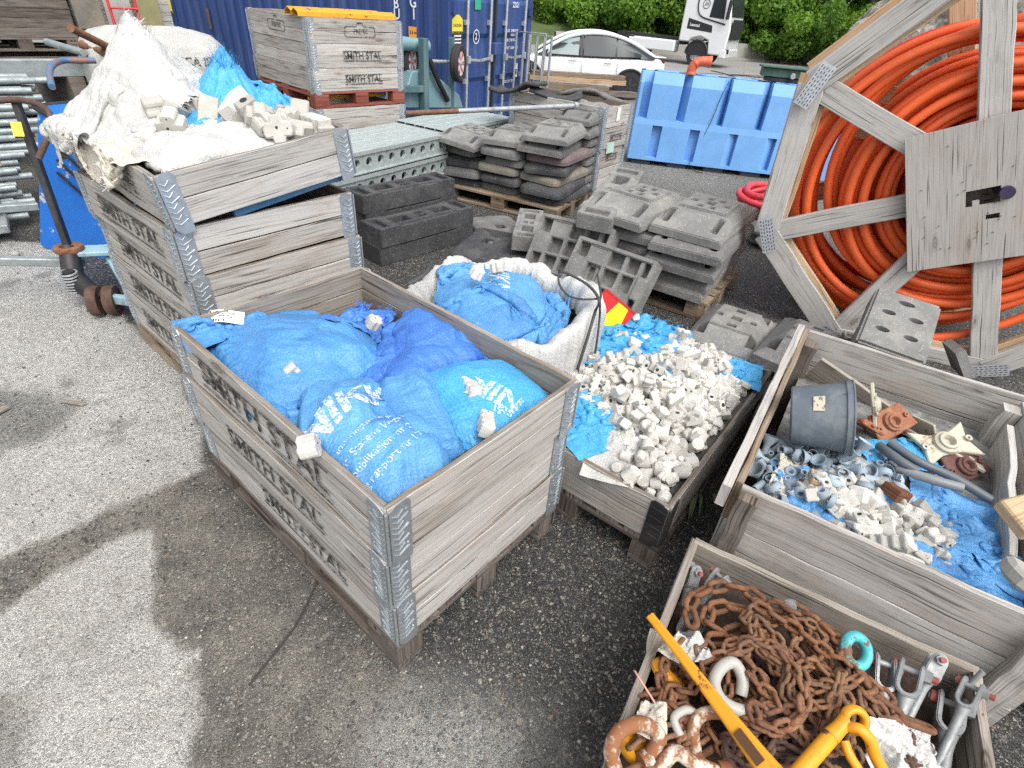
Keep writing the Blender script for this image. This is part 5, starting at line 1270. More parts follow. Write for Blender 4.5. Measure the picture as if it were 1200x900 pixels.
for lab,P,r in (("dark grey plastic pipe, uppermost of three in the plank crate",[at(1042,518,.52),at(1075,540,.51),at(1118,560,.49),at(1160,585,.46)],.016),("short grey plastic pipe with an open end beside the blue strip",[at(1030,522,.50),at(1050,537,.51),at(1074,552,.50)],.0165),("long pale grey plastic pipe lying across the blue cloth",[at(1052,548,.48),at(1085,560,.50),at(1128,572,.51)],.017)):
    Q=catmull(P,6);b=MB();b.tube(Q,r,14,caps=False);b.tube(Q[::-1],r*.8,14,caps=False);root=tag(b.build("plastic_pipe",PVC if "pale" in lab else FIT_D),lab,"pipe","plastic pipes in the plank crate")
    t=(Q[-1]-Q[-2]).normalized();b=MB();b.lathe([(r*.8,0),(r,0)],14,Matrix.Translation(Q[-1])@t.to_track_quat('Z','Y').to_matrix().to_4x4(),False);b.build("pipe_end",PVC,root)
# rusty and cream castings
CAST_C=mat_chipped("cream_painted_casting",(.50,.48,.38),(.22,.10,.05),(.57,.64),.6,14)
CAST_R=mat_rust("orange_rust_casting",(.18,.06,.03),(.36,.13,.06),(.40,.21,.12),(.22,.13,.10))
CAST_B=mat_rust("brown_rust_casting",(.08,.035,.03),(.15,.07,.06),(.20,.11,.09),(.13,.08,.07))
def casting(label,loc,rot,mat,s=1.0,style=0):
    b=MB()
    if style==0: b.prism([(-.09,-.06),(-.03,-.035),(.03,-.035),(.09,-.06),(.07,0),(.09,.06),(.03,.035),(-.03,.035),(-.09,.06),(-.07,0)],.016)
    else: b.prism([(-.10,-.05),(.10,-.05),(.085,.05),(-.07,.06)],.014)
    root=b.build("cast_plate",mat,None,loc,rot,bev=.003);root.scale=(s,s,s);tag(root,label,"casting","cast iron plates in the plank crate")
    b=MB();b.lathe([(.0001,.016),(.038,.016),(.036,.026),(.028,.030),(.026,.036),(.018,.037),(.014,.030),(.012,.02),(.0001,.019)],24);b.build("boss",mat,root)
    for x,y in ((-.07,.0),(.07,.0)): b=MB();b.lathe([(.004,.016),(.010,.016),(.010,.024),(.004,.024),(.004,.016)],12,Matrix.Translation((x,y,0)));b.build("bolt_boss",mat,root)
    return root
casting("cream star shaped cast plate standing beside the bucket rim",at(1021,474,.52),(1.15,-.1,.3),CAST_C,.9)
casting("orange rusty cast plate with concentric rings behind the blue strip",at(1042,496,.47),(.55,-.25,-.4),CAST_R,1.05,1)
casting("rusty ring casting half covered by the blue strip",at(1012,500,.46),(.4,.5,.5),CAST_R,.8)
casting("cream cast bracket upright against the leaning board",at(1080,502,.46),(1.3,.2,.9),CAST_C,.7,1)
casting("large cream cast plate with ribs in the right part of the plank crate",at(1105,522,.47),(.35,-.2,-.7),CAST_C,1.25)
casting("second cream cast plate lying lower at the right wall",at(1128,533,.43),(.2,.2,.2),CAST_C,1.05,1)
casting("dark brown rusty cast plate at the right wall under the cream plates",at(1128,548,.43),(.45,-.15,-.5),CAST_B,1.0,1)
casting("brown ribbed casting under the orange plate",at(1062,512,.44),(.6,.3,1.2),CAST_B,.7)
# another crate at the right edge
aN=math.atan2(.20,1.05);cN,sN=math.cos(aN),math.sin(aN)
pallet((1.25+.8*sN,-1.62-.8*cN,0),aN,1.07,.8,"damp pallet under the next crate at the right edge of the picture",WOOD_DARK,seed=41)
crN=empty("wooden_crate",(1.25+.8*sN,-1.62-.8*cN,.144),aN,"low grey crate cut off by the right edge of the picture beside the plank crate","crate","pallet collar crates")
collar(crN,1.07,.8,.2,WOOD,None,seed=141,hinges=False)
b=MB();b.prism([(-.09,-.05),(.09,-.06),(.10,.04),(-.06,.06)],.045);o=b.build("wood_block",WOOD_NEW,None,at(1200,606,.60),(.15,-.15,-.5),bev=.006);tag(o,"thick fresh yellow wood slab on the next crate at the right edge","wood block")
b=MB();b.prism([(-.05,-.04),(.05,-.045),(.06,.03),(.0,.05),(-.055,.03)],.05);o=b.build("stone",SPACER_G,None,at(1190,683,.54),(.3,.2,.4),bev=.012);tag(o,"grey stone at the right edge beside the long blue cloth","stone")
REDP=mat_basic("red_plastic",(.62,.03,.05),.35,0,.12,8)
plank("red plastic barrier board sticking in from the right edge behind the plank crate",at(1188,478,.37),at(1235,520,.37),.09,.03,REDP,(.3,0,1))
plank("short red plastic board lower at the right edge",at(1192,528,.36),at(1240,560,.36),.06,.03,REDP,(.3,0,1))
# ------------------------------------------------------------------ barrier feet: rubber and concrete base blocks
def cellfield(name,xs,ys,Hf,mat,edge=None,z0=0.0,bev=.004,sub_edge=None):
    """block whose top is a field of rectangular cells at different heights (real recesses and raised pads)"""
    n,m=len(xs)-1,len(ys)-1;b=MB();H=[[Hf((xs[i]+xs[i+1])/2,(ys[j]+ys[j+1])/2) for j in range(m)] for i in range(n)]
    E=edge or (lambda x,y:9)
    def top(i,j,x,y): return max(z0+.004,min(H[i][j],E(x,y)))
    for i in range(n):
        for j in range(m):
            x0,x1,y0,y1=xs[i],xs[i+1],ys[j],ys[j+1];q=[(x0,y0),(x1,y0),(x1,y1),(x0,y1)]
            b.add([(x,y,top(i,j,x,y)) for x,y in q],[(0,1,2,3)])
            for (di,dj,(a,c)) in ((-1,0,(3,0)),(1,0,(1,2)),(0,-1,(0,1)),(0,1,(2,3))):
                I,J=i+di,j+dj;pa,pc=q[a],q[c];ta,tc=top(i,j,*pa),top(i,j,*pc)
                if 0<=I<n and 0<=J<m:
                    la,lc=top(I,J,*pa),top(I,J,*pc)
                    if ta>la+1e-5 or tc>lc+1e-5: b.add([(*pa,la),(*pc,lc),(*pc,tc),(*pa,ta)],[(0,1,2,3)])
                else: b.add([(*pa,z0),(*pc,z0),(*pc,tc),(*pa,ta)],[(0,1,2,3)])
    b.add([(xs[0],ys[0],z0),(xs[-1],ys[0],z0),(xs[-1],ys[-1],z0),(xs[0],ys[-1],z0)],[(3,2,1,0)])
    me=b.mesh(name,mat);bm=bmesh.new();bm.from_mesh(me);bmesh.ops.remove_doubles(bm,verts=bm.verts[:],dist=.0004);bmesh.ops.recalc_face_normals(bm,faces=bm.faces[:])
    if bev:
        es=[e for e in bm.edges if len(e.link_faces)==2 and e.calc_face_angle(0)>R(28)]
        try: bmesh.ops.bevel(bm,geom=es,offset=bev,segments=2,affect='EDGES',clamp_overlap=True)
        except Exception: pass
    bm.to_mesh(me);bm.free();return me
def inr(x,y,rects): return any(a<x<b_ and c<y<d for a,b_,c,d in rects)
def foot_trapezoid(mat,h=.11,L=.74,W=.42):
    """long base plate: sloping ends with slots, raised middle with small pockets"""
    hl,hw=L/2,W/2
    slots=[(-hl+.05,-hl+.17,-hw+.05,-hw+.085),(-hl+.05,-hl+.17,hw-.085,hw-.05),(hl-.17,hl-.05,-hw+.05,-hw+.085),(hl-.17,hl-.05,hw-.085,hw-.05)]
    pk=[(-.03,.03,-.025,.025),(-.10,-.06,-.04,-.01),(-.10,-.06,.03,.06),(.06,.10,-.05,-.02),(.06,.10,.02,.05),(-.02,.02,.08,.11),(-.02,.02,-.11,-.08)]
    xs=sorted({-hl,-hl+.012,-.14,.14,hl-.012,hl,*[v for r in slots+pk for v in r[:2]]});ys=sorted({-hw,-hw+.012,hw-.012,hw,-.14,.14,*[v for r in slots+pk for v in r[2:]]})
    def H(x,y):
        if inr(x,y,slots): return h*.30
        if inr(x,y,pk): return h-.05
        return h+(.012 if abs(x)<.14 and abs(y)<.14 else 0)
    E=lambda x,y:min(.045+(hl-abs(x))*.42,.03+(hw-abs(y))*3.)
    return cellfield("barrier_foot",xs,ys,H,mat,E,bev=.005)
def foot_slab(mat,h=.075,L=.66,W=.40,hole=True):
    b=MB();o=[];rr=.07
    for cx,cy,a0 in ((1,1,0),(-1,1,90),(-1,-1,180),(1,-1,270)):
        for k in range(4): a=R(a0+30*k);o.append((cx*(L/2-rr)+rr*math.cos(a),cy*(W/2-rr)+rr*math.sin(a)))
    n=len(o);b.add([(x,y,0) for x,y in o],[tuple(range(n-1,-1,-1))])
    lv=[(1,0),(1,h*.45),(.965,h*.72),(.80,h*.96),(.78,h)]
    for (s0,z0),(s1,z1) in zip(lv,lv[1:]): b.add([(x*s0,y*(s0 if s0>.9 else s0*.98),z0) for x,y in o]+[(x*s1,y*(s1 if s1>.9 else s1*.98),z1) for x,y in o],[(i,(i+1)%n,n+(i+1)%n,n+i) for i in range(n)])
    s=.78;hw=.05
    inner=[(hw,hw*.8),(-hw,hw*.8),(-hw,-hw*.8),(hw,-hw*.8)] if hole else None
    if hole:
        top=[(x*s,y*s*.98,h) for x,y in o];inn=[(x,y,h) for x,y in inner];low=[(x,y,h*.25) for x,y in inner]
        for c in range(4):
            idx=[c*4+k for k in range(4)];nx=(c*4+4)%n
            b.add([top[i] for i in idx]+[top[nx],inn[(c+1)%4],inn[c]],[(0,1,2,3,4,5,6)])
        b.add(inn+low,[(i,(i+1)%4,4+(i+1)%4,4+i) for i in range(4)]+[(4,5,6,7)])
    else: b.add([(x*s,y*s*.98,h) for x,y in o],[tuple(range(n))])
    me=b.mesh("barrier_foot",mat);bm=bmesh.new();bm.from_mesh(me);bmesh.ops.remove_doubles(bm,verts=bm.verts[:],dist=.0004);bmesh.ops.recalc_face_normals(bm,faces=bm.faces[:]);bm.to_mesh(me);bm.free()
    bev_mesh(me,.006,2,25);return me
def foot_long(mat,h=.14,L=.86,W=.26):
    hl,hw=L/2,W/2
    holes=[(-hl+.17,-hl+.32,-.055,.055),(hl-.32,hl-.17,-.055,.055),(-.035,.035,-.05,-.012),(-.035,.035,.012,.05),(-hl+.03,-hl+.10,-.085,.085),(hl-.10,hl-.03,-.085,.085)]
    xs=sorted({-hl,hl,*[v for r in holes for v in r[:2]]});ys=sorted({-hw,hw,-.095,.095,*[v for r in holes for v in r[2:]]})
    def H(x,y):
        for k,r in enumerate(holes):
            if inr(x,y,[r]): return h*.25 if k<2 else h-.03
        return h-(.010 if abs(y)>.095 and abs(x)<hl-.14 else 0)
    return cellfield("barrier_foot",xs,ys,H,mat,None,bev=.006)
def foot_pocket(mat,h=.12,L=.62,W=.42):
    """underside-out plate full of pockets"""
    hl,hw=L/2,W/2;px_=[(-hl+.03,-.20),(-.17,-.06),(-.03,.08),(.11,.20),(.23,hl-.03)];py=[(-hw+.03,-.08),(-.055,.055),(.08,hw-.03)]
    holes=[(a,b_,c,d) for i,(a,b_) in enumerate(px_) for j,(c,d) in enumerate(py) if (i*3+j)%4!=1]
    xs=sorted({-hl,hl,*[v for r in px_ for v in r]});ys=sorted({-hw,hw,*[v for r in py for v in r]})
    return cellfield("barrier_foot",xs,ys,lambda x,y:.03 if inr(x,y,holes) else (h-.015 if abs(x)<hl-.06 and abs(y)<hw-.05 else h),mat,None,bev=.006)
def foot_pyramid(mat,h=.14,L=.64,W=.46):
    """square base block: chamfered on all sides, raised emblem pad with pockets, slots in the slopes"""
    hl,hw=L/2,W/2;pk=[(-.03,.03,-.035,.035),(.10,.14,-.03,.03),(-.14,-.10,-.03,.03),(-.02,.02,.09,.13),(-.02,.02,-.13,-.09)]
    sl=[(hl-.17,hl-.07,-hw+.045,-hw+.10),(hl-.17,hl-.07,hw-.10,hw-.045),(-hl+.07,-hl+.17,-hw+.045,-hw+.10),(-hl+.07,-hl+.17,hw-.10,hw-.045)]
    lip=[(-hl+.03,-hl+.13,-.11,.11)]
    xs=sorted({-hl,-hl+.012,hl-.012,hl,-.17,.17,*[v for r in pk+sl+lip for v in r[:2]]});ys=sorted({-hw,-hw+.012,hw-.012,hw,-.15,.15,*[v for r in pk+sl+lip for v in r[2:]]})
    def H(x,y):
        if inr(x,y,pk): return h-.045
        if inr(x,y,sl): return .045
        return h+.008 if abs(x)<.17 and abs(y)<.15 else h-.004
    return cellfield("barrier_foot",xs,ys,H,mat,lambda x,y:min(.055+(hl-abs(x))*.62,.055+(hw-abs(y))*.95),bev=.004)
def foot(me,loc,rot,label,group=None,cat="barrier foot",s=1):
    o=link("barrier_foot",me,None,loc,rot);o.scale=(s,s,s);return tag(o,label,cat,group)
TRZ=foot_trapezoid(RUB_GREY);TRZ_M=foot_trapezoid(RUB_MID);SLAB_D=foot_slab(RUB_DK,.088,.72,.45);SLAB_M=foot_slab(RUB_MID,.088,.70,.44);SLAB_R=foot_slab(RUB_RED,.088,.72,.45);SLAB_T=foot_slab(RUB_TAN,.088,.72,.45)
LONG_D=foot_long(RUB_DK);LONG_G=foot_long(RUB_GREY);PKT=foot_pocket(RUB_GREY);PYR=foot_pyramid(RUB_GREY)
# first pallet: three stacks
p1=Vector((3.76,2.24,0));a1=math.atan2(3.59-2.24,3.44-3.76)      # front edge direction, away to the left
pallet((3.76,2.24,0),a1-0.0,1.30,-.0+.84,"pale pallet under three stacks of rubber barrier feet",seed=7) if False else None
ex=Vector((math.cos(a1),math.sin(a1),0));ey=Vector((math.sin(a1),-math.cos(a1),0))   # ey goes away from the camera
def P1(u,v,z): return p1+ex*u+ey*v+Vector((0,0,z))
o=pallet(P1(1.32,0,0),a1+math.pi,1.32,.82,"pale timber pallet under the three stacks of rubber barrier feet",seed=7)
G1="stacked rubber barrier feet on the pallet"
rf=random.Random(12)
ords=["bottom","second","third","fourth","fifth","sixth","top"]
stacks=[(.23,"right",[(SLAB_D,"dark rounded rubber slab"),(SLAB_D,"dark rubber slab with worn edge"),(SLAB_T,"tan stained rubber slab"),(SLAB_D,"near black speckled slab with a socket"),(SLAB_R,"reddish speckled rubber slab"),(TRZ_M,"grey trapezoid foot with two slots"),(TRZ,"pale grey trapezoid foot with two slots")]),
 (.69,"middle",[(SLAB_M,"grey rounded rubber slab"),(SLAB_D,"black smooth rubber slab"),(SLAB_T,"light speckled slab"),(SLAB_M,"grey slab with thick rim"),(SLAB_M,"pale speckled slab with a square socket"),(TRZ,"pale trapezoid foot with worn lettering")]),
 (1.15,"left",[(SLAB_D,"dark rubber slab"),(SLAB_M,"grey slab with a lumpy edge"),(SLAB_D,"charcoal slab with cut corners"),(SLAB_M,"mid grey slab"),(TRZ,"pale trapezoid foot tilted to the left")])]
for cx,side,items in stacks:
    z=.146
    for k,(me,lab) in enumerate(items):
        hh=.118 if me in(TRZ,TRZ_M) else .090
        rot=Matrix.Rotation(a1+math.pi/2+rf.gauss(0,.085),4,'Z')@Matrix.Rotation(rf.gauss(0,.022),4,'X')@Matrix.Rotation(rf.gauss(0,.018),4,'Y');o=foot(me,P1(cx+rf.gauss(0,.026),.40+rf.gauss(0,.035),z),rot.to_euler(),f"{lab}, {ords[k] if k<len(items)-1 else 'top'} of the {side} stack on the pallet",G1)
        if me in (TRZ,TRZ_M): o.scale=(1,1.08,1)
        if side=="left" and k==4: o.rotation_euler=(Matrix.Rotation(a1+math.pi/2,4,'Z')@Matrix.Rotation(-.10,4,'X')).to_euler();o.location.z+=.03
        z+=hh*(.94 if me in(TRZ,TRZ_M) else 1)
for k,(u,z,lab) in enumerate(((.10,.80,"grey foot with round lugs behind the right stack, upper one"),(.08,.69,"grey foot with round lugs behind the right stack, lower one"))):
    foot(TRZ_M,P1(u+.10,.92,z),(0,0,a1+math.pi/2),lab,G1,s=.9)
    b=MB()
plank_under=None
for k in range(2):
    b=MB();b.box((0,0,0),(.12,.70,.54));
for k in range(7): foot(SLAB_M,P1(.20,.98,.0+.146+k*.09),(0,0,a1+math.pi/2),f"grey rubber slab {ords[k]} in the column behind the right stack",G1,s=.9) if k<6 else None
# second pallet: two stacks of plastic feet
p2=Vector((2.99,.35,0));a2=math.atan2(1.55-.35,2.85-2.99);fx=Vector((math.cos(a2),math.sin(a2),0));fy=Vector((math.sin(a2),-math.cos(a2),0))
def P2(u,v,z): return p2+fx*u+fy*v+Vector((0,0,z))
pallet(P2(1.22,0,0),a2+math.pi,1.22,.80,"weathered pallet under the stacks of grey plastic barrier feet",seed=8)
G2="stacked grey plastic barrier feet"
for cx,side,n in ((.27,"right",5),(.80,"left",5)):
    for k in range(n):
        me=(TRZ if k==n-1 or k==1 or k==0 else TRZ_M)
        foot(me,P2(cx+rf.gauss(0,.03),.40+rf.gauss(0,.04)-(.02*k),.146+k*.098),(rf.gauss(0,.02),rf.gauss(0,.02)+.03,a2+math.pi/2+rf.gauss(0,.06)),f"grey plastic foot with end slots, {ords[k] if k<n-1 else 'top'} of the {side} pile near the bulk bag",G2,s=1.2)
q=Matrix.Rotation(math.atan2(.35,.95)-.06,4,'Z')@Matrix.Rotation(-.16,4,'Y')
foot(foot_long(RUB_GREY,.11,.88,.25),P2(.93,.22,.56),q.to_euler(),"long pale grey foot with two square sockets lying aslant on the left pile",G2)
def lean(me,a,b_,c,label,s=1.,group="pocketed grey feet leaning on the pallet"):
    """stand a plate with its long edge from a to b and its top toward c"""
    a,b_,c=Vector(a),Vector(b_),Vector(c);x=(b_-a).normalized();y=(c-a)-x*(c-a).dot(x);y.normalize();z=x.cross(y);M=Matrix((x,y,z)).transposed().to_4x4();M.translation=(a+b_)/2+y*.21*s
    o=link("barrier_foot",me);o.matrix_basis=M;o.scale=(s,s,s);return tag(o,label,"barrier foot",group)
lean(PKT,P2(.95,-.34,.02),P2(.35,-.40,.02),P2(.55,-.12,.40),"grey pocketed foot standing on edge against the pallet with its open side out",1.0)
lean(PKT,P2(1.30,-.22,.06),P2(.72,-.26,.10),P2(.9,-.02,.42),"second pocketed foot leaning behind the first one beside the bulk bag",1.0)
# black long feet by the tall crate
G3="black rubber feet behind the front crate"
aB=math.atan2(-.05,1.0)
for k,(x,y,z,me,lab,ra) in enumerate(((2.36,2.62,.0,LONG_D,"lower black speckled long foot in the near row",0),(2.37,2.62,.142,LONG_D,"upper black speckled long foot in the near row",.02),(2.50,2.96,.0,LONG_D,"lower black foot in the second row",.03),(2.50,2.96,.142,LONG_D,"middle black foot in the second row",.0),(2.48,2.97,.284,LONG_D,"top black foot with open sockets in the second row",.02),(2.30,3.22,.0,LONG_D,"black foot on the ground by the panel stack",-.04),(2.28,3.22,.142,LONG_D,"dusty black foot upper one by the panel stack",.0))):
    o=foot(me,(x,y,z),(0,0,aB+ra),lab,G3);o.scale=(1.12,1.05,1)
foot(LONG_G,(3.0,1.98,.142),(0,0,.62),"pale grey long foot with two sockets in front of the pallet","grey long feet in front of the pallet",s=.82)
foot(LONG_G,(3.12,1.92,.0),(0,0,.72),"grey long foot lying half under another in front of the pallet","grey long feet in front of the pallet",s=.9)
foot(SLAB_D,(2.75,2.2,.0),(0,0,.4),"flat dark slab on the ground between the black feet and the pallet",None)
foot(SLAB_M,(3.1,2.38,.0),(0,0,1.1),"flat grey slab on the ground before the pallet of stacked feet",None)
foot(SLAB_D,(2.62,1.75,.0),(0,0,.2),"dark slab on the ground behind the bulk bag",None)
# single feet between the spacer crate and the drum
foot(PYR,(2.93,.12,.0),(0,0,.12),"square grey foot with raised emblem pad lying alone behind the spacer crate","single feet behind the crates")
foot(foot_pyramid(RUB_MID,.15,.74,.46),(2.92,-.34,.07),(.05,.06,.05),"broken grey foot with cracks behind the plank crate","single feet behind the crates")
foot(PKT,(3.32,-.64,.0),(0,0,.3),"pale small foot half hidden behind the plank crate","single feet behind the crates",s=.7)
# pale block with holes
def holed():
    hl,hw=.27,.17;b=MB();b.prism([(-hl,-hw),(hl,-hw),(hl,hw),(-hl,hw)],.15);me=b.mesh("barrier_foot",RUB_GREY);bev_mesh(me,.014,2)
    c=MB()
    for x,y,w in ((.18,.0,.045),(.055,-.07,.037),(.055,.07,.037),(-.11,-.07,.037),(-.11,.07,.037)):
        c.prism([(x+.022*math.cos(k*.3927),y+w*math.sin(k*.3927)) for k in range(16)],.2,z0=.075)
    co_=link("cutter",c.mesh("cutter",RUB_PALE));o=link("tmp",me);m=o.modifiers.new("b",'BOOLEAN');m.object=co_;m.operation='DIFFERENCE';m.solver='EXACT'
    bpy.context.view_layer.update();r=bpy.data.meshes.new_from_object(o.evaluated_get(bpy.context.evaluated_depsgraph_get()));r.name="barrier_foot"
    for q in (co_,o): bpy.data.objects.remove(q)
    return r
_v=at(1066,358,.40)-at(1049,412,.30);BLA=math.atan2(_v.y,_v.x)
blk=foot(holed(),(3.03,-.70,.30),(Matrix.Rotation(BLA,4,'Z')@Matrix.Rotation(-.26,4,'Y')@Matrix.Rotation(.05,4,'X')).to_euler(),"pale concrete block with five oval holes resting tilted against the cable drum","single feet behind the crates",cat="concrete block")
foot(foot_pyramid(RUB_MID,.16,.62,.40),(3.12,-.72,.10),(0,-.05,0.05),"mid grey foot under the pale block with holes","single feet behind the crates")
foot(SLAB_M,(3.05,-.72,.0),(0,0,.1),"flat grey slab at the bottom under the pale block","single feet behind the crates")
for k,(x,y,z,rt) in enumerate(((3.18,-1.03,.26,(.9,.2,.3)),(3.12,-1.02,.13,(.4,.3,.8)),(3.02,-1.03,.02,(.1,.1,.2)))):
    foot(PKT,(x,y,z),rt,("upper","middle","lowest")[k]+" broken grey foot fragment between the pale block and the drum","broken foot fragments",s=.40)
# ------------------------------------------------------------------ cable drum with orange conduit
DC=Vector((3.687,-.765,1.078));DT=-1.2865;DR=1.16;DPH=.430;DW=.86
dh=Vector((math.cos(DT),math.sin(DT),0));dn=Vector((-math.sin(DT),math.cos(DT),0))      # dn points away from the camera
if dn.x<0: dn=-dn
def D(r,a,w=0.0): return DC+dh*(r*math.cos(a))+Vector((0,0,r*math.sin(a)))+dn*w
drum=empty("cable_drum",(DC.x,DC.y,0),label="big octagonal timber cable drum wound with orange conduit, on the right",cat="cable drum")
inv=Matrix.Translation(-Vector((DC.x,DC.y,0)))
def dl(p): return inv@p
def dboard(name,p,q,w,t,mat,side_n,parent=drum,var=0,ext=0):
    """board from p to q, w wide in the flange plane, t thick along the axis"""
    p=Vector(p);q=Vector(q);x=(q-p).normalized();p=p-x*ext;L=(q-p).length+ext;zz=side_n;y=zz.cross(x)
    b=board_mesh(L,w,t,seed=int(L*977+var)%88,mat=mat,seg=8,warp=.003,cham=.004,name=name)
    # board_mesh: length x, thickness y, height z
    M=Matrix((x,-zz,y)).transposed().to_4x4() if x.cross(-zz).dot(y)>0 else Matrix((x,zz,y)).transposed().to_4x4()
    M.translation=p-y*w/2;o=link(name,b,parent);o.matrix_basis=inv@M;return o
MAT_D=WOOD
PLATE=mat_galv("punched_nail_plate",(.60,.63,.66),.4,.6)
oct_=[DPH+math.pi/4*k for k in range(8)]
NEARW,FARW=-.02,DW
WOOD_PALE=mat_wood("pale_drum_wood",(.24,.23,.215),(.43,.415,.39),(.56,.545,.52),brown_amt=.15)
for side,w0,mat,nn in (("near",-.045,WOOD_PALE,-dn),("far",DW,WOOD_NEW,-dn)):
    for k in range(8):
        a,c=oct_[k],oct_[(k+1)%8]
        m_=mat
        dboard("rim_board",D(DR,a,w0),D(DR,c,w0),.145,.045,m_,nn,var=k,ext=-.004)
        if side=="near": dboard("rim_backing",D(DR*.965,a,w0+.05),D(DR*.965,c,w0+.05),.135,.04,WOOD_NEW,nn,var=k+3,ext=-.004)
    for k in range(8):
        a=oct_[k]
        dboard("spoke",D(DR*.93,a,w0+(.005 if side=="near" else -.05)),D(.30,a,w0+(.005 if side=="near" else -.05)),.135,.040,WOOD_PALE if side=="near" else WOOD_NEW,nn,var=k+9)
for k in range(8):
    a=oct_[k];b=MB();c0=D(DR*.985,a,-.0935);u=(D(1,a+math.pi/2)-DC).normalized();v=(D(1,a)-DC).normalized()
    M=Matrix((u,v,-dn)).transposed().to_4x4();M.translation=c0
    b.box((0,0,0),(.235,.085,.003),M);o=b.build("nail_plate",PLATE,drum);o.matrix_basis=inv
    b=MB()
    for i in range(9):
        for j in range(5):
            b.box(((i-4)*.024+(.006 if j%2 else 0),(j-2)*.016,.0022),(.013,.004,.0016),M)
    o=b.build("plate_slots",HOLE,drum);o.matrix_basis=inv  # slots are dark bars, their shade painted as colour
# square plywood hub plate with a torn hole
PLY=mat_wood("weathered_plywood",(.30,.285,.26),(.42,.40,.37),(.51,.49,.46),brown_amt=.25,wear=.3)
hub_a=DPH
def hubplate():
    b=MB();s=.395;n=26;cut=[(.10,-.02,.085,.05),(.12,.14,.05,.022)]
    u=Vector((math.cos(hub_a),math.sin(hub_a)));
    def pt(x,y,w): 
        X=x*math.cos(hub_a)-y*math.sin(hub_a);Y=x*math.sin(hub_a)+y*math.cos(hub_a);return dl(DC+dh*X+Vector((0,0,Y))+dn*w)
    xs=np.linspace(-s,s,n+1)
    def hole(x,y):
        w=.02*mnoise.noise(Vector((x*30,y*30,0)));return (abs(x+.04)<.07+w and abs(y+.015)<.036+w) or ((x-.0)**2+(y+.14)**2<.022**2)
    for i in range(n):
        for j in range(n):
            if hole((xs[i]+xs[i+1])/2,(xs[j]+xs[j+1])/2): continue
            q=[(xs[i],xs[j]),(xs[i+1],xs[j]),(xs[i+1],xs[j+1]),(xs[i],xs[j+1])]
            b.add([pt(x,y,-.088) for x,y in q],[(0,1,2,3)],[[(y*1.0,x*1.0) for x,y in q]])
    me=b.mesh("hub_plate",PLY);bm=bmesh.new();bm.from_mesh(me);bmesh.ops.remove_doubles(bm,verts=bm.verts[:],dist=.001);bmesh.ops.recalc_face_normals(bm,faces=bm.faces[:])
    f=bm.faces[0]
    bm.to_mesh(me);bm.free();o=link("hub_plate",me,drum);m=o.modifiers.new("thickness",'SOLIDIFY');m.thickness=.018;m.offset=0
    rr=random.Random(4);b=MB()
    for k in range(34):
        x,y=rr.uniform(-s+.04,s-.04),rr.uniform(-s+.04,s-.04);b.lathe([(.0001,0),(.004,0),(.004,.002)],6,Matrix.Translation(pt(x,y,-.1005)))
    o2=b.build("nails",HOLE,drum)
hubplate()
b=MB();b.tube([dl(D(.30,0,w)) for w in (-.02,.4,DW)],.30,28);o=b.build("core",WOOD_DARK,drum)
bpy.data.objects.remove(o)
b=MB();b.lathe([(.30,0),(.30,DW)],32,Matrix.Translation(dl(DC))@dn.to_track_quat('Z','Y').to_matrix().to_4x4());b.build("core",WOOD_DARK,drum)
b=MB();b.lathe([(.0001,.03),(.30,.03)],32,Matrix.Translation(dl(DC))@dn.to_track_quat("Z","Y").to_matrix().to_4x4());b.build("core_shade_disc",WOOD_DARK,drum)  # dark disc added inside the core so the hub hole looks shaded
b=MB();b.cyl(dl(D(.055,.2,-.12)),dl(D(.055,.2,.2)),.035,16);b.build("axle_pipe",mat_basic("purple_grey_pipe",(.06,.045,.09),.5,.3,.2),drum)
# the conduit: coils of decreasing tightness
def mat_pipe(name,c):
    m=NT(name);co=m.objco();n=m.noise(co,3,3,.5);w=m.noise(co,30,5,.6);cc=m.mix(m.mapr(n,.3,.7),tuple(k*.9 for k in c),c);cc=m.mix(m.mapr(w,.58,.75,0,.3),cc,(.55,.30,.22))
    return m.fin(cc,m.mapr(w,.3,.7,.38,.58),0,m.bump(w,.06,.002))
ORANGE=mat_pipe("orange_plastic_conduit",(.85,.135,.03));RED_P=mat_pipe("red_plastic_conduit",(.62,.025,.02))
def coils(name,label,mat,specs,r,seed):
    rr=random.Random(seed);pts=[]
    for (rad,w,off,dz,turns) in specs:
        N=int(56*turns);ph=rr.uniform(0,6.28);a0=rr.uniform(0,6.28)
        amp=rr.uniform(.004,.016)
        for k in range(N):
            a=a0+2*math.pi*k/56;t=k/N
            rad_=rad+amp*math.sin(2*a+ph)+amp*.6*math.sin(3*a)
            pts.append((rad_,a,w+.012*math.sin(a+ph),off,dz))
    return pts
def one_coil(rad,w,dx,dz,mat,r,seed,parent,k=0):
    rr=random.Random(seed);b=MB();P=[];ph=rr.uniform(0,6.28);amp=rr.uniform(.002,.007)
    for i in range(64):
        a=2*math.pi*i/64;q=rad+amp*math.sin(2*a+ph)
        P.append(dl(D(q,a,w+.018*math.sin(a+ph))+dh*dx+Vector((0,0,dz))))
    b.tube(P,r,10,closed=True);return b.build("conduit_turn",mat,parent,sharp=180)
cond=empty("conduit_coil",(DC.x,DC.y,0),label="orange plastic conduit wound in loose turns on the timber drum",cat="conduit coil")
rr=random.Random(5);n=0
PR=.0265
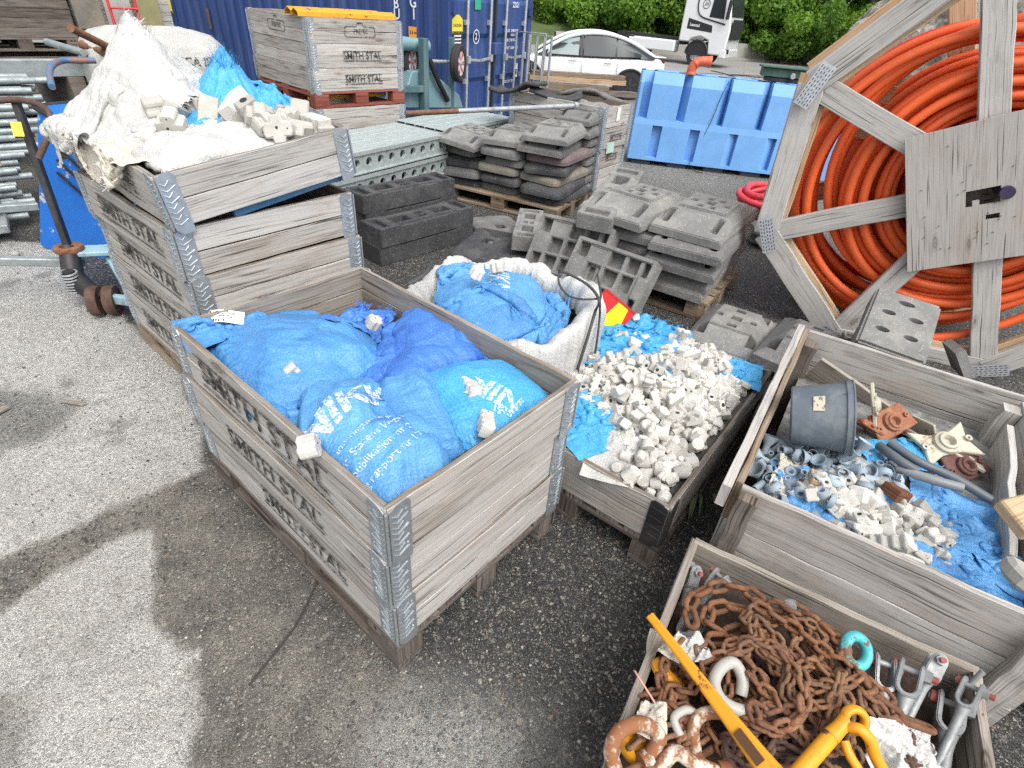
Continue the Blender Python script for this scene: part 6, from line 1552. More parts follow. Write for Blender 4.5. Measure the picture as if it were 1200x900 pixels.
for layer,(rad,ws) in enumerate(((.37,8),(.422,8),(.474,8),(.526,8),(.578,8),(.630,8),(.682,7))):
    for k in range(ws):
        w=.06+k*.098+(layer%2)*.045+rr.gauss(0,.008)
        if w>DW-.06: continue
        if layer>=6 and rr.random()<.35: continue
        sag=-.06*(rad-.36)/.34
        one_coil(rad+rr.gauss(0,.006)+k*.002,w,rr.gauss(0,.006),sag*1.0+rr.gauss(0,.006),ORANGE,PR,100+n,cond);n+=1
# loose outer turns that hang down low and left
for rad,w,dx,dz in ((.80,.10,-.10,-.06),(.84,.20,-.12,-.09),(.88,.05,-.14,-.13),(.78,.32,-.08,-.05),(.90,.30,-.12,-.11),(.86,.45,-.10,-.10),(.82,.55,-.06,-.10),(.76,.14,-.05,.04),(.74,.24,-.03,.05)):
    one_coil(rad,w,dx,dz,ORANGE,PR,300+n,cond);n+=1
for rad,w,dx,dz in ((.84,.62,-.08,-.08),(.80,.70,-.06,-.08),(.88,.75,-.1,-.1)): one_coil(rad,w,dx,dz,RED_P,PR*.8,300+n,cond);n+=1
# pallets' pale boards and a white sheet seen between the turns
for k,(u,v,l) in enumerate(((975,165,.0),(968,200,.0))):
    plank(("upper","lower")[k]+" pale short timber seen behind the orange turns",D(.98,math.pi*.98,.30+.05*k)+Vector((0,0,.30-.22*k)),D(.62,math.pi*.98,.36+.05*k)+Vector((0,0,.27-.22*k)),.10,.03,WOOD_NEW,(0,0,1),group="pale timbers inside the drum")
# ------------------------------------------------------------------ yard behind: containers, barriers, vehicles, stacks
def ray(u,v): return Vector(np.array([(u-600)/F_PX,(v-450)/F_PX,1.0])@CAM_R)
def onplane(u,v,p0,n):
    d=ray(u,v);c=Vector(CAM_C);return c+d*((Vector(p0)-c).dot(Vector(n))/d.dot(Vector(n)))
def mat_paint(name,col,rough=.4,dirt=(.30,.29,.27),amt=.25,rust=None,scale=3.,metal=0.0):
    m=NT(name);co=m.objco();n=m.noise(co,scale,7,.68);st=m.noise(m.mapping(co,(6,6,.7)),1.5,5,.65)
    c=m.mix(m.mapr(m.noise(co,1.2,3),.3,.7),tuple(k*.85 for k in col),col);c=m.mix(m.mapr(st,.5,.75,0,amt),c,dirt)
    if rust: c=m.mix(m.mapr(n,.66,.70),c,rust)
    return m.fin(c,m.mapr(n,.3,.7,rough,min(1,rough+.25)),metal)
CONT=mat_paint("blue_container_paint",(.020,.055,.195),.45,(.10,.13,.22),.5,(.16,.06,.03),3.5)
CONT_D=mat_paint("blue_container_door_paint",(.025,.070,.235),.45,(.14,.18,.28),.5,(.18,.08,.05),4)
ct=.23;ce=Vector((math.cos(ct),math.sin(ct),0));cn=Vector((-math.sin(ct),math.cos(ct),0));C1=Vector((5.32,5.40,0))
cont=empty("shipping_container",C1,ct,"dark blue corrugated shipping container with twin end doors","shipping container")
CL,CW,CH=6.06,2.44,2.59
b=MB();P=[];yy=.12;prof=[]
while yy<CL-.14:
    prof+= [(0,yy),(0,yy+.07),(.036,yy+.105),(.036,yy+.175)];yy+=.21
prof=[(0.03,.10)]+prof+[(.03,CL-.1)]
b.grid([[(x+.02,y,z) for z in (.16,CH-.12)] for x,y in prof],False);b.build("side_wall",CONT,cont)
b=MB();b.box((CW-.03,CL/2,CH/2),(.02,CL-.2,CH-.3));b.box((CW/2,CL-.03,CH/2),(CW-.2,.03,CH-.3));b.box((CW/2,CL/2,CH-.05),(CW-.02,CL-.02,.03));b.box((CW/2,CL/2,.13),(CW-.1,CL-.1,.04))
b.build("shell",CONT,cont)
for nme,boxes in (("corner_post",[((.065,.06,CH/2),(.13,.12,CH-.24)),]),("corner_post",[((CW-.065,.06,CH/2),(.13,.12,CH-.24))]),("corner_post",[((.065,CL-.06,CH/2),(.13,.12,CH-.24))]),("bottom_rail",[((.03,CL/2,.08),(.06,CL-.3,.16))]),("top_rail",[((.03,CL/2,CH-.06),(.06,CL-.3,.12))]),("door_sill",[((CW/2,.04,.07),(CW-.3,.08,.14))]),("door_header",[((CW/2,.04,CH-.06),(CW-.3,.08,.12))])):
    for c,d in boxes: b=MB();b.box(c,d);b.build(nme,CONT,cont,bev=.008)
for x,y in ((.09,.085),(CW-.09,.085),(.09,CL-.09)):
    b=MB();b.box((x,y,.06),(.182,.172,.122));b.build("corner_casting",CONT,cont,bev=.01)
def pix_door(u,v,off=.0): return cont.matrix_basis.inverted() if 0 else onplane(u,v,C1-cn*off,cn)
Minv=(Matrix.Translation(C1)@Matrix.Rotation(ct,4,'Z')).inverted()
for k,x0 in enumerate((.14,CW/2+.012)):
    w=CW/2-.152;b=MB();x1=x0+w
    # door leaf with pressed horizontal panels
    zs=[.16,.30,.36,.72,.78,.84,1.20,1.26,1.32,1.68,1.74,1.80,2.16,2.22,2.36,CH-.13];ys=[0,0,.035,.035,0,0,.035,.035,0,0,.035,.035,0,0,0,0]
    rows=[]
    for z,d in zip(zs,ys): rows.append([(x0,0.012,z),(x0+.07,.012,z),(x0+.11,.012+d,z),(x1-.11,.012+d,z),(x1-.07,.012,z),(x1,.012,z)])
    b.grid(rows,False);dr=b.build("door",CONT_D,cont)
    for xb in (x0+.27,x1-.17):
        b=MB();b.cyl((xb,-.035,.10),(xb,-.035,CH-.06),.019,10)
        for z in (.2,.75,1.45,2.2): b.box((xb,-.015,z),(.08,.045,.06))
        b.build("lock_bar",mat_galv("zinc_lock_bar",(.55,.57,.58),.4,.6) if k==0 and xb<x0+.3 else bpy.data.materials["zinc_lock_bar"],dr)
        b=MB();b.bar((xb,-.06,1.02),(xb-.30 if xb>x0+.4 else xb+.30,-.065,1.0),.022,.03);b.box((xb,-.055,1.02),(.06,.05,.09));b.build("handle",bpy.data.materials["zinc_lock_bar"],dr)
    for z in (.35,1.0,1.6,2.25):
        b=MB();b.box((x0-.03 if k==0 else x1+.03,-.012,z),(.10,.03,.10));b.cyl((x0-.055 if k==0 else x1+.055,-.03,z-.07),(x0-.055 if k==0 else x1+.055,-.03,z+.07),.016,8);b.build("hinge",CONT,dr)
b=MB();b.box((CW/2,.0,CH/2),(.05,.03,CH-.34));b.build("door_gasket",mat_basic("black_rubber_seal",(.02,.02,.02),.7),cont)
b=MB();b.box((CW/2,-.05,1.13),(.20,.08,.16));b.build("lock_box",CONT_D,cont,bev=.01)
PW=mat_basic("white_lettering",(.72,.74,.76),.6,0,.05)
def door_text(t,u,v,size,xs=1.,mat=PW,off=.012,name="lettering",rot=0.0,side=False):
    if not side:
        p=Minv@onplane(u,v,C1-cn*off,cn);o=link(name,text_mesh(t,size,mat,0,size*.02,xs),cont);o.matrix_basis=Matrix.Translation((p.x,-off,p.z))@Matrix.Rotation(math.pi/2,4,'X')@Matrix.Rotation(rot,4,'Z')
    else:
        p=Minv@onplane(u,v,C1-ce*off,ce);o=link(name,text_mesh(t,size,mat,0,size*.02,xs),cont);o.matrix_basis=Matrix.Translation((-off+.018,p.y,p.z))@Matrix.Rotation(-math.pi/2,4,'Z')@Matrix.Rotation(math.pi/2,4,'X')
    return o
for t,u,v in (("B",463,4),("U",464,17),("G",483,3),("1",484,17)): door_text(t,u,v,.17,.9,side=True,off=.004)
for t,u,v,s in (("22G1",605,6,.10),("MAX.GR.  30480 KGS",599,36,.052),("67200 LBS",602,41,.045),("TARE  2180 KGS",598,47,.052),("NET  28300 KGS",600,56,.052),("CU.CAP. 33.2",596,95,.06)): door_text(t,u,v,s,off=.004)
b=MB();p=Minv@onplane(558,43,C1,cn);
for r0_,r1_ in ((.088,.075),):
    b.add([(p.x+r0_*math.cos(k*.2618),-.003,p.z+r0_*math.sin(k*.2618)) for k in range(24)]+[(p.x+r1_*math.cos(k*.2618),-.003,p.z+r1_*math.sin(k*.2618)) for k in range(24)],[(k,(k+1)%24,24+(k+1)%24,24+k) for k in range(24)])
b.build("ring_emblem",PW,cont);o=door_text("2",558,43,.11,off=.004)
def decal(u,v,w,h,mat,name,off=.003,shape=None,side=False):
    b=MB()
    if not side:
        p=Minv@onplane(u,v,C1,cn);q=[(-w/2,-h/2),(w/2,-h/2),(w/2,h/2),(-w/2,h/2)] if shape is None else shape;b.add([(p.x+a,-off,p.z+c) for a,c in q],[tuple(range(len(q)))])
    else:
        p=Minv@onplane(u,v,C1,ce);b.add([(.018-off,p.y+a,p.z+c) for a,c in ((w/2,-h/2),(-w/2,-h/2),(-w/2,h/2),(w/2,h/2))],[(0,1,2,3)])
    return b.build(name,mat,cont)
YLAB=mat_basic("yellow_label",(.78,.66,.06),.5,0,.05);BLAB=mat_basic("black_label",(.025,.025,.025),.5);GLAB=mat_basic("green_label",(.03,.38,.22),.5,0,.05);OLAB=mat_basic("orange_label",(.80,.34,.05),.5,0,.05)
decal(536,29,.26,.20,YLAB,"warning_label",shape=[(-.13,-.10),(.13,-.10),(.13,.06),(.04,.11),(-.04,.11),(-.13,.06)])
decal(536,47,.26,.20,BLAB,"warning_label");door_text("CAUTION",536,30,.045,mat=BLAB,off=.005)
for k in range(3): decal(536,42+k*4,.17,.018,PW,"label_line",off=.005)
decal(560,3,.16,.16,GLAB,"green_sign");decal(604,82,.12,.20,PW,"document_label");decal(604,84,.07,.08,CONT_D,"label_print",off=.005)
decal(193,6,.30,.20,YLAB,"side_label",side=True,off=.006);decal(196,18,.28,.14,BLAB,"side_label",side=True,off=.006);decal(483,40,.13,.17,OLAB,"height_label",side=True,off=.006);door_text("2.6 m",483,38,.05,mat=BLAB,side=True,off=.010)
decal(244,22,.05,.28,mat_rust("rust_streak"),"rust_patch",side=True,off=.005)

# water filled barriers
BARR=mat_basic("light_blue_polyethylene",(.17,.39,.75),.42,0,.10,3,(.30,.46,.68),.25,.04,25)
BARR_B=mat_basic("dark_barrier_base",(.03,.045,.07),.6)
def barrier(loc,rz,label,L=2.0):
    H_,Wd=1.12,.56
    root=empty("water_barrier",loc,rz,label,"water barrier","light blue water filled barriers")
    n=4;pitch=L/n;xs=[0,.012]
    for k in range(n):
        c=k*pitch;xs+=[c+.05,c+.055,c+.160,c+.165]
        xs+=[c+.27,c+.275,c+.395,c+.40]
    xs=sorted(set(round(x,4) for x in xs+[L-.012,L]));zs=[.06,.10,.102,.50,.502,.575,.58,.985,.99,1.06,H_]
    def depth(x,z):
        xx=x%pitch
        # upper grooves and lower grooves are offset
        if .579<z<1.2 and .05<=xx<=.165: return .17 if .055<=xx<=.160 else 0
        if .098<z<.502 and .27<=xx<=.40: return .085 if (.275<=xx<=.395 and .101<z<.501) else 0
        return 0
    def wid(z): return Wd/2*(1-.10*(z/H_)) - (.008 if z>.54 else 0)-(.045*(z-.99)/.13 if z>.99 else 0)
    b=MB();rows=[]
    for z in zs:
        row=[]
        for x in xs:
            e=.0
            if x<.01 or x>L-.01: e=.012
            y=wid(z)-depth(x,z)-e
            row.append((x,-y,z))
        rows.append(row)
    rows2=[[(x,-y,z) for x,y,z in r] for r in rows]
    b.grid(rows,False);b.grid([r[::-1] for r in rows2],False)
    top=[]
    b.grid([[p for p in rows[-1]],[(x,-y*.35,z-.0) for x,y,z in rows[-1]],[(x,y*.35,z) for x,y,z in rows[-1]],[p for p in rows2[-1]]],False)
    b.add([rows[k][0] for k in range(len(zs))]+[rows2[k][0] for k in range(len(zs)-1,-1,-1)],[tuple(range(2*len(zs)-1,-1,-1))])
    b.add([rows[k][-1] for k in range(len(zs))]+[rows2[k][-1] for k in range(len(zs)-1,-1,-1)],[tuple(range(2*len(zs)))])
    me=b.mesh("body",BARR);bm=bmesh.new();bm.from_mesh(me);bmesh.ops.remove_doubles(bm,verts=bm.verts[:],dist=.0006);bmesh.ops.recalc_face_normals(bm,faces=bm.faces[:])
    # top pockets
    bm.to_mesh(me);bm.free();bev_mesh(me,.010,2,24);link("body",me,root)
    for k in range(n):
        for y in (-Wd/2+.10,Wd/2-.10): b=MB();b.box((k*pitch+.20,y,.03),(.26,.14,.06));b.build("foot_pad",BARR_B,root)
        b=MB();b.prism([(k*pitch+.20,-.10),(k*pitch+.48,-.10),(k*pitch+.48,.10),(k*pitch+.20,.10)],.012,z0=H_);b.build("top_pad",BARR,root,bev=.005)
    return root
bd=math.atan2(1.69-3.20,7.59-6.69);bu=Vector((math.cos(bd),math.sin(bd),0));bn=Vector((-math.sin(bd),math.cos(bd),0))
B0=Vector((6.69,3.20,0))+bn*.27-bu*.02
barrier(B0,bd,"light blue water filled barrier with the orange pipe bend on it, nearest the white car")
barrier(B0+bu*2.01,bd,"light blue water filled barrier partly behind the timber cable drum")
barrier(B0+bu*4.02,bd,"light blue water filled barrier seen only between the boards of the cable drum")
ORP=mat_basic("orange_red_pipe_plastic",(.62,.13,.06),.4,0,.12,8)
q=B0+bu*.62+Vector((0,0,1.13));Q=catmull([q,q+Vector((0,0,.12)),q+bu*.05+Vector((0,0,.22)),q+bu*.16+Vector((0,0,.27)),q+bu*.36+Vector((0,0,.28))],6)
q=onplane(811,80,(7.1,2.75,0),(.86,.51,0));b=MB();s_=bu
Q=catmull([q,q+Vector((0,0,.06)),q+s_*.03+Vector((0,0,.12)),q+s_*.10+Vector((0,0,.15)),q+s_*.22+Vector((0,0,.155))],6)
b.tube(Q,[.066 if i in(0,1,2,len(Q)-1,len(Q)-2,len(Q)-3,12,13) else .058 for i in range(len(Q))],18);Q0=b.build("pipe_bend",ORP);Q0.location.z=1.125-min(v.co.z for v in Q0.data.vertices);tag(Q0,"orange red plastic pipe bend standing on top of the blue barrier","pipe bend")
GRN=mat_basic("dark_green_steel",(.035,.10,.07),.5,.1,.2,8,(.2,.2,.18),.35)
q=B0+bu*1.62+Vector((0,0,1.135));t=empty("steel_trough",q,bd,"dark green steel channel lying on top of the blue barrier","steel channel")
b=MB();b.box((.25,0,.10),(.72,.20,.10));b.build("body",GRN,t,bev=.008)
b=MB();b.box((.25,-.03,.16),(.80,.22,.018));b.build("flange",GRN,t,bev=.004);b=MB();b.box((.25,0,.02),(.60,.18,.04));b.build("base",BLACK_STEEL,t,bev=.004)
b=MB();b.lathe([(.0001,0),(.035,0),(.03,.03),(.0001,.03)],10,Matrix.Translation((.25,-.13,.08))@Matrix.Rotation(math.pi/2,4,'X'));b.build("bolt",GALV_DULL,t)
b=MB();rr=random.Random(8);Q=catmull([q+bu*x+bn*rr.uniform(-.1,.1)+Vector((0,0,.0+rr.uniform(0,.05))) for x in (-.75,-.6,-.45,-.5,-.3,-.15,0.,.2,.45,.6)],8);b.tube(Q,.006,6);tag(b.build("loose_cable",BLACK_STEEL),"thin black cable tangled on top of the blue barriers","cable")
Q=catmull([B0+bu*x-bn*(.262+o_)+Vector((0,0,z)) for x,z,o_ in ((1.10,1.10,-.02),(1.05,.9,.0),(1.0,.6,.01),(.92,.3,.0),(.86,.10,.02),(.95,.012,.10),(1.05,.012,.16))],8);b=MB();b.tube(Q,.004,5);tag(b.build("loose_cable",BLACK_STEEL),"thin black cord hanging down the face of the blue barrier","cable")
# hose coils on the ground
RH=mat_pipe("red_rubber_hose",(.66,.05,.07));GH=mat_pipe("grey_rubber_hose",(.11,.115,.12))
def hose(label,c,r,n,mat,tr,seed,dz=.04,cat="hose",sq=.75):
    rr=random.Random(seed);P=[];c=Vector(c);ph=rr.uniform(0,6)
    for k in range(n*20):
        a=2*math.pi*k/20+ph;f=k/(n*20);q=r*(1+.10*math.sin(a*.37+seed)+.05*math.sin(a*1.7))
        P.append(c+Vector((q*math.cos(a),q*sq*math.sin(a),tr+.0+f*n*dz+.012*math.sin(a*2.3))))
    P+= [P[-1]+Vector((.0,.25,-.03)),P[-1]+Vector((-.15,.45,-.10))]
    b=MB();b.tube(catmull(P,3),tr,10,caps=False);o=tag(b.build("hose",mat,sharp=180),label,cat,"coiled hoses beside the drum");return o
hose("coiled red hose on the asphalt between the blue barriers and the drum",(5.72,.92,0),.36,6,RH,.033,2,.05)
hose("small dark grey hose coil beside the red hose",(5.05,.62,0),.22,3,GH,.030,3,.05)
b=MB();b.tube(catmull([(5.15,.95,.035),(4.95,.72,.035),(4.75,.45,.035),(4.4,.2,.035)],6),.033,10,caps=False);b.tube(catmull([(5.15,.95,.035),(4.95,.72,.035)],3)[::-1],.026,10,caps=False);tag(b.build("hose",RH,sharp=180),"cut end of a red hose lying straight on the asphalt by the drum","hose","coiled hoses beside the drum")
# gravel crate behind the feet
GV=mat_basic("gravel",(.22,.21,.20),.95,0,.4,60,(.42,.40,.37),.7,.9,90)
gx=math.atan2(.03,.56)
pallet((4.62,2.42,0),gx,.62,1.2,"pallet under the gravel crate behind the stacked feet",seed=9,longx=False)
crG=empty("wooden_crate",(4.62,2.42,.144),gx,"grey collar crate filled with gravel and topped with black rubber mats","crate","pallet collar crates")
for k in range(4): collar(crG,.62,1.2,.2,WOOD,GALV,loc=(0,(0,.006,-.004,0)[k],k*.2),rz=(0,.01,-.006,.004)[k],seed=90+k,letters=[(0,"SMITH STAL",.06,.31,.8)] if k in(1,2) else ())
b=MB();b.grid([[(4.62+x*math.cos(gx)-y*math.sin(gx),2.42+x*math.sin(gx)+y*math.cos(gx),.90+.02*mnoise.noise(Vector((x*9,y*9,1)))-.02*abs(x-.3)) for y in np.linspace(.03,1.17,60)] for x in np.linspace(.03,.59,30)]);tag(b.build("gravel_fill",GV),kind='stuff')
b=MB();p=crG.location
o=decal if 0 else None
b.box((.30,-.006,.72),(.07,.003,.13));b.build("paper_note",PAPER,crG)
b=MB();b.box((.24,-.006,.40),(.16,.003,.10));b.build("paper_note",mat_basic("pale_green_paper",(.45,.66,.55),.6),crG)
def mat_slab(label,loc,rot,L,W,seed,mat=RUB_DK):
    b=MB();rows=[]
    for i in range(15):
        rows.append([(L*(i/14-.5),W*(j/8-.5),.05*math.sin(i*.35+seed)+.02*mnoise.noise(Vector((i*.4,j*.5,seed)))) for j in range(9)])
    b.grid(rows);o=b.build("rubber_mat",mat,None,loc,rot);m=o.modifiers.new("thickness",'SOLIDIFY');m.thickness=.03;return tag(o,label,"rubber mat","rubber mats on the gravel crate")
mat_slab("left black rubber mat bent over the rim of the gravel crate",(4.55,3.50,1.0),(.05,.05,1.9),.55,.34,1)
mat_slab("second black rubber mat lying across the gravel crate",(4.75,3.14,.97),(-.05,.08,2.2),.55,.30,3)
mat_slab("thin grey rubber strip at the back of the gravel crate",(5.22,3.0,.96),(.0,.05,1.75),.8,.12,5,RUB_MID)
b=MB();a=at(475,133,.93);c=at(672,124,.93);b.tube([a,a.lerp(c,.3),c],[.020,.020,.022],10);o=tag(b.build("steel_rod",GALV_DULL),"long grey steel tube with a rusty end resting across the stacks of feet","steel tube")
b=MB();b.tube([a,a.lerp(c,.27)],.0206,10);b.build("rusty_end",RUST,o)
b=MB();b.lathe([(.022,0),(.034,0),(.034,.05),(.022,.05)],12,Matrix.Translation(c)@(c-a).to_track_quat('Z','Y').to_matrix().to_4x4());b.build("coupling",GALV_DULL,o)
# timber pile and mesh frames by the car
for k,(x,y,z,L,w,h,m_,a,lab) in enumerate(((7.73,4.92,0.80,1.55,.16,.06,WOOD_PAL,-.72,"yellowish timber beam on top of the pile by the white car"),(7.73,4.92,0.73,1.60,.22,.07,WOOD_NEW,-.72,"fresh yellow timber beam second from the top by the white car"),(7.58,4.90,0.62,1.2,.16,.09,WOOD_PAL,-.70,"short thick timber in the middle of the pile by the white car"),(7.88,4.82,0.56,1.7,.10,.08,WOOD_DARK,-.74,"dark timber sticking out of the pile toward the white car"),(7.58,4.90,0.46,1.3,.20,.09,WOOD_PAL,-.70,"brown timber low in the pile by the white car"),(7.68,4.90,0.35,1.5,.24,.10,WOOD_DARK,-.72,"dark timber at the bottom of the pile by the white car"))):
    o=link("timber_beam",board_mesh(L,h,w,seed=k,mat=m_,warp=.004),None,(x-L*.5*math.cos(a),y-L*.5*math.sin(a),z),(0,0,a));tag(o,lab,"timber beam","timber pile by the white car")
for k,(dx,dy) in enumerate(((-.5,.1),(.0,-.2),(.4,-.5))): 
    b=MB();b.box((7.65+dx,4.85+dy,.17),(.25,.25,.34));tag(b.build("concrete_footing",RUB_PALE,bev=.02),("left","middle","right")[k]+" concrete block carrying the timber pile by the white car","concrete block","blocks under the timber pile")
def behind_(u,d):
    v=ray(u,60);v.z=0;v.normalize();return CAM_C[0]+v.x*d,CAM_C[1]+v.y*d
def frame(x,y,w,h,rz,label,lean_=0.1,bars=4):
    b=MB();r=.019
    b.tube([(0,0,0),(0,0,h),(w,0,h),(w,0,0)],r,8,closed=False)
    for k in range(1,bars): b.cyl((w*k/bars,0,.02),(w*k/bars,0,h),r*.7,6)
    o=b.build("fence_frame",GALV_DULL,None,(x,y,0),(lean_,0,rz));return tag(o,label,"fence frame","steel fence frames beside the container")
frame(*behind_(604,9.9),.45,1.36,-.85,"grey steel tube frame standing beside the container door, left one",.06)
frame(*behind_(619,9.7),.34,1.34,-.80,"grey steel tube frame standing nearer the white car",.04,3)
b=MB()
for k in range(8): b.cyl((0+k*.07,0,.1),(0+k*.07,0,1.2),.003,4)
for k in range(9): b.cyl((0,0,.1+k*.13),(.5,0,.1+k*.13),.003,4)
tag(b.build("wire_mesh",GALV_DULL,None,(*behind_(600,10.6),0),(0,0,-.8)),"light welded wire mesh panel behind the tube frames","mesh panel")
# ------------------------------------------------------------------ left back corner: stacks, machine, pallet truck, bin
# stacked panels with round holes
ALU=mat_galv("grey_green_aluminium",(.44,.50,.49),.5,.35)
pd=math.atan2(3.52-3.36,3.39-2.31)
def panel(loc,rz,L,W,label,h=.19):
    t=empty("deck_panel",loc,rz,label,"deck panel","grey deck panels stacked behind the tall crate")
    n=5;w=W/n
    for k in range(n):
        b=MB();y=k*w;pr_=[(y+.006,h-.03),(y+.006,h-.004),(y+.012,h),(y+w*.5,h-.002),(y+w-.012,h),(y+w-.006,h-.004),(y+w-.006,h-.03)]
        b.grid([[(x,yy,z) for x in (0,L)] for yy,z in pr_],False);b.build("deck_plank",ALU,t)
    # side web with round holes
    for y0,s in ((0,-1),(W,1)):
        b=MB();m_=int(L/.135);pw=L/m_
        for k in range(m_):
            cx=(k+.5)*pw;cz=h*.45;r=.037;N=16
            ring=[(cx+r*math.cos(2*math.pi*i/N),y0,cz+r*math.sin(2*math.pi*i/N)) for i in range(N)]
            lip=[(cx+r*.86*math.cos(2*math.pi*i/N),y0-s*.03,cz+r*.86*math.sin(2*math.pi*i/N)) for i in range(N)]
            out=[]
            for i in range(N):
                a=2*math.pi*i/N;c,q=math.cos(a),math.sin(a);f=min((pw/2)/max(abs(c),1e-6),(cz-.0 if q<0 else h-.032-cz)/max(abs(q),1e-6));out.append((cx+f*c,y0,cz+f*q))
            b.add(ring+out+lip,[(i,(i+1)%N,N+(i+1)%N,N+i) for i in range(N)]+[(i,(i+1)%N,2*N+(i+1)%N,2*N+i) for i in range(N)])
        b.box((L/2,y0,h-.016),(L,.03,.032));b.box((L/2,y0,.0+.004),(L,.05,.01));b.build("perforated_web",ALU,t)
    b=MB();b.box((.02,W/2,h*.5),(.02,W-.04,h-.04));b.box((L-.02,W/2,h*.5),(.02,W-.04,h-.04));b.build("end_web",ALU,t)
    return t
panel((1.55,3.25,.43),pd,2.0,.66,"upper grey deck panel with a row of round holes, nearer the tall crate",.18)
panel((1.55,3.24,.235),pd,2.0,.66,"lower grey deck panel under the upper one behind the tall crate",.18)
panel((3.60,3.64,.43),pd,1.3,.66,"grey deck panel farther right behind the stacked rubber feet",.18)
panel((3.60,3.63,.235),pd,1.3,.66,"lower grey deck panel farther right behind the stacked rubber feet",.18)
for k,(x,y) in enumerate(((1.7,3.3),(3.2,3.5),(4.6,3.75))):
    b=MB();b.box((x,y+.3,.115),(.12,.7,.225),rz=pd);tag(b.build("timber_bearer",WOOD_PAL,bev=.004),("left","middle","right")[k]+" timber bearer under the grey deck panels","timber bearer","bearers under the deck panels")
# stencilled crate on a red pallet on a grey crate
SX=math.atan2(-.06,1.04)
pallet((2.67,4.45,0),SX,1.04,1.2,"pallet at the bottom under the two stacked crates with stencil marks",seed=21)
crB=empty("wooden_crate",(2.67,4.45,.144),SX,"lower pale grey crate under the red pallet behind the deck panels","crate","pallet collar crates")
for k in range(3): collar(crB,1.04,1.2,.2,RUB_PALE if 0 else WOOD,GALV,loc=(0,0,k*.2),rz=(.0,.004,-.003)[k],seed=120+k)
pallet((2.67,4.45,.746),SX,1.04,1.2,"red painted pallet between the two stacked crates",WOOD_RED,seed=22)
b=MB();b.box((.5,.06,.05),(.9,.03,.03));tag(b.build("yellow_bar",mat_chipped("yellow_bar_paint",(.72,.42,.03),(.3,.2,.1)),None,(2.67,4.60,.76),(0,0,SX)),"yellow bar lying in the opening of the red pallet","steel bar")
crP=empty("wooden_crate",(2.67,4.45,.89),SX,"upper grey crate with stencilled lettering on a red pallet, yellow profiles on its top","crate","pallet collar crates")
for k in range(3):
    c=collar(crP,1.04,1.2,.2,WOOD,GALV,loc=(0,0,k*.2),rz=(.003,-.004,.0)[k],seed=130+k,letters=[(0,SM if k<2 else "PRETEC",(.085 if k<2 else .05),.55,.95)]+([(3,"PRETEC",.055,.62,1.0)] if k==2 else []))
    if k==2:
        for (a_,p,cx) in ((0,(0,0,0),.55),(-math.pi/2,(0,1.2,0),.62)):
            b=MB();w,h_=.17,.045
            pts=[(-w,-h_*.7),(-w*.88,-h_),(w*.88,-h_),(w,-h_*.7),(w,h_*.7),(w*.88,h_),(.04,h_),(.03,h_*1.7),(-.03,h_*1.7),(-.04,h_),(-w*.88,h_),(-w,h_*.7)];inn=[(x*.955,y*.86) for x,y in pts];n=len(pts)
            b.add([(x,y,0) for x,y in pts]+[(x,y,0) for x,y in inn],[(k_,(k_+1)%n,n+(k_+1)%n,n+k_) for k_ in range(n)])
            o=b.build("stencil_frame",INK,c);o.matrix_basis=Matrix.Translation(p)@Matrix.Rotation(a_,4,'Z')@Matrix.Translation((cx,-.0042,.098))@Matrix.Rotation(math.pi/2,4,'X')
for k,(y,z,lab) in enumerate(((.10,1.492,"front yellow steel angle profile on top of the stencilled crate"),(.22,1.495,"rear yellow steel angle profile on top of the stencilled crate"))):
    b=MB();b.grid([[(x,yy,zz) for x in (0.0,1.05-.1*k)] for yy,zz in ((-.06,0),(-.055,.03),(0,.055),(.05,.03),(.06,.0))],False);o=b.build("yellow_profile",YELLOW,None,Vector((2.62,4.45,z))+Vector((-math.sin(SX)*y,y,0)),(0,0,SX));m=o.modifiers.new("thickness",'SOLIDIFY');m.thickness=.006;tag(o,lab,"steel profile","yellow steel profiles on the crate")
# white bags beside the stencilled crate
b=MB();rows=[];n=60
for i,(z,k) in enumerate(((0,.9),(.1,1.0),(.3,1.03),(.5,1.02),(.65,1.0),(.76,.93),(.83,.80),(.87,.55),(.88,.2),(.88,.01))):
    row=[]
    for j in range(n+1):
        a=2*math.pi*j/n;q=k*(1+.03*mnoise.noise(Vector((math.cos(a)*3,math.sin(a)*3,z*5))));row.append((q*.62/((abs(math.cos(a))**4+abs(math.sin(a))**4)**.25)*math.cos(a)*1.0,q*.50/((abs(math.cos(a))**4+abs(math.sin(a))**4)**.25)*math.sin(a),z+.02*mnoise.noise(Vector((math.cos(a)*4,math.sin(a)*4,z*3)))*(z>.1)))
    rows.append(row)
b.grid(rows,True,(.06,.04));LG=mat_weave("grey_white_bulk_bag",(.50,.50,.47),(.33,.33,.31),200,.65)
lb=onplane(243,75,(1.95,5.55,0),(0,1,0));o=b.build("bulk_bag",LG,None,(1.92,6.0,.40),(0,0,-.1),sharp=180);tag(o,"grey white bulk bag with printed letters left of the stencilled crate","bulk bag")
t=link("printed_lettering",text_mesh("50L LECA ISO",.11,INK,0,.004,.95),o);t.matrix_basis=Matrix.Translation((.10,-.56,.64))@Matrix.Rotation(math.pi/2,4,'X')
pallet((1.3,5.5,0),-.1,1.25,1.0,"pallet at the bottom under the grey white bulk bag",seed=31);pallet((1.3,5.5,.146),-.1,1.25,1.0,"pallet directly beneath the grey white bulk bag",seed=32)
b=MB();b.box((1.92,6.0,.345),(1.2,.95,.10),rz=-.1);tag(b.build("timber_slab",WOOD_PAL,bev=.01),"thick timber slab between the pallets and the grey white bulk bag","timber slab")
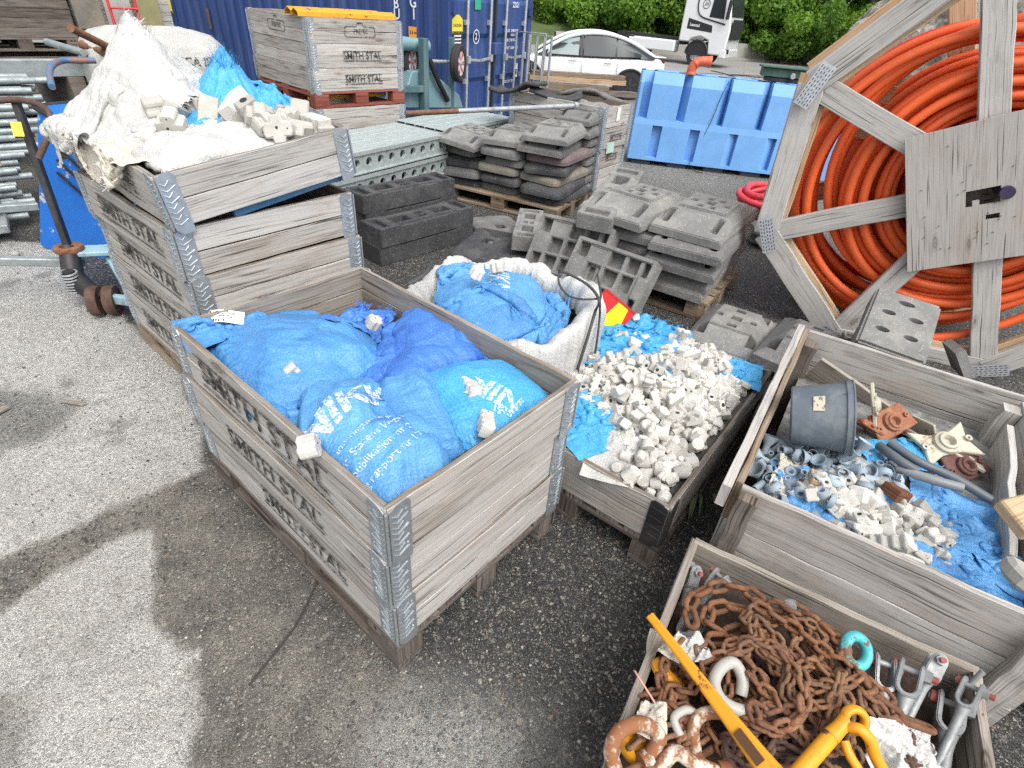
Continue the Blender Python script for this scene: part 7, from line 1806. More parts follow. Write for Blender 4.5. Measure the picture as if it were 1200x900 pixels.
# green machine with two wheels
TEAL=mat_paint("teal_machine_paint",(.07,.16,.18),.5,(.30,.31,.30),.5,(.20,.09,.04),9)
TEAL_L=mat_paint("pale_teal_sheet",(.17,.31,.34),.5,(.40,.42,.41),.6,(.32,.15,.06),7)
mc=Vector((4.55,4.78,0));MZ=.13
mach=empty("site_machine",mc,MZ,"teal workshop machine with two upright posts and red spoked wheels before the container","machine")
Mi=(Matrix.Translation(mc)@Matrix.Rotation(MZ,4,'Z')).inverted()
def mp(u,v,dy=0.): 
    yv=Vector((-math.sin(MZ),math.cos(MZ),0));return Mi@onplane(u,v,mc+yv*dy,yv)
b=MB();a=mp(498,142);c=mp(496,50);b.box(((a.x+c.x)/2,0,.66),(.085,.085,1.32));b.build("post",TEAL,mach,bev=.004)
b=MB();a=mp(531,110,.05);b.box((a.x,.08,.66),(.05,.06,1.32));b.build("post",TEAL,mach,bev=.004)
b=MB();a=mp(470,104);c=mp(496,104);b.bar((a.x-.1,0,a.z),(c.x,0,c.z),.06,.07);b.build("cross_arm",TEAL,mach,bev=.004)
b=MB();a=mp(500,72);c=mp(548,74);b.cyl((a.x,.05,a.z),(c.x,.05,c.z),.02,10);b.build("axle",GALV_DULL,mach)
b=MB();a=mp(470,92);p=[mp(474,128),mp(548,128),mp(543,112),mp(510,84),mp(488,84)];b.prism([(q.x,q.z) for q in p],.30,Matrix(((1,0,0,0),(0,0,-1,.36),(0,1,0,0),(0,0,0,1))));b.build("fairing",TEAL_L,mach,bev=.012)
b=MB();a=mp(478,52);c=mp(512,56);b.cyl((a.x,.16,a.z),(c.x,.16,c.z),.07,14);b.build("motor",TEAL_L,mach)
b=MB();q0=mp(505,70);q1=mp(512,92);q2=mp(527,118);b.tube(catmull([(q0.x,.02,q0.z),(q1.x,.0,q1.z),(q2.x,.03,q2.z)],6),.03,8);b.build("rubber_hose",BLACK_STEEL,mach)
b=MB();a=mp(495,146);b.box((a.x+.15,.1,.03),(.9,.5,.06));b.build("base_frame",TEAL,mach,bev=.004)
RW=mat_basic("red_plastic_rim",(.62,.03,.06),.4,0,.06);WW=mat_basic("white_plastic_rim",(.74,.70,.68),.4,0,.05);TY=mat_basic("tyre_rubber",(.025,.025,.027),.8,0,.2,20)
for (u,v,off) in ((537,74,-.05),(480,72,.25)):
    a=mp(u,v,off);w=empty("wheel",(a.x,off,a.z),parent=mach);w.rotation_euler=(math.pi/2,0,.35)
    b=MB();b.lathe([(.135,-.045),(.185,-.048),(.205,-.025),(.205,.025),(.185,.048),(.135,.045)],32);b.build("tyre",TY,w)
    b=MB();b.lathe([(.0001,.030),(.138,.034)],32);b.build("rim",WW,w)
    b=MB()
    for k in range(6):
        q=k*math.pi/3;b.add([(.028*math.cos(q),.028*math.sin(q),.0365),(.115*math.cos(q-.22),.115*math.sin(q-.22),.0375),(.115*math.cos(q+.22),.115*math.sin(q+.22),.0375)],[(0,1,2)])
    b.build("spoke_panel",RW,w);b=MB();b.lathe([(.0001,.055),(.022,.05),(.026,.034)],12);b.build("hub",GALV_DULL,w)
# pallet truck with raised handle
PTB=mat_chipped("pale_blue_chipped_paint",(.33,.52,.58),(.24,.20,.16),(.56,.64),.5,9)
pt=empty("pallet_truck",(.17,3.06,0),label="pale blue pallet truck with black handle and rusty twin wheels left of tall crate",cat="pallet truck")
pl=lambda v:Vector(v)-pt.location
def wheel_pt(c,ax):
    b=MB();b.lathe([(.03,-.028),(.085,-.028),(.09,-.02),(.09,.02),(.085,.028),(.03,.028)],24);o=b.build("steering_wheel",RUST_DK,pt,pl(c));o.rotation_euler=Vector(ax).to_track_quat('Z','Y').to_euler()
    b=MB();b.lathe([(.0001,-.032),(.028,-.032),(.028,.032),(.0001,.032)],14);b.build("hub",BLACK_STEEL,o)
ax=Vector((.8,-.5,0)).normalized();wc=at(122,352,.09)
wheel_pt(wc-ax*.042,ax);wheel_pt(wc+ax*.042,ax)
hb=at(80,290,.32);cb0=at(92,338,.10)
b=MB();b.tube([pl(wc),pl(cb0.lerp(wc,.4)+Vector((0,0,.03))),pl(cb0+Vector((0,0,.08))),pl(hb)],[.05,.055,.06,.05],14);b.build("steering_column",BLACK_STEEL,pt)
b=MB();q=hb+Vector((0,0,-.02));b.lathe([(.0001,0),(.075,0),(.08,.012),(.075,.03),(.05,.035),(.0001,.035)],24,Matrix.Translation(pl(q)));b.build("bearing_plate",RUST,pt)
b=MB();sp=at(85,330,.17);b.cyl(pl(sp+Vector((0,0,-.07))),pl(sp+Vector((0,0,.07))),.03,12);b.build("pump",BLACK_STEEL,pt)
b=MB();P=[]
for k in range(80): a=k*.6;P.append(pl(sp)+Vector((.04*math.cos(a),.04*math.sin(a),-.07+.14*k/80)))
b.tube(P,.006,6);b.build("spring",GALV_DULL,pt)
yk=hb+Vector((.06,-.03,-.09))
for a_,c_,w_,h_ in ((hb+Vector((-.02,.02,-.03)),at(152,292,.28),.13,.03),(at(128,288,.27),at(166,352,.10),.11,.04),(wc+Vector((.04,-.06,.02)),Vector((.44,2.60,.10)),.035,.06)):
    b=MB();b.bar(pl(a_),pl(c_),w_,h_);b.build("chassis_plate",PTB,pt,bev=.006)
for x in (.36,.84):
    b=MB();b.bar(pl((x,2.75,.10)),pl((x,1.56,.10)),.15,.05);b.build("fork",PTB,pt,bev=.01)
b=MB();b.bar(pl((.30,2.76,.13)),pl((.90,2.76,.13)),.12,.16);b.build("fork_bridge",PTB,pt,bev=.01)
ht=at(18,118,1.08)
b=MB();b.bar(pl(hb),pl(ht),.045,.035,(.8,-.5,.3));b.build("handle_bar",BLACK_STEEL,pt,bev=.004)
lp=[at(45,186,.84),at(55,163,.93),at(61,145,1.0),at(56,130,1.05),at(42,121,1.08),at(18,117,1.09),at(-10,119,1.08),at(-40,125,1.06)]
b=MB();b.tube(catmull([pl(p) for p in lp],5),.017,10);b.build("handle_loop",RUST_DK,pt)
b=MB();q=at(24,150,.96);b.box((0,0,0),(.05,.004,.075));o=b.build("yellow_label",YLAB,pt,pl(q)+Vector((-.02,-.026,0)));o.rotation_euler=(-.4,0,-.5)
# blue steel bin
BIN=mat_chipped("bright_blue_chipped_bin_paint",(.012,.16,.60),(.50,.50,.48),(.60,.63),.45,4.5)
bp=[Vector((.16,4.35,0)),Vector((.62,3.52,0))];bx=(bp[1]-bp[0]);bl=bx.length;bx.normalize();byv=Vector((-bx.y,bx.x,0))
bin_=empty("wheeled_bin",bp[0],math.atan2(bx.y,bx.x),"bright blue steel wheeled bin with peeling paint behind the pallet truck","bin")
bin_.rotation_euler=(-.05,.40,math.atan2(bx.y,bx.x));bin_.location.z=.0
sgn=1 if byv.dot(Vector(CAM_C)-bp[0])<0 else -1
b=MB();b.prism([(0,.02),(.02,.0),(bl-.02,.0),(bl,.02),(bl,.5),(0,.5)],1.04,Matrix.Diagonal((1,sgn,1,1))@Matrix.Translation((0,0,.03)));b.build("body",BIN,bin_,bev=.006)
b=MB();b.tube([(.0,sgn*.0,1.06),(bl,sgn*.0,1.06)],.018,8);b.tube([(0.0,0,1.06),(0,sgn*.5,1.06)],.018,8);b.build("rim",BLACK_STEEL,bin_)
for k in range(4): b=MB();b.bar((.16,-sgn*.012,.97-.09*k),(.36,-sgn*.012,.90-.09*k),.012,.014);b.build("slot_bar",BLACK_STEEL,bin_)
w=empty("wheel",(.78,-sgn*.06,.13),parent=bin_);w.rotation_euler=(math.pi/2,0,0)
b=MB();b.lathe([(.06,-.025),(.12,-.025),(.125,-.012),(.125,.012),(.12,.025),(.06,.025)],24);b.build("tyre",TY,w);b=MB();b.lathe([(.0001,.02*sgn),(.062,.022*sgn)],20);b.lathe([(.0001,-.02),(.062,-.022)],20);b.build("rim",RW,w)
b=MB();b.tube(catmull([at(61,102,1.07),at(58,86,1.12),at(62,76,1.16),at(74,71,1.17),at(95,71,1.17),at(112,71,1.17)],5),.020,10);tag(b.build("push_handle",mat_chipped("blue_over_rust_tube",(.09,.17,.30),(.30,.13,.06),(.5,.6))),"bent blue tube handle with rust above the blue bin","tube handle")
# scaffold tubes and beams
PIPE=mat_galv("pale_scaffold_tube",(.33,.37,.37),.55,.5)
rr=random.Random(17);GP="scaffold tubes stacked at the left edge"
tub=[]
def tubeP(label,a,c,r=.0242,mat=PIPE):
    a=Vector(a);c=Vector(c);b=MB();b.tube([a,c],r,12,caps=False);b.tube([c,a],r*.86,12,caps=False);o=tag(b.build("scaffold_tube",mat),label,"scaffold tube",GP)
    t=(c-a).normalized()
    for p in (c,):
        b=MB();b.lathe([(r*.86,0),(r,0)],12,Matrix.Translation(p)@t.to_track_quat('Z','Y').to_matrix().to_4x4(),False);b.build("tube_end",mat,o)
    return o
for i in range(18):
    for j in range(3 if i<16 else 5):
        if rr.random()<.06: continue
        c=Vector((.22+.029*i+rr.uniform(-.14,.08),4.85+j*.056+(i%2)*.028+.016*i,.08+i*.052+rr.uniform(-.006,.006)));d=Vector((-.985+rr.gauss(0,.015),.14+rr.gauss(0,.02),rr.gauss(0,.004)))
        tubeP("pale galvanised scaffold tube in the dense stack at the left edge behind the blue bin",c+d*2.6,c)
for k,(a,c,w_,h_,m_,lab) in enumerate((((-.9,4.55,.58),(.20,4.62,.56),.05,.09,WOOD_NEW,"orange brown timber beam in front of the scaffold tubes"),((-1.4,4.55,.40),(.26,4.30,.30),.05,.05,PIPE,"pale steel tube frame leg low beside the blue bin"),((-1.5,4.2,.42),(.22,3.35,.20),.05,.05,PIPE,"pale steel tube running from the left edge to the pallet truck"),((-1.5,5.0,.10),(.10,4.70,.10),.30,.06,GALV_DULL,"grey flat steel beam on the ground at the left edge"),((-1.5,5.3,.22),(.12,4.85,.22),.22,.05,GALV_DULL,"grey flat steel beam lying second from the ground"),((-2.0,5.7,.80),(.35,5.1,.82),.10,.05,PIPE,"long flat pale beam above the scaffold tubes"))):
    b=MB();b.bar(a,c,w_,h_);tag(b.build("steel_beam" if m_ is not WOOD_NEW else "timber_beam",m_,bev=.006),lab,"beam","beams at the left edge")
for k in range(4):
    b=MB();b.box((-.4-.9*k,5.4,.10+.0*k),(.09,1.5,.10));tag(b.build("timber_bearer",WOOD_PAL),f"{['first','second','third','fourth'][k]} timber bearer under the scaffold tubes from the right","timber bearer","bearers under the scaffold tubes")
b=MB();b.box((-1.2,6.4,.45),(3.6,.6,.9));o=b.build("beam_stack",GALV_DULL);bpy.data.objects.remove(o)
for k in range(9):
    y=6.0+.11*k;z=1.0-.015*k
    b=MB();b.box((-.3,y+.3,z-.07),(4.2,.095,.14),rz=-.08+.01*math.sin(k*3));tag(b.build("steel_channel",GALV_DULL if k%3 else PIPE,bev=.006),f"long grey steel channel, {['first','second','third','fourth','fifth','sixth','seventh','eighth','ninth'][k]} behind the scaffold tubes","steel channel","long steel channels behind the scaffold tubes")
for k in range(3):
    for j in range(2): b=MB();b.box((-1.6+1.4*k,6.75,.22+.43*j),(.12,1.3,.42));tag(b.build("timber_bearer",WOOD_DARK),f"{['left','middle','right'][k]} {['lower','upper'][j]} bearer carrying the long steel channels","timber bearer","bearers under the long steel channels")
for lab,a,c,m_,r in (("white plastic pipe lying across the steel channels",at(55,49,1.10),at(98,62,1.08),PIPE,.03),("rusty brown pipe leaning down toward the white sack",at(83,33,1.30),at(133,58,1.12),RUST,.03),("short orange rusty pipe beside the white sack",at(97,53,1.12),at(124,62,1.1),RUST_OR,.04)):
    b=MB();b.tube([a,c],r,10);tag(b.build("loose_pipe",m_),lab,"pipe","loose pipes on the steel channels")
# teal steel cabinet, shelf crates and the red sack truck behind
CAB=mat_chipped("teal_cabinet_paint",(.16,.33,.42),(.52,.55,.55),(.58,.62),.5,2.2)
cb_=empty("steel_cabinet",(-1.35,9.1,0),-.25,"teal blue steel cabinet with scuffed paint at the left edge","cabinet")
b=MB();b.box((1.0,.6,1.05),(2.0,1.2,2.1));b.build("body",CAB,cb_,bev=.02)
for x in (.5,1.48): b=MB();b.box((x,-.012,1.05),(.92,.03,1.95));b.build("door",CAB,cb_,bev=.01);
b=MB();b.box((2.02,.0,1.05),(.05,.08,2.1));b.build("corner_edge",BLACK_STEEL,cb_)
cl=link("lettering",text_mesh("A",.22,PW,0,.004),cb_);cl.matrix_basis=Matrix.Translation((1.7,-.032,1.75))@Matrix.Rotation(math.pi/2,4,'X')
for k,(x,z,m_,lab) in enumerate(((.90,.0,WOOD_DARK,"dark weathered crate at the bottom of the rear stack left"),(.90,.80,WOOD_DARK,"dark weathered crate in the middle of the rear stack left"),(.93,1.50,WOOD_DARK,"dark crate on top of the rear stack left under the nets"),(2.10,.0,WOOD,"grey crate at the bottom of the rear stack right"),(2.10,.80,WOOD,"grey crate in the middle of the rear stack right"),(2.10,1.56,WOOD,"grey crate at the top of the rear stack right"))):
    pallet((x,8.75,z),.03,1.15,.8,"pallet under the "+lab,WOOD_DARK if m_ is WOOD_DARK else WOOD_PAL,group="pallets in the rear stacks",seed=60+k)
    cr=empty("wooden_crate",(x,8.75,z+.146),.03,lab,"crate","pallet collar crates")
    for j in range(3 if k in(0,1,3,4) else 1): collar(cr,1.15,.8,.2,m_,None,loc=(0,0,j*.2),seed=160+k*3+j,hinges=False)
for k in range(3):
    b=MB();b.box((2.22+k*.35,8.70,1.28),(.31,.03,.46));tag(b.build("panel_board",(RUB_TAN,RUB_PALE,mat_basic("olive_board",(.28,.26,.13),.8))[k],bev=.004),("speckled beige","grey white","olive yellow")[k]+" board leaning on the rear crates","board","boards on the rear crates")
NETG=mat_basic("green_net",(.03,.38,.16),.7,0,.3,20);NETY=mat_basic("yellow_rope",(.70,.62,.12),.7,0,.2,20);NETR=mat_basic("red_rope",(.60,.10,.08),.7,0,.2,20)
def tangle(label,c,rx,ry,mat,n,r,seed):
    q=random.Random(seed);P=[Vector((c[0]+q.gauss(0,rx),c[1]+q.gauss(0,ry),c[2]+abs(q.gauss(0,.06)))) for k in range(n)];b=MB();b.tube(catmull(P,7),r,5,caps=True);return tag(b.build("rope_tangle",mat,sharp=180),label,"rope","rope tangles on the rear crates")
tangle("green net tangle on top of the rear crates",(1.70,9.0,1.92),.28,.22,NETG,70,.02,1);tangle("yellow rope tangle on the rear crates beside the cabinet",(1.05,9.0,1.92),.16,.2,NETY,40,.022,2);tangle("red rope tangle between the yellow and green ones",(1.35,9.0,1.90),.14,.18,NETR,36,.024,3)
st=empty("sack_truck",(2.38,8.35,0),-.05,"red tubular sack truck standing before the rear crates","sack truck")
RT=mat_basic("red_tube_paint",(.62,.04,.05),.4,0,.1)
for x in (0,.30):
    b=MB();b.tube(catmull([(x,0,.1),(x,.02,.9),(x,.06,1.45),(x+.02,.0,1.60),(x+.12,-.10,1.66),(x+.17,-.16,1.5)],6),.018,8);b.build("frame_tube",RT,st)
for z in (.3,.9,1.3): b=MB();b.cyl((0,.02,z),(.30,.02,z),.013,8);b.build("cross_tube",RT,st)
b=MB();b.box((.15,-.1,.08),(.36,.22,.012));b.build("toe_plate",RT,st)
for x in (-.06,.36): b=MB();b.lathe([(.0001,-.03),(.11,-.03),(.12,0),(.11,.03),(.0001,.03)],18,Matrix.Translation((x,.10,.12))@Matrix.Rotation(math.pi/2,4,'Y'));b.build("wheel",TY,st)
# bits on the asphalt
b=MB();b.prism([(-.055,-.012),(.05,-.018),(.06,.0),(.02,.016),(-.06,.012)],.012);tag(b.build("wood_chip",WOOD_IN,None,at(88,472,.004),(0,.05,-.95),bev=.002),"brown wood splinter lying on the pale asphalt at left","wood splinter")
b=MB();b.prism([(-.03,-.02),(.03,-.015),(.02,.018),(-.03,.012)],.010);tag(b.build("wood_chip",WOOD_IN,None,at(2,481,.004),(0,0,.3)),"small brown chip at the left edge of the asphalt","wood splinter")
b=MB();b.lathe([(.0001,.0),(.02,.006),(.024,.02),(.016,.034),(.0001,.038)],10);tag(b.build("pebble",SPACER_G,None,at(20,300,0)),"pale round stone on the asphalt left of the pallet truck","stone")
b=MB();b.tube(catmull([at(374,668,.004),at(368,690,.004),at(345,735,.004),at(318,770,.004),at(292,803,.004)],6),.004,5);tag(b.build("thin_cord",mat_basic("dark_dirty_cord",(.045,.042,.04),.9)),"thin dark cord lying curved on the asphalt by the front crate","cord")
GRASS=NT("dry_grass");GRASS=GRASS.fin((.13,.17,.07),.8)
b=MB();rr=random.Random(23)
for k in range(9):
    p=at(815+rr.uniform(-12,8),575+rr.uniform(-8,8),.0);d=Vector((rr.uniform(-.22,-.05),rr.uniform(-.10,.06),0));h=rr.uniform(.05,.12);s_=Vector((.004,-.006,0));b.add([p-s_,p+s_,p+d*.6+Vector((0,0,h))+s_,p+d*.6+Vector((0,0,h))-s_,p+d+Vector((0,0,h*.5))],[(0,1,2,3),(3,2,4)])
tag(b.build("grass_blades",GRASS),"few grass blades growing between the spacer crate and the plank crate","grass tuft")

# loose grit lying on the asphalt
def grit(name,n,polys,mat,s0,s1,seed):
    r=random.Random(seed);b=MB();O=[(1,0,0),(-1,0,0),(0,1,0),(0,-1,0),(0,0,1),(0,0,-.6)];Fc=[(0,2,4),(2,1,4),(1,3,4),(3,0,4),(2,0,5),(1,2,5),(3,1,5),(0,3,5)]
    for k in range(n):
        pg=r.choice(polys);us=[p[0] for p in pg];vs_=[p[1] for p in pg]
        for t in range(30):
            u,v=r.uniform(min(us),max(us)),r.uniform(min(vs_),max(vs_))
            if sdist(np.array([u]),np.array([v]),pg)[0]<0: break
        p=at(u,v,0);s=r.uniform(s0,s1)*(1 if r.random()<.85 else 1.7);a=r.uniform(0,6.28);c_,q_=math.cos(a),math.sin(a)
        V=[(x*s*r.uniform(.7,1.3),y*s*r.uniform(.6,1.1),z*s*r.uniform(.45,.9)) for x,y,z in O]
        b.add([(p.x+x*c_-y*q_,p.y+x*q_+y*c_,p.z+z+s*.25) for x,y,z in V],Fc)
    return tag(b.build(name,mat),kind='stuff')
GA=[(240,560),(300,590),(400,690),(465,790),(400,900),(240,900),(215,760),(182,720),(172,620)];GB_=[(0,655),(130,603),(235,552),(245,575),(170,618),(66,668),(0,712)];GC=[(30,300),(190,400),(236,520),(200,565),(60,620),(0,600),(0,320)];GD=[(470,800),(560,720),(640,640),(760,690),(690,900),(470,900)]
grit("grey_grit",900,[GA,GA,GA,GB_],mat_basic("grey_grit_stone",(.20,.19,.165),.9,0,.4,60,(.36,.34,.29),.8),.0022,.0048,1)
grit("dark_grit",520,[GA,GB_,GC],mat_basic("dark_grit_stone",(.055,.052,.048),.9,0,.4,60),.0022,.0052,2)
grit("pale_grit",260,[GA,GC,GD],mat_basic("pale_grit_stone",(.42,.40,.35),.9,0,.3,60),.002,.0042,3)
# ------------------------------------------------------------------ road, wall, trees, rock, vehicles
CAR_W=mat_basic("white_car_paint",(.74,.75,.76),.18,0,.02,2);CAR_W.node_tree.nodes['Principled BSDF'].inputs['Coat Weight'].default_value=.6
GLASS=NT("tinted_car_glass");GLASS.fin((.025,.032,.036),.08,0,None,.25);GLASS=GLASS.mat
GLASS_L=NT("pale_car_glass");GLASS_L.fin((.22,.28,.28),.08,0,None,.25);GLASS_L=GLASS_L.mat
BPL=mat_basic("black_plastic_trim",(.018,.018,.02),.5,0,.1)
def car():
    # local x runs from the nose (0) to the tail (4.75), y = 0 is the side toward the camera
    p=at(734,117,0);az=R(31.0);fwd=Vector((-math.sin(az+.16),math.cos(az+.16),0));back=-fwd;side=Vector((-back.y,back.x,0))   # side points away from the camera
    if side.dot(Vector(CAM_C)-p)>0: side=-side
    # the rear wheel centre sits at x = 3.78
    o=p-back*3.78;M=Matrix((back,side,Vector((0,0,1)))).transposed().to_4x4();M.translation=o
    root=empty("parked_car",o,label="white five door fastback car with black wheels parked behind the blue barriers",cat="car");root.rotation_euler=M.to_3x3().to_euler();root.scale=(.84,.84,.80);root.location=p-back*3.78*.84
    Wd=1.92
    X=[0,.12,.45,.9,1.3,1.8,2.4,3.0,3.5,3.9,4.3,4.6,4.72]
    belt=[.66,.74,.86,.93,.97,.99,1.00,1.02,1.05,1.08,1.10,1.08,.98];bot=[.34,.26,.22,.21,.20,.20,.20,.20,.20,.22,.26,.34,.42]
    ins=[.42,.22,.09,.04,.02,.0,.0,.0,.0,.02,.06,.16,.24]
    rows=[]
    for x,bz,b0,i in zip(X,belt,bot,ins):
        y=i
        half=[(x,Wd/2,b0),(x,y+.10,b0),(x,y+.03,b0+.06),(x,y,b0+.22),(x,y-.0+.005,(b0+bz)/2+.05),(x,y+.03,bz-.09),(x,y+.09,bz-.02),(x,y+.17,bz),(x,Wd/2,bz+.02)]
        rows.append(half+[(a,Wd-b,c) for a,b,c in half[-2::-1]])
    b=MB();b.grid(rows,True);b.add(rows[0],[tuple(range(len(rows[0])))]);b.add(rows[-1],[tuple(range(len(rows[0])-1,-1,-1))])
    body=b.build("body",CAR_W,root,sharp=60);sm_=body.modifiers.new("subdivision",'SUBSURF');sm_.levels=1;sm_.render_levels=2
    # wheel arch openings are shown by black arch liners standing just proud of the side
    # glasshouse
    gx=[1.18,1.55,2.0,2.5,3.0,3.5,3.95,4.42];rz=[.99,1.24,1.47,1.58,1.60,1.52,1.36,1.12];bz=[.97,.985,.99,1.0,1.02,1.05,1.07,1.09];yi=[.22,.28,.33,.35,.35,.34,.33,.30]
    rows=[]
    for x,r_,z,y in zip(gx,rz,bz,yi):
        y0=.07;half=[(x,y0,z-.02),(x,y0+(y-y0)*.25,z+(r_-z)*.33),(x,y0+(y-y0)*.6,z+(r_-z)*.72),(x,y,r_-.03 if r_-z>.1 else r_),(x,y+.16,r_),(x,Wd/2,r_+.02)]
        rows.append(half+[(a,Wd-b,c) for a,b,c in half[-2::-1]])
    b=MB();b.grid(rows,True);gh=b.build("glasshouse",GLASS,root,sharp=60);sm_=gh.modifiers.new("subdivision",'SUBSURF');sm_.levels=1;sm_.render_levels=2
    def rail(y_of,mat,r,name,sidey):
        P=[]
        for k,(x,r_,z,y) in enumerate(zip(gx,rz,bz,yi)): P.append((x,(y-.03) if sidey==0 else Wd-y+.03,r_-.03))
        b=MB();b.tube(catmull(P,5),r,8);return b.build(name,mat,root,sharp=180)
    for sd in (0,1): rail(None,CAR_W,.055,"roof_rail",sd)
    # side windows, pale in front
    def sidepane(x0,x1,mat,name):
        rowsA=[]
        for t in np.linspace(0,1,7):
            x=x0+(x1-x0)*t;r_=float(np.interp(x,gx,rz));z=float(np.interp(x,gx,bz));y=float(np.interp(x,gx,yi))
            rowsA.append([(x,.07+(y-.07)*f*.86-.022,z+.02+(max(r_-z-.10,.0))*f) for f in np.linspace(0,1,5)])
        b=MB();b.grid(rowsA,True);return b.build(name,mat,root,sharp=180)
    sidepane(1.42,2.28,GLASS_L,"front_window");sidepane(2.42,3.28,GLASS,"rear_window");sidepane(3.33,4.0,GLASS,"quarter_window")
    b=MB();b.bar((2.35,.07,1.02),(2.35,.29,1.53),.06,.02,(0,1,0));b.build("door_pillar",BPL,root)
    b=MB();b.tube(catmull([(1.30,.03,.995),(2.0,.018,1.005),(3.0,.018,1.035),(3.9,.045,1.085)],5),.012,6);b.build("belt_trim",BPL,root)
    for x in (1.32,2.38,3.36):
        b=MB();b.tube(catmull([(x,.0,.98),(x+.02,-.012,.75),(x+.03,-.008,.45),(x+.02,.0,.32)],4),.006,5);b.build("door_seam",mat_basic("seam_grey",(.28,.29,.3),.6) if x<1.4 else bpy.data.materials["seam_grey"],root)
    for x in (2.12,3.10): b=MB();b.box((x,-.012,.88),(.20,.012,.025));b.build("door_handle",bpy.data.materials["seam_grey"],root,bev=.004)
    b=MB();b.box((2.3,.015,.245),(2.35,.03,.11));b.build("sill",BPL,root,bev=.01)
    b=MB();b.box((4.60,Wd/2,1.12),(.28,1.30,.03));b.build("spoiler",CAR_W,root,bev=.012)
    b=MB();b.box((4.66,Wd/2,1.02),(.10,1.40,.06));b.build("tail_lamp",mat_basic("dark_red_lamp",(.16,.01,.012),.2),root,bev=.01)
    b=MB();b.lathe([(.0001,0),(.10,.02),(.11,.07),(.0001,.09)],12,Matrix.Translation((1.42,-.16,1.08))@Matrix.Rotation(1.57,4,'Y'));b.build("wing_mirror",CAR_W,root)
    for x in (.90,3.78):
        for sd in (0,1):
            y=.10 if sd==0 else Wd-.10
            w=empty("wheel",(x,y,.35),parent=root);w.rotation_euler=(math.pi/2,0,0)
            b=MB();b.lathe([(.24,-.115),(.33,-.115),(.35,-.09),(.35,.09),(.33,.118),(.24,.118)],32);b.build("tyre",TY,w)
            b=MB();b.lathe([(.0001,.085),(.06,.09),(.23,.07),(.245,.112)],28);b.build("rim",BPL,w)
            b=MB()
            for k in range(5):
                a=k*1.2566+.3;b.bar((.03*math.cos(a),.03*math.sin(a),.115),(.225*math.cos(a),.225*math.sin(a),.108),.06,.02)
            b.build("spokes",mat_basic("dark_alloy",(.07,.07,.075),.35,.5) if "dark_alloy" not in bpy.data.materials else bpy.data.materials["dark_alloy"],w)
            if sd==0:
                b=MB();P=[(x+.415*math.cos(a),-.006,.36+.415*math.sin(a)) for a in np.linspace(-.25,math.pi+.25,22)];b.tube(P,.034,6);b.build("wheel_arch",BPL,root)
                b=MB();n=20;b.add([(x+.40*math.cos(a),-.010,.36+.40*math.sin(a)) for a in np.linspace(-.35,math.pi+.35,n)],[tuple(range(n))]);b.build("arch_liner",BPL,root)
car()
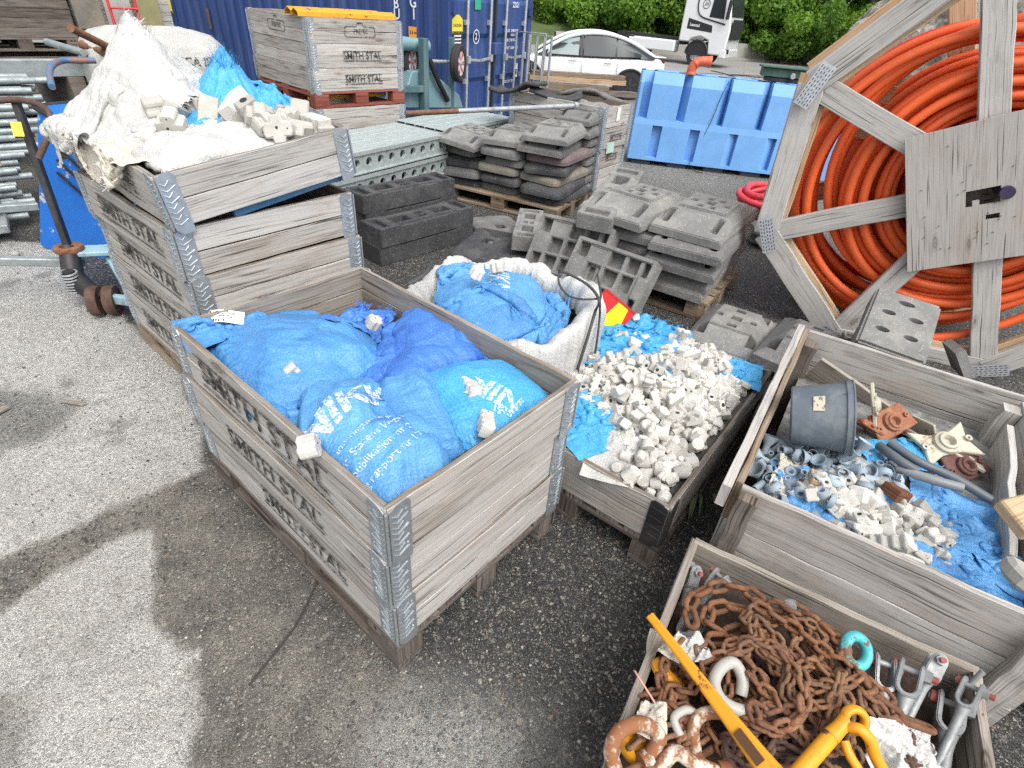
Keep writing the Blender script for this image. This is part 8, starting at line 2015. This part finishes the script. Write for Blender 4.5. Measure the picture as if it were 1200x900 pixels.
def truck():
    p=at(812,77.5,0);fw=Vector((.9,-.62,0)).normalized()
    az=math.atan2(p.y-CAM_C[1],p.x-CAM_C[0]);fw=Vector((math.sin(az),-math.cos(az),0));fw=(fw*.96-Vector((math.cos(az),math.sin(az),0))*.28).normalized()
    sd=Vector((-fw.y,fw.x,0))
    if sd.dot(Vector(CAM_C)-p)>0: sd=-sd
    p=p;M=Matrix((fw,sd,Vector((0,0,1)))).transposed();root=empty("lorry",p,label="white lorry tractor unit facing right before the green trees",cat="lorry");root.rotation_euler=M.to_euler();root.scale=(.82,.82,.86)
    # x forward, y away, front axle at x=0
    Wd=2.5
    b=MB();prof=[(-1.05,.98),(-.52,.98),(-.46,1.10),(.0,1.24),(.46,1.10),(.55,.55),(1.30,.55),(1.38,.75),(1.40,1.55),(1.30,2.05),(1.05,3.05),(.95,3.75),(-.95,3.85),(-1.10,3.6)]
    b.prism(prof,Wd,Matrix(((1,0,0,0),(0,0,-1,Wd),(0,1,0,0),(0,0,0,1))));b.build("cab",CAR_W,root,bev=.05)
    b=MB();b.add([(1.46,.12,1.2),(1.46,Wd-.12,1.2),(1.42,Wd-.12,2.0),(1.42,.12,2.0)],[(0,1,2,3)]);b.build("grille",BPL,root)
    b=MB();b.add([(1.33,.10,2.1),(1.33,Wd-.1,2.1),(1.13,Wd-.15,2.95),(1.13,.15,2.95)],[(0,1,2,3)]);b.build("windscreen",GLASS,root)
    b=MB();b.prism([(.25,2.02),(.98,1.98),(.90,2.72),(.30,2.78)],.02,Matrix(((1,0,0,0),(0,0,-1,.0),(0,1,0,0),(0,0,0,1))));b.build("side_window",GLASS,root,bev=.03)
    b=MB();b.add([(-.75,-.008,1.50),(.55,-.008,1.42),(.50,-.008,1.70),(-.75,-.008,1.92)],[(3,2,1,0)]);b.build("dark_panel",BPL,root)
    b=MB();b.tube(catmull([(-.42,-.01,2.95),(-.40,-.01,2.35),(-.15,-.01,2.02),(.5,-.01,1.88),(1.1,-.01,1.78)],6),.035,6);b.build("door_line",BPL,root)
    b=MB();n=20;b.tube([(-.02+.17*math.cos(a),-.01,2.5+.17*math.sin(a)) for a in np.linspace(0,6.28,n)],.012,5);b.build("ring_emblem",BPL,root)
    b=MB();b.tube([(-.10,-.01,2.42),(-.04,-.01,2.58),(-.02,-.01,2.46),(.04,-.01,2.58),(.07,-.01,2.44)],.012,5);b.build("emblem_letter",BPL,root)
    t=link("lettering",text_mesh("Laastad",.17,PW,0,.004),root);t.matrix_basis=Matrix.Translation((-.38,-.014,1.66))@Matrix.Rotation(math.pi/2,4,'X')@Matrix.Rotation(-.05,4,'Z')
    b=MB();b.box((1.18,-.22,2.35),(.14,.20,.75));b.build("mirror",BPL,root,bev=.03)
    b=MB();b.box((.75,Wd/2,3.02),(.8,Wd+.02,.10));b.build("sun_visor",mat_basic("rust_brown_stripe",(.22,.09,.07),.5),root)
    b=MB();b.box((1.30,Wd/2,.62),(.34,Wd+.02,.36));b.build("bumper",CAR_W,root,bev=.05)
    b=MB();b.box((1.40,.30,.72),(.16,.42,.20));b.build("headlight",BPL,root,bev=.02)
    b=MB();b.box((-2.5,.40,.72),(2.6,.80,.50));b.build("side_skirt",CAR_W,root,bev=.06)
    b=MB();b.box((-2.9,Wd/2,.95),(3.8,.9,.30));b.build("chassis",BPL,root)
    for x in (0,-3.7):
        for y in (.18,Wd-.18):
            w=empty("wheel",(x,y,.51),parent=root);w.rotation_euler=(math.pi/2,0,0)
            b=MB();b.lathe([(.30,-.15),(.48,-.15),(.51,-.12),(.51,.12),(.48,.16),(.30,.16)],28);b.build("tyre",TY,w);b=MB();b.lathe([(.0001,.16),(.10,.17),(.12,.09),(.27,.06),(.30,.15)],24);b.build("rim",mat_galv("steel_rim",(.55,.56,.57),.4,.5) if "steel_rim" not in bpy.data.materials else bpy.data.materials["steel_rim"],w)
    b=MB();P=[(.56*math.cos(a),-.02,.51+.56*math.sin(a)) for a in np.linspace(0,math.pi,16)];b.tube(P,.05,6);b.build("wheel_arch",BPL,root)
    b=MB();b.add([(.54*math.cos(a),-.015,.51+.54*math.sin(a)) for a in np.linspace(-.1,math.pi+.1,18)],[tuple(range(18))]);b.build("arch_liner",BPL,root)
truck()
# low concrete wall along the road
WALLC=mat_basic("old_concrete",(.34,.33,.30),.9,0,.12,.8,(.22,.21,.19),.5,.3,6)
wa=Vector((22.0,16.2,0));wb=Vector((64.0,-3.2,0));wd=(wb-wa);wl=wd.length;wt=math.atan2(wd.y,wd.x)
w=empty("concrete_wall",wa,wt,"long low grey concrete wall along the road below the trees","wall")
b=MB();xs_=np.linspace(0,wl,60);b.grid([[(x,y,z+.02*mnoise.noise(Vector((x*.5,y,z)))) for y,z in ((0,0),(.02,.5),(.05,.74),(.30,.74),(.33,0))] for x in xs_],False);b.build("wall_body",WALLC,w)
b=MB();b.box((wl/2,-.12,.06),(wl,.22,.12));b.build("footing",WALLC,w)
b=MB();b.box((0,0,0),(60,7.5,.004),rz=wt);ROAD=mat_basic("pale_road_asphalt",(.24,.235,.225),.9,0,.10,.5,(.17,.165,.16),.4,.2,20);mid=wa.lerp(wb,.5);nrm=Vector((-wd.y,wd.x,0)).normalized()
if nrm.dot(Vector(CAM_C)-mid)<0: nrm=-nrm
b=MB();b.box((0,0,0),(90,6.0,.008),rz=wt);o=b.build("road",ROAD,None,mid+nrm*3.6+Vector((0,0,.012)));tag(o,kind='structure')
# grassy bank behind the wall
b=MB();rows=[]
for i in range(50):
    x=-40+160*i/49;rows.append([tuple(wa+wd.normalized()*x-nrm*(1+y)+Vector((0,0,-.3+.22*min(y,14)+.8*mnoise.noise(Vector((x*.08,y*.1,2)))))) for y in (0,3,7,12,20,40)])
BANK=mat_basic("grassy_bank",(.07,.11,.03),.95,0,.4,.6,(.12,.13,.05),.5,.8,3)
b.grid(rows);tag(b.build("hillside",BANK),kind='structure')
# trees
def mat_leaf(name,a,c):
    m=NT(name);r=m.n('Attribute');r.attribute_name="tone";n=m.noise(m.tc.outputs['Object'],.5,3,.6)
    col=m.mix(m.math('ADD',m.math('MULTIPLY',r.outputs['Fac'],.7),m.mapr(n,.35,.65,0,.3)),a,c)
    m.b.inputs['Roughness'].default_value=.55;m.l(col,m.b.inputs['Base Color']);m.b.inputs['Specular IOR Level'].default_value=.3
    tr=m.n('BsdfTranslucent');m.l(m.mix(1.0,col,(1.3,1.5,.6),'MULTIPLY'),tr.inputs[0]);mx=m.n('MixShader');mx.inputs[0].default_value=.35;m.l(m.b.outputs[0],mx.inputs[1]);m.l(tr.outputs[0],mx.inputs[2]);m.l(mx.outputs[0],m.out.inputs[0]);return m.mat
LEAF=[mat_leaf("bright_green_leaves",(.06,.135,.018),(.24,.39,.06)),mat_leaf("mid_green_leaves",(.045,.11,.018),(.19,.32,.06)),mat_leaf("grey_green_leaves",(.06,.10,.04),(.20,.27,.11))]
BARK=mat_basic("grey_bark",(.12,.105,.09),.9,0,.3,3,(.22,.21,.19),.4,.6,12)
def leaves(name,clumps,n,size,mat,parent,seed):
    r=np.random.RandomState(seed);C_=np.array([c[:3] for c in clumps]);S=np.array([c[3] for c in clumps]);k=r.choice(len(clumps),n,p=S**2/(S**2).sum())
    d=r.randn(n,3);d/=np.linalg.norm(d,axis=1,keepdims=True);rad=S[k]*(.45+.6*r.rand(n)**.6);P=C_[k]+d*rad[:,None]*np.array([1,1,.75])
    nn=d*.6+r.randn(n,3)*.7+np.array([0,0,.5]);nn/=np.linalg.norm(nn,axis=1,keepdims=True);u=np.cross(nn,r.randn(n,3));u/=np.linalg.norm(u,axis=1,keepdims=True);v=np.cross(nn,u);s=size*(.6+.8*r.rand(n))[:,None]
    V=np.stack([P-u*s*.5,P+v*s*.38+nn*s*.1,P+u*s*.5,P-v*s*.38],1).reshape(-1,3);me=bpy.data.meshes.new(name);me.vertices.add(n*4);me.vertices.foreach_set("co",V.ravel());me.loops.add(n*4);me.loops.foreach_set("vertex_index",np.arange(n*4));me.polygons.add(n);me.polygons.foreach_set("loop_start",np.arange(0,n*4,4));me.polygons.foreach_set("loop_total",np.full(n,4));me.update(calc_edges=True)
    a=me.attributes.new("tone",'FLOAT','FACE');a.data.foreach_set("value",(.25*r.rand(n)+.75*r.rand(len(clumps))[k]).astype(np.float32));me.materials.append(mat);return link(name,me,parent)
def tree(label,x,y,h,rad,leaf,seed,n=5200,size=.30,name="deciduous_tree",low=.12,group="trees behind the concrete wall",lean=0.,z0=0.6):
    r=random.Random(seed);root=empty(name,(x,y,z0),label=label,cat="tree",group=group);b=MB()
    tr=catmull([(0,0,-.8),(lean*.2,r.gauss(0,.1),h*.3),(lean*.6+r.gauss(0,.2),r.gauss(0,.2),h*.65),(lean+r.gauss(0,.3),r.gauss(0,.3),h*.95)],5);b.tube(tr,[.16*(1-.9*i/(len(tr)-1))*h/8+.02 for i in range(len(tr))],8);clumps=[]
    for k in range(26):
        t=low+(1-low)*r.random()**.8;p=tr[min(int(t*(len(tr)-1)),len(tr)-1)];w=rad*(math.sin(math.pi*min(1,.18+.80*t))**.7);a=r.uniform(0,6.28);q=p+Vector((math.cos(a)*w*r.uniform(.35,1),math.sin(a)*w*r.uniform(.35,1),r.uniform(-.2,.7)))
        b.tube([p,p.lerp(q,.6)+Vector((0,0,-.1)),q],[.05*h/8,.03*h/8,.012],5);clumps.append((q.x,q.y,q.z,rad*r.uniform(.28,.5)))
    b.build("trunk",BARK,root);leaves("crown",clumps,n,size,LEAF[leaf],root,seed);return root
def behind(u,dist,depth=0.):
    d=ray(u,60);d.z=0;d.normalize();p=Vector((CAM_C[0],CAM_C[1],0))+d*dist;return p.x,p.y
rr=random.Random(77)
kinds=["bright green bushy tree","mid green leafy tree","grey green loose tree"]
spec=[(585,44,7,2.6,1),(640,40,8,2.6,2),(668,42,9,2.4,2),(692,46,7.5,2.5,1),(712,39,5.5,2.0,1),(735,45,9,2.7,0),(760,38,7,2.4,0),(785,43,10,2.8,0),(815,40,9,2.8,0),(845,38,7.5,2.3,0),(868,43,9,2.8,1),(895,38,8,2.5,0),(925,42,10,2.8,1),(950,39,8,2.4,0),(978,43,9,2.8,1),(1005,40,8,2.4,0),(1040,46,9,2.8,1),(860,50,13,3.5,1),(760,52,13,3.5,1),(940,52,13,3.5,0),(660,54,12,3.2,2),(1010,54,13,3.4,1)]
names=["behind the container edge","farthest left beside the container","above the tube frames","behind the car bonnet","low above the car roof","above the car roof","right of the car roof","left of the lorry cab","behind the lorry cab","right of the lorry mirror","beside the lorry mirror","above the low wall end","above the middle of the low wall","above the green channel","between the green channel and the drum rim","left of the drum rim","behind the drum rim","tall in the second row behind the lorry","tall in the second row behind the car","tall in the second row above the low wall","tall in the second row behind the tube frames","tall in the second row left of the drum"]
for k,((u,d,h,rd,lf),nm) in enumerate(zip(spec,names)):
    x,y=behind(u,d);tree(f"{kinds[lf]} {nm}",x,y,h,rd,lf,200+k,n=int(9000*(1.0 if d<47 else .8)),size=.21 if lf!=2 else .17,low=.05,z0=.4)
for k,u in enumerate((600,655,700,745,790,835,880,915,960,1000)):
    x,y=behind(u,37.2 if u<840 else 36.5);b=MB();root=empty("bush",(x,y,.1),label=["first","second","third","fourth","fifth","sixth","seventh","eighth","ninth","tenth"][k]+" low green bush from the left along the top of the concrete wall",cat="bush",group="bushes along the concrete wall")
    q=random.Random(k);cl=[(q.gauss(0,1.1),q.gauss(0,.6),q.uniform(.5,2.6),q.uniform(.5,.9)) for j in range(14)]
    for c in cl[:5]: b.tube([(0,0,-.3),(c[0]*.5,c[1]*.5,c[2]*.5),(c[0],c[1],c[2])],[.05,.03,.01],5)
    b.build("stem",BARK,root);leaves("foliage",cl,4200,.18,LEAF[q.choice((0,0,1))],root,400+k)
# rock outcrop seen behind the drum
def rock(label,x,y,z,sx,sy,sz,seed):
    bm=bmesh.new();bmesh.ops.create_icosphere(bm,subdivisions=5,radius=1)
    for v in bm.verts:
        c=v.co.copy();s=Vector((seed*3.1,0,0));n=mnoise.noise(c*1.2+s)*.25+mnoise.noise(c*3.1+s)*.14+mnoise.noise(c*8+s)*.06
        st=math.floor((c.z+c.x*.3+n)*5)/5;v.co=c*(1+n)+Vector((0,0,(st-c.z)*.14));v.co.x*=sx;v.co.y*=sy;v.co.z*=sz
    me=bpy.data.meshes.new("rock_outcrop");bm.to_mesh(me);bm.free();me.materials.append(ROCK);o=link("rock_outcrop",me,None,(x,y,z),(0,0,seed));return tag(o,label,"rock","rocks behind the drum")
ROCK=NT("lichened_rock");co=ROCK.tc.outputs['Object'];n_=ROCK.noise(co,.9,8,.7,.6);k_=ROCK.voro(co,1.6)
c_=ROCK.ramp(n_,[(.30,(.06,.05,.04)),(.45,(.20,.18,.15)),(.56,(.42,.40,.35)),(.68,(.24,.20,.15))]);c_=ROCK.mix(ROCK.mapr(k_,.0,.10,.7,0),c_,(.05,.045,.035));ROCK=ROCK.fin(c_,.9,0,ROCK.bump(n_,1.0,.25))
for k,(u,d,z,sx,sy,sz) in enumerate(((1075,30,.4,3.2,2.2,2.0),(1120,31,1.2,4.0,2.6,3.2),(1160,33,.8,4.5,3.0,4.2),(1045,33,.6,2.6,2.0,2.6),(1210,32,1.0,4.0,3.0,4.0))):
    x,y=behind(u,d);rock(("left low","middle","right tall","farthest left","rightmost")[k]+" pale broken rock outcrop seen through the boards of the drum",x,y,z,sx,sy,sz,k+1)
x,y=behind(1060,27);b=MB();rr=random.Random(4)
for k in range(900):
    p=Vector((x+rr.gauss(0,1.6),y+rr.gauss(0,1.4),0.0));d=Vector((rr.gauss(0,.12),rr.gauss(0,.12),rr.uniform(.25,.6)));s_=Vector((rr.gauss(0,.02),rr.gauss(0,.02),0)).normalized()*.02;b.add([p-s_,p+s_,p+d],[(0,1,2)])
tag(b.build("grass",mat_basic("green_grass",(.07,.15,.03),.8,0,.3,3)),kind='stuff')
